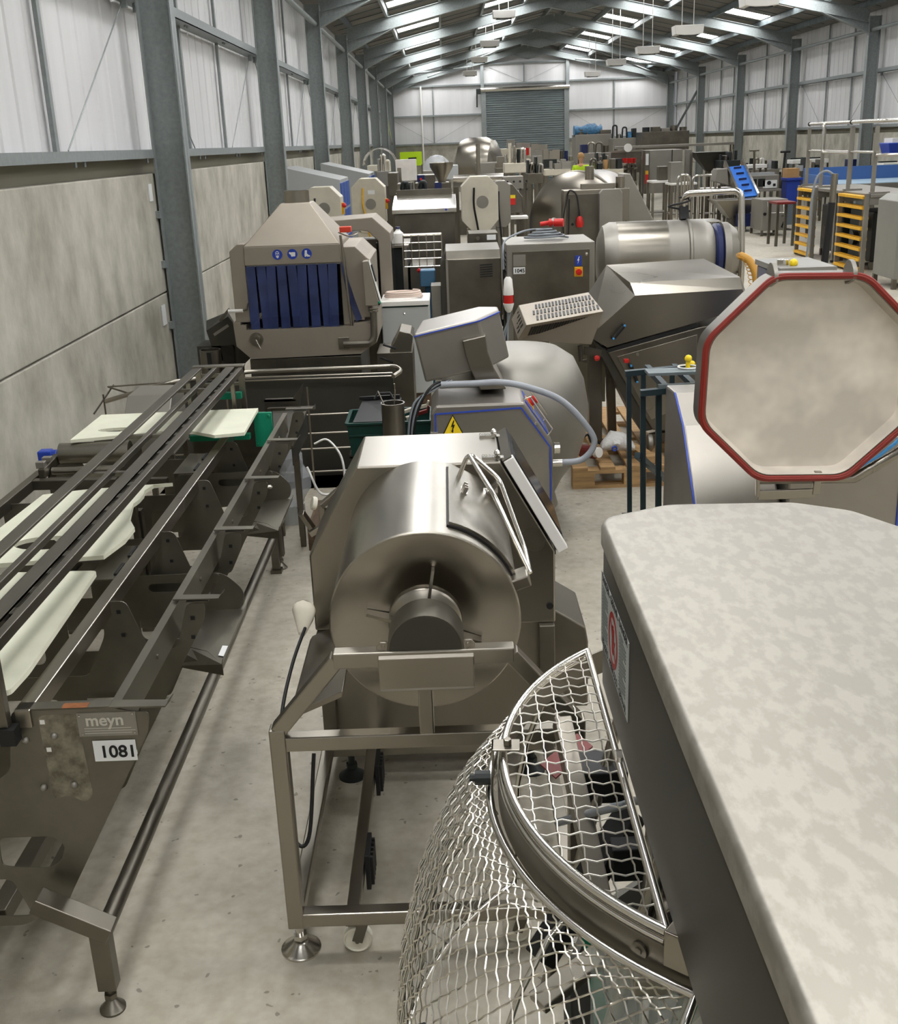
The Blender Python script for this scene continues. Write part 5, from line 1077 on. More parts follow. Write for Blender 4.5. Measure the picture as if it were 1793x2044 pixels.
pg = thing('red_plug', 'red industrial plug resting in the cable coil on the power cabinet', 'plug', (.98, 9.95, 1.42)); b = B(); b.cyl((.90, 9.9, 1.50), (1.02, 9.86, 1.50), .035, n=18); b.obj('plug_body', RED, pg, smooth=40); b = B(); b.cyl((.93, 9.90, 1.50), (.95, 9.89, 1.50), .042, n=18); b.obj('collar', STEELM, pg, smooth=40); b = B(); b.cyl((.82, 9.9, 1.49), (.90, 9.9, 1.50), .02, n=12); b.obj('cable_gland', RED, pg)
p2 = thing('hanging_plug', 'white and red industrial plug hanging at the left edge of the power cabinet', 'plug', (.505, 9.45, .8)); b = B(); b.lathe((.505, 9.44, 1.08), (0, 0, -1), [(.02, -.02), (.035, 0), (.045, .10), (.045, .13)], 18); b.obj('plug_body', WHITE, p2, smooth=40); b = B(); b.cyl((.505, 9.44, .95), (.505, 9.44, .88), .042, n=18); b.obj('red_ring', RED, p2, smooth=40); b = B(); b.lathe((.505, 9.44, .88), (0, 0, -1), [(.047, 0), (.047, .012), (.03, .06), (.012, .08)], 18); b.obj('socket_end', WHITE, p2, smooth=40)
for k in range(3): b = B(); b.tube(curve([(.505, 9.44, 1.1), (.50+.01*k, 9.46, .80), (.49-.03*k, 9.42, .5), (.50+.02*k, 9.43, .2), (.46+.05*k, 9.40, .015)], 6), .008, 6); b.obj('cable', CABLE, p2, smooth=60)
# drum tumbler on its side
t2 = thing('side_tumbler', 'horizontal stainless tumbler drum with a polished band and flexible yellow hose, behind the leaning loader', 'machine', (1.95, 10.7, 0))
ax = Vector((1, -.04, 0)); C0 = Vector((1.42, 10.75, 1.09))
b = B(); b.lathe(C0, ax, [(.02, 0), (.20, .015), (.30, .06), (.335, .13), (.335, .19)], 56); b.obj('drum_shell', STEELM, t2, smooth=35); b = B(); b.lathe(C0, ax, [(.335, .66), (.335, .84), (.35, .85), (.35, .87), (.335, .88), (.335, 1.0), (.30, 1.07), (.26, 1.10)], 56); b.obj('drum', STEELM, t2, smooth=35)
b = B(); b.lathe(C0, ax, [(.336, .19), (.336, .66)], 56, cap=False); b.obj('polished_band', DRUM if 0 else STEEL, t2, smooth=35)
b = B(); b.lathe(C0, ax, [(.27, 1.10), (.29, 1.12), (.29, 1.16), (.27, 1.18)], 40); b.obj('blue_gasket', BLUED, t2, smooth=35)
b = B(); b.lathe(C0, ax, [(.30, 1.18), (.30, 1.24), (.24, 1.32), (.12, 1.34)], 40); b.obj('end_cover', STEELM, t2, smooth=35)
b = B(); b.tube(arcpts([(2.25, 10.75, 1.52), (2.25, 10.7, 1.66), (2.74, 10.55, 1.68), (2.76, 10.5, 1.0), (2.76, 10.5, .05)], .08), .032, 14); b.obj('push_handle', SHINY, t2, smooth=60)
b = B(); b.tube(curve([(2.66, 10.2, 1.13), (2.74, 10.15, 1.08), (2.79, 10.1, .96), (2.80, 10.1, .82), (2.79, 10.1, .6)], 8), .036, 14); b.obj('ribbed_hose', ORANGE, t2, smooth=60)
b = B()
for k in range(16): t = k/16; c_ = Vector((2.66+.13*math.sin(t*1.6), 10.17-.05*t, 1.13-.50*t*t)); b.tube([c_+Vector((.039*math.cos(a*PI/6), .039*math.sin(a*PI/6)*.6, .039*math.sin(a*PI/6)*.5)) for a in range(12)], .004, 4, closed=True)
b.obj('hose_ribs', ORANGE, t2)
b = B(); b.box(1.5, 2.7, 10.45, 11.05, .2, .78); b.obj('base', STEELD, t2, bev=.01)
legs(t2, 1.5, 2.7, 10.45, 11.05, .2, .06)
b = B(); b.bar((2.25, 10.7, 1.42), (2.25, 10.75, 1.54), .08); b.tube([(2.2+.1*math.cos(k*.6), 10.7+.05*math.sin(k*.6), 1.5+.01*k) for k in range(14)], .01, 6); b.obj('valve_cluster', BLACK, t2)
DRUMX = mat('big_drum_steel', '8f897f', 1, .30, var=.04, scale=1)
# large vacuum tumbler
t3 = thing('vacuum_tumbler', 'very large round vacuum tumbler with a front cabinet and dangling red plug', 'machine', (1.8, 14.3, 0))
b = B(); b.lathe((1.62, 14.55, 1.13), Vector((.55, .85, 0)), [(.05, -.16), (.25, -.13), (.45, -.07), (.60, .0), (.655, .05), (.66, .10), (.66, .75), (.60, .9), (.3, 1.05), (.1, 1.08)], 64); b.obj('drum', DRUMX, t3, smooth=35)
b = B(); b.lathe((1.62, 14.55, 1.13), Vector((.55, .85, 0)), [(.662, .10), (.675, .11), (.675, .14), (.662, .15)], 64, cap=False); b.obj('drum_rib', STEELD, t3, smooth=35)
b = B(); b.box(1.42, 2.22, 13.75, 14.0, .15, 1.60); b.obj('front_cabinet', STEEL, t3, bev=.008)
b = B(); b.box(1.46, 1.86, 13.735, 13.752, .2, 1.55); b.obj('cabinet_door', STEELD, t3, bev=.003); b = B(); b.prism([(1.84, .5), (1.84, 1.55), (1.88, 1.60), (2.08, 1.60), (2.12, 1.55), (2.12, .5)], 'y', 13.62, 13.75); b.obj('control_box', STEELM, t3, bev=.006)
b = B(); b.bar((1.97, 13.61, 1.1), (2.06, 13.61, 1.1), .03, .03); b.obj('door_latch', STEELD, t3)
for q in ((1.53, 1.2), (2.18, 1.2)): b = B(); b.slab([(q[0]-.02, 13.73, q[1]), (q[0], 13.73, q[1]-.02), (q[0]+.02, 13.73, q[1]), (q[0], 13.73, q[1]+.02)], .004, (0, -1, 0)); b.obj('quarter_lock', BLACK, t3)
b = B(); b.box(1.65, 2.05, 13.8, 13.95, 1.60, 1.66); b.cyl((2.13, 13.9, 1.60), (2.13, 13.9, 1.73), .055, n=18); b.cyl((1.78, 14.1, 1.7), (1.78, 14.1, 1.86), .055, n=18); b.obj('top_fittings', STEEL, t3)
b = B(); b.prism([(2.22, .1), (2.22, 1.75), (2.3, 1.75), (2.75, .9), (2.75, .1)], 'y', 14.2, 14.7); b.obj('side_chute', STEELM, t3, bev=.01)
b = B(); b.tube(curve([(1.47, 13.74, 1.55), (1.50, 13.70, 1.60), (1.57, 13.68, 1.55), (1.60, 13.66, 1.38), (1.61, 13.66, 1.28)], 6), .009, 6); b.tube(curve([(1.47, 13.7, 1.55), (1.41, 13.68, 1.2), (1.45, 13.68, .7), (1.40, 13.68, .3), (1.46, 13.68, .7), (1.49, 13.7, 1.5)], 6), .008, 5); b.obj('cable', BLACK, t3)
b = B(); b.lathe((1.61, 13.66, 1.30), (0, 0, -1), [(.015, 0), (.035, .02), (.045, .09), (.035, .13)], 16); b.obj('red_plug', RED, t3, smooth=40)
legs(t3, 1.42, 2.22, 13.76, 14.9, .16, .08); b = B(); b.box(1.3, 2.2, 14.25, 15.1, .14, .42); b.obj('cradle', STEELD, t3)
# band-saw like octagonal housings
def octa(name, label, x0, x1, z0, z1, y, d, m, kind=0):
    t = thing('octagonal_housing_machine', label, 'machine', ((x0+x1)/2, y, 0), 'machines with octagonal housings')
    w_, h_ = x1-x0, z1-z0; c = .26*w_
    pts = [(x0+c, z0), (x1-c, z0), (x1, z0+c*1.1), (x1, z1-c), (x1-c, z1), (x0+c, z1), (x0, z1-c), (x0, z0+c*1.1)]
    b = B(); b.prism(pts, 'y', y, y+d); b.obj('housing', m, t, bev=.005)
    b = B(); xc = (x0+x1)/2+.03; b.lathe((xc, y-.003, (z0+z1)/2+.02), (0, 1, 0), [(.07, 0), (.07, .004)], 24); b.obj('round_cover', STEELM, t)
    b = B(); b.tube(curve([(x0+w_*.35, y-.01, z1-.12), (x0+w_*.33, y-.03, z1-.3), (x0+w_*.40, y-.03, z1-.5), (x0+w_*.5, y-.03, max(.1, z1-.75))], 6), .012, 6); b.obj('cable', YEL if kind == 2 else BLACK, t, smooth=60)
    if kind: b = B(); b.box(x1-.01, x1+.03, y+.05, y+.12, (z0+z1)/2-.05, (z0+z1)/2+.08); b.obj('switch', YEL, t); b = B(); b.sphere((x1+.03, y+.06, (z0+z1)/2+.05), .03, 8); b.obj('stop_button', RED, t)
    if kind == 2: b = B(); b.box(xc-.03, xc+.06, y-.004, y, z1-.2, z1-.15); b.obj('number_label', LABEL, t)
    b = B(); b.box(x0+.06, x1-.1, y+.02, y+d-.02, .08, z0+.01); b.obj('pedestal', m, t, bev=.005); legs(t, x0+.06, x1-.1, y+.02, y+d-.02, .08, .06)
    return t
octa('a', 'pale octagonal-ended machine with orange switch, in front of the blue lockers', -1.65, -1.20, 1.25, 1.77, 13.0, .35, BEIGE, 1)
octa('b', 'pale octagonal-ended machine with a yellow cable, right of the blue lockers', -1.24, -.80, 1.10, 1.79, 15.0, .4, BEIGE, 2)
o3 = octa('c', 'tall pale octagonal-ended machine with black cable, left of the large vacuum tumbler', .18, .60, 1.22, 1.82, 13.0, .45, BEIGE, 0)
b = B(); b.box(.12, .58, 12.85, 13.0, .85, 1.02); b.obj('front_tray', STEELD, o3); 
octa('d', 'grey octagonal-ended machine just behind the tall pale one', .56, .78, 1.2, 1.74, 13.7, .3, STEELM, 0)
x0, x1, z0, z1 = FB(1000, 368, 1043, 425, 14.5)
o5 = thing('guarded_machine', 'grey machine with chamfered cover and a yellow and red warning sticker', 'machine', ((x0+x1)/2, 14.5, 0)); b = B(); b.prism([(x0, z0), (x1, z0), (x1, z1-.15), (x1-.12, z1), (x0, z1)], 'y', 14.5, 15.2); b.obj('cover', STEELD, o5, bev=.006)
b = B(); b.box(x1-.19, x1-.09, 14.494, 14.5, z0+.1, z0+.18); b.obj('red_sticker', RED, o5); b = B(); b.box(x1-.19, x1-.09, 14.494, 14.5, z0+.18, z0+.22); b.obj('yellow_sticker', YELB, o5); legs(o5, x0, x1, 14.5, 15.2, z0)
b = B(); b.box(x0-.05, x1+.05, 14.2, 14.5, z0-.06, z0-.03); b.obj('outfeed_tray', WHITE, o5)
# stainless mixer with seat-like base in front of the tall pale machine
x0, x1, z0, z1 = FB(930, 465, 998, 492, 11.3); o6 = thing('pedestal_base', 'low stainless base with number label standing before the tall pale octagonal machine', 'machine', ((x0+x1)/2, 11.3, 0))
b = B(); b.prism([(x0-.02, .5), (x0+.03, z1), (x1-.02, z1), (x1+.03, .5)], 'y', 11.3, 11.7); b.obj('body', STEELD, o6, bev=.006); b = B(); b.box(x1-.13, x1-.04, 11.292, 11.3, z1-.07, z1-.02); b.obj('number_label', LABEL, o6); legs(o6, x0, x1, 11.3, 11.7, .5)
b = B(); b.cyl(((x0+x1)/2-.05, 11.28, z1-.05), ((x0+x1)/2-.05, 11.3, z1-.05), .02, n=12); b.obj('lock', SHINY, o6)
# long tank
t4 = thing('stainless_tank', 'rectangular stainless tank with a bright rounded lip, middle distance left of centre', 'tank', (-.25, 12.3, 0))
b = B(); b.box(-.55, .09, 12.0, 12.6, .35, 1.50); b.obj('body', STEELD, t4, bev=.008); b = B(); b.prism([(11.97, 1.50), (11.97, 1.545), (12.02, 1.57), (12.62, 1.66), (12.62, 1.48)], 'x', -.57, .11); b.obj('lip', SHINY, t4, bev=.004)
b = B(); b.box(-.54, .07, 12.60, 12.62, 1.5, 1.72); b.obj('splashback', STEELD, t4); legs(t4, -.55, .09, 12.02, 12.58, .36, .05); b = B(); b.cyl((.0, 11.965, 1.53), (.0, 11.975, 1.53), .012, n=8); b.obj('blue_dot', BLUE, t4)
# wire cage and dark machine between
t5 = thing('wire_cage_conveyor', 'dark conveyor frame with wire basket guard and bottles on top, right of the washer', 'machine', (-.35, 10.6, 0))
b = B(); x0, x1, z0, z1 = FB(806, 468, 882, 532, 10.38)
for k in range(6): b.tube([(x0+(x1-x0)*k/5, 10.4, z1), (x0+(x1-x0)*k/5, 10.4, z0)], .006, 5)
for k in range(5): b.tube([(x0, 10.4, z1-(z1-z0)*k/4.), (x1, 10.4, z1-(z1-z0)*k/4.)], .005 if k else .012, 5)
b.obj('wire_guard', SHINY, t5)
b = B(); b.box(-.62, -.38, 10.45, 11.2, .25, 1.28); b.obj('dark_frame', DKPL, t5); b = B(); b.box(-.36, -.14, 10.6, 11.2, .3, 1.1); b.obj('body', STEELD, t5)
for x in (-.62, -.40): b = B(); b.bar((x, 10.42, 0), (x, 10.42, 1.3), .04); b.obj('post', STEEL, t5)
b = B(); b.box(-.66, -.36, 10.42, 11.2, 1.29, 1.31); b.obj('top_plate', STEEL, t5); legs(t5, -.36, -.1, 10.6, 11.2, .3); b = B(); b.sphere((-.27, 10.38, 1.08), .022, 8); b.obj('red_button', RED, t5)
def bottle(x, y, z, h, label):
    t = thing('plastic_bottle', label, 'bottle', (x, y, z), 'bottles on the conveyor'); b = B(); b.lathe((x, y, z), (0, 0, 1), [(.05, 0), (.052, .01), (.052, h*.6), (.02, h*.8), (.02, h*.88)], 14); b.obj('bottle_body', WHITE, t, smooth=40); b = B(); b.cyl((x, y, z+h*.88), (x, y, z+h), .022, n=10); b.obj('cap', BLUED, t); return t
bottle(-.60, 10.6, 1.315, .16, 'white plastic bottle with dark cap, left one on the dark conveyor frame'); bottle(-.46, 10.62, 1.315, .15, 'white plastic bottle with dark cap, right one on the dark conveyor frame')
b = B(); b.box(-.26, -.12, 10.2, 10.36, .95, 1.10); b.box(-.22, -.16, 10.25, 10.32, 0, .95); t6 = tag(b.obj('blue_motor', mat('steel_blue', '48718f', .2, .4), bev=.01), 'steel-blue geared motor left of the vented cabinet', 'motor')
# lockers with slanted tops
lk0 = None
LKB = mat('locker_blue', '2c4f9a', 0, .4); LKG = mat('locker_grey', 'a3a5a3', 0, .45)
for gi, (x0, y0, n) in enumerate(((-2.45, 17.4, 3), (-2.2, 20.4, 3))):
    for k in range(n):
        y = y0+k*.52; l = 'slope-topped grey locker with blue doors, %s of the %s block by the left wall' % (('nearest', 'middle', 'farthest')[k], ('nearer', 'farther')[gi])
        if lk0 is None:
            lk0 = thing('locker', l, 'locker', (x0, y, 0), 'slope-topped lockers'); LX, LY = x0, y
            b = B(); b.prism([(x0, 0), (x0, 1.93), (x0+.85, 1.72), (x0+.85, 0)], 'y', y, y+.5); b.obj('carcass', LKG, lk0, bev=.004)
            for r in range(4):
                for c in range(2): b = B(); b.box(x0+.85, x0+.865, y+.015+c*.24, y+.24+c*.24, .06+r*.41, .44+r*.41); b.obj('locker_door', LKB, lk0, bev=.003)
        else:
            dup(lk0, (x0, y, 0), l)
# ================================================================ FAR LEFT AND CENTRE
def machine(name, label, cat, px, Y, d, m=STEELD, legm=STEELD, extra=None, leg=.05, group=None):
    x0, x1, z0, z1 = FB(*px, Y); z0 = max(z0, .12)
    t = thing(name, label, cat, ((x0+x1)/2, Y+d/2, 0), group)
    b = B(); b.box(x0, x1, Y, Y+d, z0, z1); b.obj('body', m, t, bev=.008)
    legs(t, x0, x1, Y, Y+d, z0, leg, legm)
    return t, x0, x1, z0, z1
t, x0, x1, z0, z1 = machine('white_board_stand', 'blotchy white upright board on legs, before the left corner of the end wall', 'board', (790, 318, 832, 361), 20, .04, mat('blotchy_white', 'e3ddd4', 0, .6, var=.06, scale=6))
p = aY(797, 335, 17.5); b = B(); b.bar((p.x, 17.5, 0), (p.x, 17.5, p.z), .06); b.box(p.x-.2, p.x+.2, 17.3, 17.7, 0, .02); tag(b.obj('square_post', STEEL), 'slim grey square post standing in front of the white board', 'post')
t, x0, x1, z0, z1 = machine('filling_cabinet', 'small grey machine with a navy side panel and red buttons', 'machine', (833, 349, 870, 380), 18, .5); b = B(); b.box(x0, x0+.12, 17.97, 18, z0, z1); cpn = b.obj('navy_panel', BLUED, t)
for k in range(4): b = B(); b.cyl((x0+.06, 17.95, z1-.06-k*.065), (x0+.06, 17.97, z1-.06-k*.065), .018, n=8); b.obj('red_button', RED, cpn)
hp = thing('hopper_filler', 'machine with a round conical steel hopper and navy front, centre left', 'machine', (.0, 16.5, 0))
x0, x1, z0, z1 = FB(868, 357, 897, 388, 16.5); b = B(); b.box(x0, x1, 16.5, 17, z0-.3, z1-.05); b.obj('body', STEELD, hp, bev=.01); b = B(); b.box(x0, x0+.1, 16.47, 16.5, z0, z1-.05); b.obj('navy_panel', BLUED, hp); c_ = aY(882, 350, 16.7); b = B(); b.lathe((c_.x, 16.75, z1-.08), (0, 0, 1), [(.05, 0), (.06, .06), (.17, .24), (.175, .30), (.165, .30), (.05, .08)], 28, cap=False); b.obj('cone_hopper', STEEL, hp, smooth=30); legs(hp, x0, x1, 16.5, 17, z0-.28)
t, x0, x1, z0, z1 = machine('clear_hood_machine', 'low machine under a bulging clear plastic cover, before the end wall', 'machine', (845, 340, 900, 365), 22, .8, STEELM); b = B(); b.sphere(((x0+x1)/2, 22.4, z1), .3, 14, (.95, .9, .95)); b.obj('clear_cover', CLEARP, t, smooth=60)
t, x0, x1, z0, z1 = machine('screen_chute_machine', 'black framed machine with a dark blue belt, below the white board', 'machine', (795, 372, 822, 418), 16, .5, DKPL); b = B(); b.cyl((x0, 15.95, z0+.1), (x1, 15.95, z0+.1), .06, n=12); b.obj('blue_roller', BLUED, t)
machine('grey_box_machine', 'plain grey steel box machine left of the black framed one', 'machine', (775, 345, 794, 392), 16.6, .6, STEELD)
t, x0, x1, z0, z1 = machine('arched_guard_machine', 'machine with an arched wire guard beside the far left columns', 'machine', (733, 330, 772, 342), 23, .8, BEIGE); b = B()
for k in range(6): b.tube([(x0+.25+.33*math.cos(a*PI/10), 23+k*.14, z1+.32*math.sin(a*PI/10)) for a in range(11)], .012, 4)
b.obj('arched_guard', SHINY, t)
t, x0, x1, z0, z1 = machine('white_slicer', 'white-fronted small machine right of the cone hopper', 'machine', (890, 330, 915, 358), 20, .5, GREYCAB)
t, x0, x1, z0, z1 = machine('long_conveyor', 'long low stainless conveyor running across behind the tall octagonal machine', 'conveyor', (905, 362, 1005, 372), 19, .5, STEELM); b = B(); b.cyl((x0, 18.9, z1+.06), (x1, 18.9, z1+.06), .06, n=14); b.obj('roller', SHINY, t, smooth=40)
dr_ = thing('distant_drum_mixer', 'large round stainless drum mixer in the distance before the shutter door', 'machine', (1.2, 28, 0))
p = aY(960, 328, 28); b = B(); b.lathe((p.x-.55, 28.6, p.z-.05), Vector((1, -.35, 0)), [(.3, 0), (.62, .15), (.68, .3), (.68, .75), (.6, .95), (.3, 1.1)], 40); b.obj('drum', STEEL, dr_, smooth=35); b = B(); b.box(p.x-.15, p.x+.55, 27.4, 28, .1, p.z+.05); b.obj('cabinet', STEELM, dr_, bev=.02); b = B(); b.box(p.x-.7, p.x+.6, 28.1, 29.3, 0, .6); b.obj('base', STEELD, dr_)
p = aY(955, 330, 16.3); b = B(); b.cyl((p.x, 16.3, 0), (p.x, 16.3, aY(955, 287, 16.3).z), .03, n=10); b.cyl((p.x, 16.3, 0), (p.x, 16.3, .02), .2, n=14); tag(b.obj('tall_pole', STEEL, smooth=40), 'tall thin steel pole standing right in front of the distant drum', 'pole')
t, x0, x1, z0, z1 = machine('grey_control_desk', 'flat grey control panel with rows of small buttons left of the vacuum tumbler', 'machine', (1003, 352, 1045, 378), 18, .3, STEELM)
for r in range(2):
    for c in range(4): b = B(); b.cyl((x0+.08+c*.1, 17.985, z1-.08-r*.12), (x0+.08+c*.1, 18, z1-.08-r*.12), .018, n=8); b.obj('button', DKPL, t)
for i, (px, Y, d, m, nm, l) in enumerate(((( 1000, 296, 1060, 318), 34, 1.0, BEIGE, 'cream_processing_machine', 'cream boxy processing machine with a red beacon, before the shutter door'),
    ((1025, 318, 1085, 327), 31, .8, BEIGE, 'long_infeed', 'long cream infeed conveyor beneath the shutter door'), ((1060, 300, 1085, 316), 36, .8, STEELM, 'small_steel_machine', 'small grey machine at the right of the red-beacon machine'),
    ((990, 335, 1025, 350), 24, .6, STEELD, 'clear_tube_machine', 'low dark machine right of the distant drum'), ((1040, 333, 1075, 352), 24, .6, BEIGE, 'cream_packing_machine', 'low cream machine left of the big tumbler top'),
    ((1085, 318, 1112, 335), 30, .7, DKPL, 'black_topped_machine', 'dark topped machine right below the shutter'), ((1088, 338, 1140, 350), 26, .6, BEIGE, 'cream_conveyor', 'cream conveyor just above the large tumbler'))):
    t, x0, x1, z0, z1 = machine(nm, l, 'machine', px, Y, d, m)
    b = B(); random.seed(i)
    for k in range(7): xx = random.uniform(x0, x1-.1); b.box(xx, xx+random.uniform(.05, .25), Y+.03+k*.021, Y+.3+k*.023, z1-.01*k, z1+random.uniform(.05, .25))
    b.obj('top_fittings', random.choice((STEEL, DKPL, STEELM)), t)
    if i == 0: b = B(); b.cyl(((x0+x1)/2+.3, Y-.05, z1-.2), ((x0+x1)/2+.3, Y-.05, z1), .09, n=10); b.obj('red_beacon', RED, t)
# bright yellow-green panel on the end wall
x0, x1, z0, z1 = FB(799, 303, 840, 331, YE-.3); x1 = x0+1.0; yp = thing('yellow_green_screen', 'bright yellow-green screen with a dark square at the far left of the end wall', 'screen', ((x0+x1)/2, YE-.5, 0)); b = B(); b.box(x0, x1, YE-.5, YE-.46, z0, z1); b.obj('panel', HIVIS, yp); b = B(); b.box(x0+.38, x0+.75, YE-.53, YE-.5, z0+.25, z1-.25); b.obj('dark_square', DKPL, yp); legs(yp, x0, x1, YE-.52, YE-.44, z0+.05)
# person far off
pr = thing('person', 'person with fair hair in a yellow high-visibility vest, seen from behind far down the hall', 'person', (4.0, 33, 0))
px_ = aY(1160, 330, 33).x
def skin_body(segs, name, m, parent):
    me = bpy.data.meshes.new(name); vs = [s_[0] for s_ in segs]; es = [(s_[2], i) for i, s_ in enumerate(segs) if s_[2] is not None]; me.from_pydata([tuple(v) for v in vs], es, []); me.materials.append(m)
    o = bpy.data.objects.new(name, me); COL.objects.link(o); md = o.modifiers.new('skin', 'SKIN'); 
    for i, s_ in enumerate(segs): r = s_[1]; me.skin_vertices[0].data[i].radius = (r, r) if not isinstance(r, tuple) else r
    me.skin_vertices[0].data[0].use_root = True; md.use_smooth_shade = True; su = o.modifiers.new('sub', 'SUBSURF'); su.levels = 1; su.render_levels = 2
    o.parent = parent; o.location = -parent.location; return o
X_, Y_ = px_, 33
seg = [((0, 0, .95), (.15, .11), None), ((0, 0, 1.15), (.13, .10), 0), ((0, 0, 1.38), (.17, .10), 1), ((0, 0, 1.46), .06, 2), ((0, 0, 1.53), .055, 3), ((0, -.01, 1.62), (.075, .09), 4), ((0, -.01, 1.70), .06, 5)]
for s_ in (-1, 1):
    n = len(seg); seg += [((s_*.19, 0, 1.40), .055, 2), ((s_*.23, .02, 1.13), .042, n), ((s_*.20, -.08, .92), .032, n+1), ((s_*.20, -.12, .84), .025, n+2)]
    n = len(seg); seg += [((s_*.09, 0, .86), .085, 0), ((s_*.10, -.01, .48), .058, n), ((s_*.10, .02, .09), .042, n+1), ((s_*.10, -.12, .035), .035, n+2)]
body = skin_body([((X_+a[0], Y_+a[1], a[2]), r, p) for a, r, p in seg], 'body', SKIN, pr)
vest = skin_body([((X_+a[0], Y_+a[1], a[2]), r, p) for a, r, p in [((0, 0, .92), (.18, .135), None), ((0, 0, 1.15), (.165, .13), 0), ((0, 0, 1.36), (.20, .13), 1), ((0, 0, 1.44), (.10, .09), 2), ((-.19, 0, 1.39), .075, 2), ((-.22, .01, 1.22), .065, 4), ((.19, 0, 1.39), .075, 2), ((.22, .01, 1.22), .065, 6)]], 'vest', HIVIS, pr)
tro = skin_body([((X_+a[0], Y_+a[1], a[2]), r, p) for a, r, p in [((0, 0, .92), (.165, .125), None), ((-.09, 0, .82), .10, 0), ((-.10, -.01, .48), .075, 1), ((-.10, .02, .10), .065, 2), ((.09, 0, .82), .10, 0), ((.10, -.01, .48), .075, 4), ((.10, .02, .10), .065, 5)]], 'trousers', BLUED, pr)
b = B(); b.sphere((X_, Y_+.02, 1.68), .105, 12, (.95, 1.05, 1.1)); b.sphere((X_, Y_+.10, 1.60), .06, 8); b.obj('hair', HAIR, pr, smooth=60)
for s_ in (-1, 1): b = B(); b.sphere((X_+s_*.1, Y_-.07, .045), .06, 10, (.8, 2.0, .7)); b.obj('shoe', BLACK, pr, smooth=60)
# ================================================================ RIGHT SIDE: ACCESS PLATFORM WITH TWO YELLOW LADDERS
A = thing('access_platform', 'stainless access platform with two yellow-rung ladders and tall tube handrails', 'platform', (6.9, 19.2, 0))
for y0, y1 in ((17.45, 18.62), (19.92, 20.80)):
    for y in (y0, y1): b = B(); b.bar((6.47, y, 0), (6.47, y, 1.22), .07, .05); b.obj('ladder_stile', STEELM, A, bev=.004)
    for k in range(8): z = .06+k*.157; b = B(); b.box(6.41, 6.53, y0+.03, y1-.03, z-.022, z+.022); b.obj('yellow_rung', YEL, A, bev=.004)
    for y in (y0, y1): b = B(); b.box(6.5, 6.85, y-.12, y+.12, 1.08, 1.24) if 0 else b.box(6.50, 6.80, y-.03, y+.03, 1.05, 1.24); b.obj('side_cheek', STEELM, A)
b = B(); b.box(6.5, 7.5, 17.4, 20.85, 1.16, 1.21); b.obj('deck', STEELM, A, bev=.004)
for x, y in ((7.4, 17.5), (7.4, 20.75), (6.62, 19.2), (7.4, 19.2), (6.62, 17.9)): b = B(); b.bar((x, y, .04), (x, y, 1.16), .07); b.obj('leg', STEELM, A); b = B(); b.cyl((x, y, 0), (x, y, .04), .05, n=12); b.obj('foot', BLACK, A)
for y in (17.5, 18.58, 19.95, 20.75):
    b = B(); b.bar((6.56, y, 1.0), (6.56, y, 2.2), .055, .04); b.obj('rail_post', STEELM, A)
for y in (17.5, 20.75): b = B(); b.bar((7.35, y, 1.2), (7.35, y, 2.2), .05, .04); b.obj('rail_post', STEELM, A)
b = B(); b.tube(arcpts([(6.56, 20.75, 2.27), (6.56, 17.45, 2.27), (7.3, 17.45, 2.27), (7.3, 17.45, 1.80), (6.9, 17.45, 1.80)], .12), .028, 10); b.obj('top_rail', SHINY, A, smooth=60)
b = B(); b.tube(arcpts([(6.58, 19.93, 2.27), (6.50, 19.8, 2.27), (6.50, 19.8, 1.80), (6.56, 19.7, 1.8), (6.56, 18.6, 1.8)], .1), .024, 10); b.obj('mid_rail', SHINY, A, smooth=60)
b = B(); b.tube([(6.56, 20.75, 1.82), (6.56, 17.45, 1.82)], .02, 8); b.obj('mid_rail', SHINY, A, smooth=60)
b = B(); b.tube([(6.56, 17.45, 1.78), (6.9, 16.9, 1.78), (8.6, 16.9, 1.78)], .024, 8); b.obj('lower_rail', SHINY, A, smooth=60)
for y in (18.62, 20.75): b = B(); b.sphere((6.56, y, 2.27), .04, 8); b.obj('black_joint', BLACK, A)
for y0, y1, l in ((18.0, 19.05, 'dark motor unit under the platform deck, behind the nearer yellow ladder'), (19.4, 20.5, 'dark motor unit under the platform deck, behind the farther yellow ladder')):
    t = thing('motor_unit', l, 'machine', (7.0, y0, 0)); b = B(); b.box(6.8, 7.3, y0, y1, .12, .9); b.obj('housing', DKPL, t, bev=.02); b = B(); b.cyl((6.72, y0+.3, .7), (6.9, y0+.3, .7), .1, n=14); b.obj('motor', STEELD, t, smooth=40); b = B(); b.cyl((6.72, y0+.7, .45), (6.9, y0+.7, .45), .12, n=14); b.obj('gearbox', DARKP, t, smooth=40); legs(t, 6.8, 7.3, y0, y1, .12, .06)
# blue belt conveyors beyond the platform
BLB = mat('blue_tray', '3d5f96', 0, .4); PBL = mat('pale_blue_belt', '9fb6c6', 0, .35)
t = thing('blue_belt_conveyor', 'wide conveyor with dark blue sides and pale belt behind the platform handrails', 'conveyor', (8.6, 23, 0))
b = B(); b.box(7.6, 9.9, 22.0, 23.9, 1.08, 1.16); b.obj('belt', PBL, t); b = B(); b.box(7.5, 9.95, 23.9, 23.95, 1.08, 1.42); b.box(7.5, 7.55, 21.95, 23.9, 1.05, 1.3); b.obj('side_guard', BLB, t); legs(t, 7.6, 9.8, 22.05, 23.9, 1.08, .06)
b = B(); b.box(7.55, 9.9, 21.9, 21.98, .95, 1.15); b.obj('frame_side', STEELM, t)
t = thing('green_grey_conveyor', 'stainless conveyor with a caution label, at the right edge beneath the handrail', 'conveyor', (8.3, 19, 0))
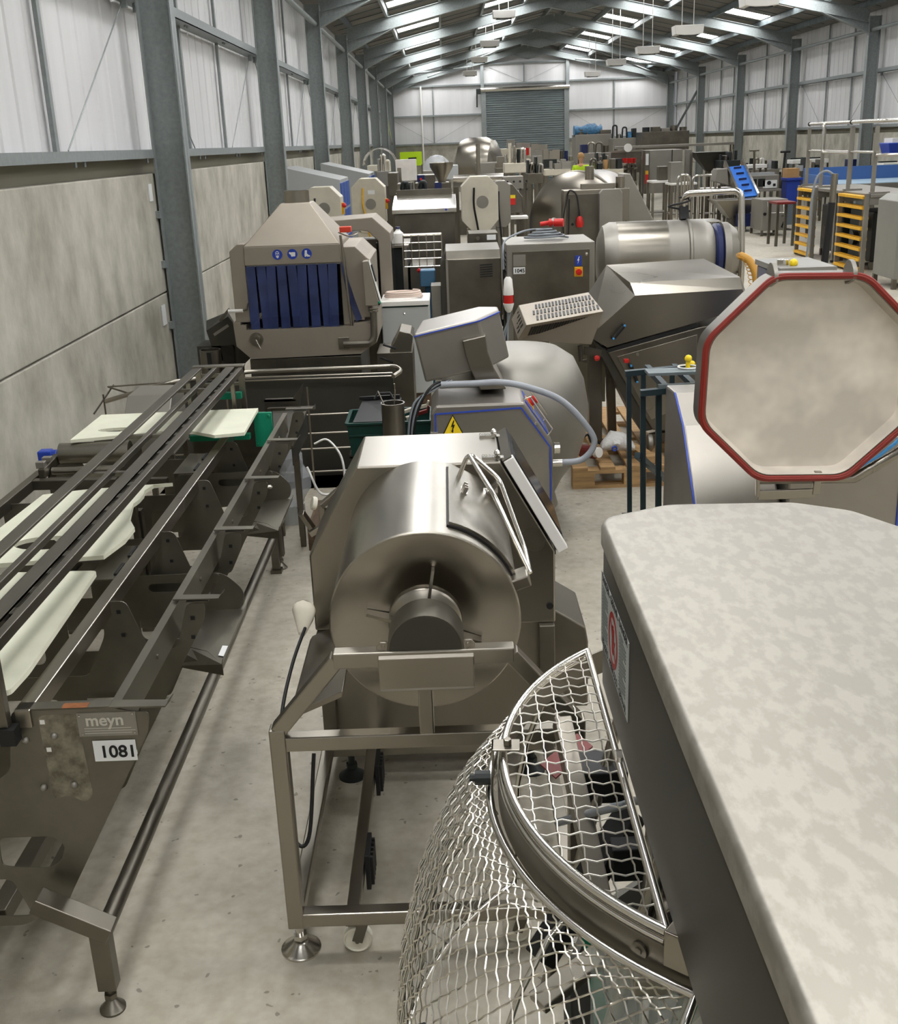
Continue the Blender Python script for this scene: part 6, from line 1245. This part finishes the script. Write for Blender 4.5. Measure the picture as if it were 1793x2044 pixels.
b = B(); b.box(7.7, 9.9, 17.6, 18.2, .98, 1.2); b.obj('frame', STEELM, t, bev=.01); b = B(); b.box(7.6, 9.9, 17.5, 18.3, 1.2, 1.215); b.obj('belt', PBL, t); legs(t, 7.75, 9.8, 17.6, 18.2, 1.0, .08)
b = B(); b.box(7.75, 8.2, 17.59, 17.6, 1.08, 1.14); b.obj('caution_label', YELB, t)
t = thing('dark_roller_frame', 'dark machine frame with black motors standing under the platform deck', 'machine', (7.9, 20.2, 0))
b = B(); b.box(7.65, 9.6, 18.8, 20.8, .5, .7); b.obj('frame', STEELD, t); b = B()
random.seed(8)
for k in range(16): x = random.uniform(7.7, 9.3); y = random.uniform(18.8, 20.4); z = random.uniform(.66, .7); b.box(x, x+random.uniform(.08, .3), y, y+random.uniform(.1, .3), z, z+random.uniform(.08, .3))
b.obj('motors', DKPL, t); legs(t, 7.7, 9.55, 18.85, 20.75, .5, .07)
b = B(); b.box(7.7, 8.1, 18.70, 18.75, .72, .9); b.obj('blue_flap', BLUEL, t)
# louvred machine at right edge
t = thing('louvred_cabinet', 'tall grey cabinet with louvres cut by the right edge of the view', 'cabinet', (6.75, 15.6, 0))
x0, x1, z0, z1 = FB(1792, 390, 1850, 548, 15.6)
b = B(); b.prism([(x0+.12, z1), (x0+.9, z1), (x0+.9, .14), (x0, .14), (x0, z1-.08)], 'y', 15.6, 16.4); b.obj('body', GREYP, t, bev=.01)
b = B()
for k in range(8): b.bar((x0+.10, 15.595, z1-.42+k*.035), (x0+.35, 15.595, z1-.425+k*.035), .012, .008)
b.obj('louvres', BLACK, t); legs(t, x0, x0+.9, 15.62, 16.4, .15, .06)
# black post with hose
t = thing('black_post', 'black post with a looping steel-braided hose, standing between the two yellow ladders and the octagonal lid', 'post', (4.0, 12, 0))
t['label'] = 'black scratched post with a looping hose, in front of the two yellow-runged ladders'
b = B(); b.cyl((4.0, 12, 0), (4.08, 12, 1.45), .038, n=12); b.obj('post', BLACK, t, smooth=40); b = B(); b.cyl((4.08, 12, 1.45), (4.09, 12, 1.74), .034, n=12); b.obj('steel_tip', STEEL, t, smooth=40)
b = B(); b.tube(curve([(4.09, 12, 1.72), (4.0, 12, 1.77), (3.92, 12, 1.73), (3.88, 12, 1.62), (3.86, 12, 1.4), (3.86, 12, 1.1), (3.84, 12, .7), (3.80, 12, .02)], 8), .013, 8); b.obj('hose', CABLE, t, smooth=60); b = B(); b.box(3.75, 4.2, 11.8, 12.2, 0, .03); b.obj('base', BLACK, t)
# yellow-knobbed cart just behind the lid
x0, x1, z0, z1 = FB(1560, 538, 1612, 560, 6.2); t = thing('grey_cart', 'low grey and blue cart with a yellow knob, seen just over the octagonal lid', 'cart', ((x0+x1)/2, 6.4, 0))
b = B(); b.box(x0, x1+.15, 6.2, 6.7, .35, z1-.02); b.obj('body', BLUED, t, bev=.01); b = B(); b.box(x0-.01, x1+.16, 6.19, 6.71, z1-.02, z1+.01); b.obj('top', GREYP, t); p = aY(1584, 532, 6.3); b = B(); b.cyl((p.x, 6.3, z1), (p.x, 6.3, p.z+.01), .012, n=8); b.sphere((p.x, 6.3, p.z+.02), .025, 10); b.obj('yellow_knob', YELB, t, smooth=60); legs(t, x0, x1+.15, 6.2, 6.7, .35)
b = B(); b.cyl((x0+.05, 6.35, z1), (x0+.05, 6.35, z1+.04), .035, n=12); b.obj('cap', SHINY, t)
# ================================================================ RIGHT MIDDLE DISTANCE
t, x0, x1, z0, z1 = machine('fryer_cabinet', 'stainless cabinet on short legs with black marks on its door, left of the ladders', 'cabinet', (1521, 398, 1572, 462), 24.6, .9, STEELM)
b = B(); b.tube([(x0+.1, 24.55, z1-.05), (x0+.1, 24.5, z1-.28), (x0+.45, 24.5, z1-.28), (x0+.45, 24.55, z1-.05)], .015, 6); b.obj('door_handle', SHINY, t); b = B(); b.bar((x0+.42, 24.59, z0+.30), (x0+.54, 24.59, z0+.30), .03, .01); b.bar((x0+.54, 24.59, z0+.30), (x0+.44, 24.59, z0+.06), .03, .01, up=(0, 1, 0)); b.bar((x0+.44, 24.59, z0+.06), (x0+.5, 24.59, z0+.06), .03, .01); b.obj('painted_mark', INK, t); b = B(); b.cyl((x0+.06, 24.57, z0+.35), (x0+.06, 24.6, z0+.35), .035, n=10); b.obj('black_knob', BLACK, t)
t, x0, x1, z0, z1 = machine('red_topped_table', 'narrow table with a red top and stainless legs in front of the fryer cabinet', 'table', (1552, 403, 1590, 408), 22.3, .6, DKRED)
t, x0, x1, z0, z1 = machine('blue_panel_cabinet', 'cabinet with shiny blue-filmed side, just left of the farther ladder', 'cabinet', (1565, 405, 1592, 455), 25.9, .8, mat('blue_film', '7d8a96', .6, .3))
t = thing('incline_conveyor', 'inclined conveyor with bright blue cleated belt between steel side guards', 'conveyor', (7.2, 27, 0))
pT, pB = aY(1455, 333, 27.6), aY(1482, 393, 26.6); wv = Vector((.34, 0, .02)); dn = Vector((0, 0, .03))
b = B(); b.slab([pT, pT+wv, pB+wv, pB], .05, (0, -1, .6)); b.obj('belt', BLUEB, t)
for e in (Vector((-.06, 0, 0)), wv+Vector((.02, 0, 0))): b = B(); b.bar(pT+e+(pT-pB)*.12, pB+e-(pT-pB)*.02, .05, .16, up=(0, -1, .6)); b.obj('side_guard', SHINY, t)
b = B()
for k in range(5): c_ = pB+(pT-pB)*(.15+k*.19); b.bar(c_+Vector((.08, -.04, .03)), c_+Vector((.26, -.04, .04)), .02, .05)
b.obj('cleats', BLUED, t)
c_ = (pT+pB)/2; b = B(); b.bar((pB.x+.1, 26.7, 0), (pB.x+.1, 26.7, pB.z), .08); b.bar((pT.x+.3, 27.7, 0), (pT.x+.3, 27.7, pT.z-.1), .08); b.obj('stand', STEELD, t)
x0, x1, z0, z1 = FB(1425, 398, 1520, 428, 26.2); b = B(); b.loops([[(x0, 25.9, z1), (x1, 25.9, z1), (x1, 26.9, z1), (x0, 26.9, z1)], [(x0+.4, 26.2, z0-.1), (x1-.4, 26.2, z0-.1), (x1-.4, 26.6, z0-.1), (x0+.4, 26.6, z0-.1)]]); b.obj('collecting_hopper', STEEL, t, bev=.01)
b = B(); b.box(x0+.4, x1-.4, 26.2, 26.6, .1, z0-.1); b.obj('hopper_stand', STEELD, t); b = B(); b.box(x0+.5, x0+.9, 25.9, 26.15, .12, .4); b.obj('blue_box', BLUED, t)
for x in (x0+.45, x1-.45): caster(x, 26.4, .05, t, zt=.12)
x0, x1, z0, z1 = FB(1424, 337, 1452, 370, 27.5); b = B(); b.prism([(x0, z0+.1), (x0+.05, z1), (x1-.05, z1), (x1, z0)], 'y', 27.3, 27.8); b.obj('feed_head', STEELM, t, bev=.01); b = B(); b.bar(((x0+x1)/2, 27.55, 0), ((x0+x1)/2, 27.55, z0), .06); b.obj('head_post', STEELD, t)
def table(px, Y, d, label, m=WHITE):
    x0, x1, z0, z1 = FB(*px, Y); t = thing('work_table', label, 'table', ((x0+x1)/2, Y+d/2, 0), 'steel-legged tables'); b = B(); b.box(x0, x1, Y, Y+d, z1-.05, z1); b.obj('table_top', m, t, bev=.005); legs(t, x0, x1, Y, Y+d, z1-.05, .06, STEEL); b = B(); b.box(x0+.03, x1-.03, Y+.03, Y+d-.03, .25, .28); b.obj('shelf', STEELM, t); return t, x0, x1, z1
T1 = table((1302, 361, 1340, 367), 29.5, .8, 'white-topped table, left of the two standing before the big steel cabinet')
T2 = table((1340, 365, 1392, 372), 28.6, .8, 'white-topped table, right of the two standing before the big steel cabinet')
T3 = table((1402, 375, 1460, 382), 28.3, .5, 'white-topped table just left of the inclined blue conveyor')
T4 = table((1490, 378, 1560, 386), 27.4, .8, 'grey-edged table carrying the film-wrapped box machine', STEELM)
for tb, nm, l, u0, u1, h, m in ((T1, 'small_meter', 'small grey instrument box on the left white-topped table', .45, .9, .35, STEELD), (T2, 'square_box', 'square grey box on the right white-topped table', .05, .5, .5, STEELM)):
    t_, x0, x1, z1 = tb; Yt = t_.location.y; b = B(); b.box(x0+(x1-x0)*u0, x0+(x1-x0)*u1, Yt-.15, Yt+.2, z1, z1+h); tag(b.obj(nm, m, bev=.01), l, 'box')
t_, x0, x1, z1 = T4; bm_ = thing('wrapped_box_machine', 'boxy stainless machine with blue-filmed side and cling film on top', 'machine', ((x0+x1)/2, 27.8, z1)); X0, X1, Z0, Z1 = FB(1494, 350, 1555, 378, 27.55); b = B(); b.box(X0, X1, 27.55, 28.1, z1, Z1); b.obj('body', STEELM, bm_, bev=.01); b = B(); b.box(X0+.05, X1-.1, 27.6, 28.0, Z1, Z1+.06); b.obj('cling_film', CLEARP, bm_); b = B(); b.box(X1-.38, X1-.05, 27.53, 27.55, z1+.02, z1+.2); b.obj('white_label', LABEL, bm_); b = B(); b.cyl((X1-.24, 27.52, z1+.14), (X1-.24, 27.53, z1+.14), .05, n=12); b.box(X1-.14, X1-.08, 27.52, 27.53, z1+.06, z1+.12); b.obj('printed_mark', INK, bm_)
for k in range(2): b = B(); b.box(X0+.04+k*.2, X0+.2+k*.2, 27.53, 27.55, z1+.06, z1+.24); b.obj('dark_opening', BLACK, bm_)
X0, X1, Z0, Z1 = FB(1572, 336, 1596, 355, 27.6); b = B(); b.box(X0, X1+.05, 27.6, 28.0, .3, Z0-.06); b.box(X0-.02, X1+.1, 27.55, 28.05, Z0-.06, Z0); b.box(X0, X1, 27.6, 28, 0, .3); tag(b.obj('blue_crate_stack', BLUE, bev=.01), 'stack of blue crates under the cardboard box by the far handrail', 'crates'); b = B(); b.box(X0, X1, 27.6, 28.0, Z0, Z1); tag(b.obj('cardboard_box', CARD, bev=.005), 'open brown cardboard box on the blue crates, left of the farther ladder posts', 'box')
def rails(px, Y, label):
    x0, x1, z0, z1 = FB(*px, Y); t = thing('tube_railing', label, 'railing', ((x0+x1)/2, Y, 0), 'low tube railings'); b = B(); b.tube(arcpts([(x0, Y, 0), (x0, Y, z1), (x1, Y, z1), (x1, Y, 0)], .15), .03, 8); b.obj('bent_tube', SHINY, t, smooth=60)
    for k in (.3, .55, .8): b = B(); b.cyl((x0+(x1-x0)*k, Y, 0), (x0+(x1-x0)*k, Y, z1), .02, n=6); b.obj('upright', SHINY, t)
rails((1353, 349, 1378, 400), 27.8, 'bent tube railing standing between the two white-topped tables'); rails((1382, 350, 1428, 400), 28.1, 'bent tube railing right of the white-topped tables, below the funnel')
rails((1348, 352, 1375, 395), 31.2, 'farther bent tube railing before the big steel cabinet')
t = thing('platform_trolley', 'low white platform trolley on casters in the aisle before the tube railings', 'trolley', (6.1, 25.5, 0)); x0, x1, z0, z1 = FB(1380, 416, 1425, 421, 27); b = B(); b.box(x0, x1, 26.3, 27, .22, .25); b.obj('deck', WHITE, t)
for x in (x0+.1, x1-.1):
    for y in (26.4, 26.9): caster(x, y, .07, t, zt=.22)
# big cabinet, filler, funnel and stack
t, x0, x1, z0, z1 = machine('large_steel_cabinet', 'very large two-door stainless cabinet with a red and yellow sticker strip', 'cabinet', (1296, 299, 1362, 385), 32, 1.2, STEELM); b = B(); b.box(x0+.62, x0+.64, 31.98, 32, z0, z1); b.obj('door_gap', BLACK, t); b = B(); b.box(x0-.14, x0-.02, 31.9, 32.3, z0, z1); sp_ = b.obj('sticker_post', STEELD, t); b = B(); b.box(x0-.12, x0-.04, 31.88, 31.9, .9, 1.15); b.obj('red_sticker', RED, sp_); b = B(); b.box(x0-.12, x0-.04, 31.88, 31.9, 1.15, 1.25); b.obj('yellow_sticker', YEL, sp_); b = B(); b.box(x0-.12, x0-.04, 31.88, 31.9, 1.4, 1.7); b.obj('display', LABEL, sp_)
x0, x1, z0, z1 = FB(1364, 298, 1376, 398, 31.8); b = B(); b.box(x0, x1, 31.5, 31.7, 0, z1); tag(b.obj('steel_upright', STEELM, bev=.01), 'broad steel upright at the right side of the big two-door cabinet', 'post')
t = thing('rotary_filler', 'round carousel filling machine with a ring of small red cups on top', 'machine', (4.8, 33, 0)); c_ = aY(1246, 330, 33.4)
b = B()
for z, r in ((c_.z, .38), (c_.z-.12, .42), (c_.z-.5, .40)): b.lathe((c_.x, 33.6, z), (0, 0, 1), [(r*.3, 0), (r, 0), (r, .05), (r*.3, .05)], 24)
b.cyl((c_.x, 33.6, 0), (c_.x, 33.6, c_.z), .16, n=16); b.obj('carousel', STEEL, t, smooth=40)
for k in range(10): a = 2*PI*k/10; b = B(); b.cyl((c_.x+.33*math.cos(a), 33.6+.33*math.sin(a), c_.z+.05), (c_.x+.33*math.cos(a), 33.6+.33*math.sin(a), c_.z+.19), .03, .06, n=8); b.obj('red_cup', RED, t)
for k in range(10): a = 2*PI*k/10; b = B(); b.cyl((c_.x+.36*math.cos(a), 33.6+.36*math.sin(a), c_.z-.5), (c_.x+.36*math.cos(a), 33.6+.36*math.sin(a), c_.z), .03, n=6); b.obj('filling_tube', STEELD, t)
t, x0, x1, z0, z1 = machine('framed_guard_cabinet', 'grey framed guard cabinet directly behind the carousel filler', 'cabinet', (1221, 304, 1280, 345), 35, 1., STEELD); b = B(); b.box(x0-.05, x1+.05, 34.95, 35.05, z1, z1+.06); b.obj('pale_rim', STEEL, t)
t = thing('white_handwheel', 'white handwheel with steel hub above the carousel filler', 'wheel', (4.7, 34.6, 0)); p = aY(1254, 295, 34.6); b = B(); b.lathe((p.x, 34.6, p.z), (0, 1, 0), [(.03, -.02), (.12, -.02), (.12, .02), (.03, .02)], 20); b.obj('wheel', WHITE, t); b = B(); b.bar((p.x, 34.65, 0), (p.x, 34.65, p.z), .05); b.obj('stem', STEELD, t)
t = thing('cone_funnel', 'big dark steel funnel hopper in a frame before the right concrete wall', 'hopper', (6.4, 30.5, 0)); p = aY(1417, 303, 30.5); q = aY(1417, 342, 30.5)
b = B(); b.loops([[(p.x-.42, 30.2, p.z), (p.x+.42, 30.2, p.z), (p.x+.42, 31.0, p.z), (p.x-.42, 31.0, p.z)], [(p.x-.38, 30.25, p.z-.1), (p.x+.38, 30.25, p.z-.1), (p.x+.38, 30.95, p.z-.1), (p.x-.38, 30.95, p.z-.1)], [(p.x-.06, 30.5, q.z), (p.x+.06, 30.5, q.z), (p.x+.06, 30.7, q.z), (p.x-.06, 30.7, q.z)]]); b.obj('funnel', DARKP, t, bev=.01); b = B(); b.cyl((p.x, 30.6, 0), (p.x, 30.6, q.z), .08, n=12); b.obj('outlet', STEELD, t)
for sx_ in (-.46, .46): b = B(); b.bar((p.x+sx_, 30.6, 0), (p.x+sx_, 30.6, p.z), .06); b.obj('leg', STEELD, t)
def cluster(name, label, px, Y, d, m, tops, seed, hi=.35, cat='machine'):
    t, x0, x1, z0, z1 = machine(name, label, cat, px, Y, d, m)
    random.seed(seed)
    for k, mm in enumerate(tops):
        w_ = (x1-x0)/len(tops); xx = x0+w_*k; kind = random.random(); h_ = random.uniform(.1, hi); b = B()
        if kind < .35: b.cyl((xx+w_*.5, Y+.3, z1), (xx+w_*.5, Y+.3, z1+h_), min(w_*.4, .15), n=14); b.obj('motor', mm, t, smooth=40)
        elif kind < .7: b.box(xx+.02, xx+w_-.02, Y+.1, Y+.5, z1, z1+h_); b.obj('top_unit', mm, t, bev=.01)
        else: b.tube(arcpts([(xx, Y+.2, z1), (xx+.02, Y+.2, z1+h_), (xx+w_*.9, Y+.2, z1+h_), (xx+w_*.95, Y+.2, z1)], .1), .03, 8); b.obj('pipe', mm, t, smooth=60)
    return t, x0, x1, z0, z1
t, x0, x1, z0, z1 = cluster('wrapped_tall_machine', 'tall steel machine topped with crumpled blue plastic wrap, right of the shutter door', (1149, 268, 1222, 325), 42.8, 1.2, STEELM, [STEELD]*3, 1, .2)
random.seed(21); b = B(); ls = []
for i in range(9):
    u_ = i/8; ls.append([Vector((x0+(x1-x0)*(.0+.75*u_), 43.3+.35*math.cos(2*PI*k/10), z1+.12+.22*math.sin(2*PI*k/10)*random.uniform(.6, 1.3))) for k in range(10)])
b.loops(ls); b.obj('blue_wrap', BLUEW, t, smooth=60)
cluster('foil_topped_machine', 'tall steel machine with glinting foil and dark motors on top, behind the filler', (1224, 275, 1282, 320), 41.3, 1.2, STEELM, [DKPL, SHINY, DKPL, BLUEW, DKPL, STEELD], 2, .45)
cluster('long_steel_housing', 'long flat-sided grey steel housing with small fittings on top, by the right end wall column', (1283, 262, 1376, 300), 39.7, 1.4, STEELD, [DKPL, STEELD, STEELM, STEELD, STEELD], 3, .2)
t, x0, x1, z0, z1 = machine('overhead_beam_conveyor', 'long thin overhead conveyor beam reaching towards the right wall', 'conveyor', (1230, 288, 1466, 293), 37, .4, STEELM)
cluster('angled_infeed', 'steel infeed conveyor with a blue motor, left of the carousel filler', (1160, 305, 1220, 318), 34.5, .8, STEELM, [BLUED, STEEL, STEELD, STEELD], 5, .3)
cluster('beige_line', 'stained machine with brown cardboard below, behind the vacuum tumbler', (1180, 338, 1245, 352), 29.5, 1., BEIGE, [STEELD, DKPL, CARD, STEELD, DKPL], 6, .3)
cluster('small_grinder_row', 'row of small dark grinders and motors right of the funnel hopper', (1440, 320, 1478, 335), 29.5, .8, DKPL, [DKPL, STEELD, DKPL, STEEL, DKPL], 7, .4)
cluster('low_black_table', 'low dark table with scattered parts against the right concrete wall', (1470, 345, 1560, 350), 32.5, .8, DKPL, [STEELD, DKPL, STEEL, CLEARP, STEELD, DKPL], 9, .3)
t, x0, x1, z0, z1 = machine('bright_trough', 'long bright white trough on legs behind the box machine', 'machine', (1465, 329, 1532, 336), 30.5, .6, GAL2)
def packer(px, Y, label):
    x0, x1, z0, z1 = FB(*px, Y); t = thing('belt_table', label, 'conveyor', ((x0+x1)/2, Y+.3, 0), 'white-edged belt tables'); b = B(); b.box(x0, x1, Y, Y+.5, z0, z0+.1); b.obj('white_edge', WHITE, t, bev=.01); b = B(); b.box(x0+.1, x1, Y+.5, Y+.6, z0, z1); b.obj('dark_guard', DKPL, t); b = B(); b.box(x0+.3, x1-.3, Y+.1, Y+.5, z0-.2, z0); b.obj('frame', DKPL, t); legs(t, x0, x1, Y, Y+.5, z0)
packer((1583, 315, 1655, 326), 29.5, 'white-edged belt table with dark guard, left of the two near the right wall'); packer((1764, 322, 1830, 334), 26, 'white-edged belt table with dark guard at the right edge of the view')
t, x0, x1, z0, z1 = machine('navy_bin', 'narrow dark navy bin standing behind the handrail posts near the right wall', 'bin', (1700, 318, 1712, 345), 28.5, .5, BLUED)
for i, (a, c_) in enumerate((((1510, 340), (1506, 300)), ((1560, 330), (1568, 303)))):
    q = aY(*a, 28.4); p = aY(*c_, 28.4); t = thing('pallet_truck', ('pallet truck with upright handle, left of the cardboard box', 'second pallet truck handle leaning by the near right column')[i], 'pallet truck', (q.x, 28.4, 0)); t['label'] = ('pallet truck with upright pale post, farther left by the concrete wall', 'black pallet truck handle leaning just left of the cardboard box')[i]
    b = B(); b.cyl((q.x, 28.4, .1), (p.x, 28.4, p.z), .03, n=8); b.cyl((p.x-.12, 28.4, p.z), (p.x+.12, 28.4, p.z), .025, n=8); b.obj('handle', BLACK if i else STEELD, t); b = B(); b.box(q.x-.25, q.x+.25, 28.3, 29.3, .06, .12); b.box(q.x-.1, q.x+.1, 28.3, 28.5, .0, .5); b.obj('fork_body', DKPL, t)
p = aY(1785, 298, 21.3); t = thing('blue_raised_bin', 'blue plastic bin with white rim held up on a post at the right edge', 'bin', (p.x, 21.3, 0)); b = B(); b.loops([[(p.x-.14, 21.1, p.z-.12), (p.x+.5, 21.1, p.z-.12), (p.x+.5, 21.5, p.z-.12), (p.x-.14, 21.5, p.z-.12)], [(p.x-.2, 21.05, p.z+.12), (p.x+.6, 21.05, p.z+.12), (p.x+.6, 21.55, p.z+.12), (p.x-.2, 21.55, p.z+.12)]]); b.obj('bin', BLUE, t, bev=.02); b = B(); b.box(p.x-.12, p.x+.5, 21.1, 21.5, p.z+.12, p.z+.2); b.obj('white_rim', WHITE, t); b = B(); b.bar((p.x+.3, 21.3, 0), (p.x+.3, 21.3, p.z-.12), .08); b.obj('post', STEELM, t)
p = aY(1785, 350, 19.5); b = B(); b.box(p.x-.1, p.x+.4, 17.8, 18.1, 1.216, 1.50); tag(b.obj('printed_carton', mat('red_white_print', 'b59a90', 0, .7, var=.5, scale=18, col2='e0d6cc'), bev=.004), 'red and white printed carton standing on the conveyor at the right edge', 'carton')

cluster('steel_packing_line', 'stainless packing line with grey and black fittings, left of the person in the bright vest', (1092, 322, 1146, 336), 34, .8, STEELM, [STEEL, DKPL, BEIGE, STEELD, BLUED, STEEL], 31, .35)
cluster('cream_frame_machine', 'cream framed machine with bent pipes, above the grey control panel', (1008, 326, 1050, 345), 22, .7, BEIGE, [SHINY, BEIGE, STEEL, DKPL, SHINY], 32, .4)
cluster('dark_infeed_unit', 'dark unit with pipes and motors right of the grey control panel', (1052, 346, 1085, 366), 20.5, .6, STEELD, [DKPL, STEEL, DKPL, STEELM], 33, .3)
cluster('corner_machine', 'grey machine with pale fittings in the far left corner below the columns', (752, 342, 778, 372), 21, .8, STEELM, [STEELM, SHINY, BEIGE], 34, .3)
cluster('low_tray_machine', 'low steel machine with trays just above the bright-lipped tank', (790, 385, 850, 396), 14.6, .6, STEELD, [STEEL, DKPL, STEELM, STEELD, DKPL], 35, .12)
cluster('tray_sealer', 'steel sealing machine with mixed fittings behind the film-wrapped box machine', (1500, 338, 1556, 352), 31.6, .7, STEELM, [DKPL, STEEL, GAL2, STEELD, CLEARP, DKPL], 36, .3)
cluster('parts_bench', 'low bench heaped with dark and pale parts behind the first handrail posts', (1600, 340, 1645, 350), 28.2, .7, STEELD, [CLEARP, DKPL, BEIGE, STEEL, DKPL, STEELD], 37, .35)
cluster('pump_skid', 'dark pump skid with upright motors beside the carousel filler', (1190, 322, 1218, 340), 32, .8, STEELD, [DKPL, STEELM, DKPL, STEEL], 38, .4)
cluster('grey_bench_press', 'grey bench machine between the funnel hopper and the bright trough', (1452, 340, 1492, 352), 31.8, .6, STEELD, [DKPL, STEELD, STEEL, DKPL], 39, .35)
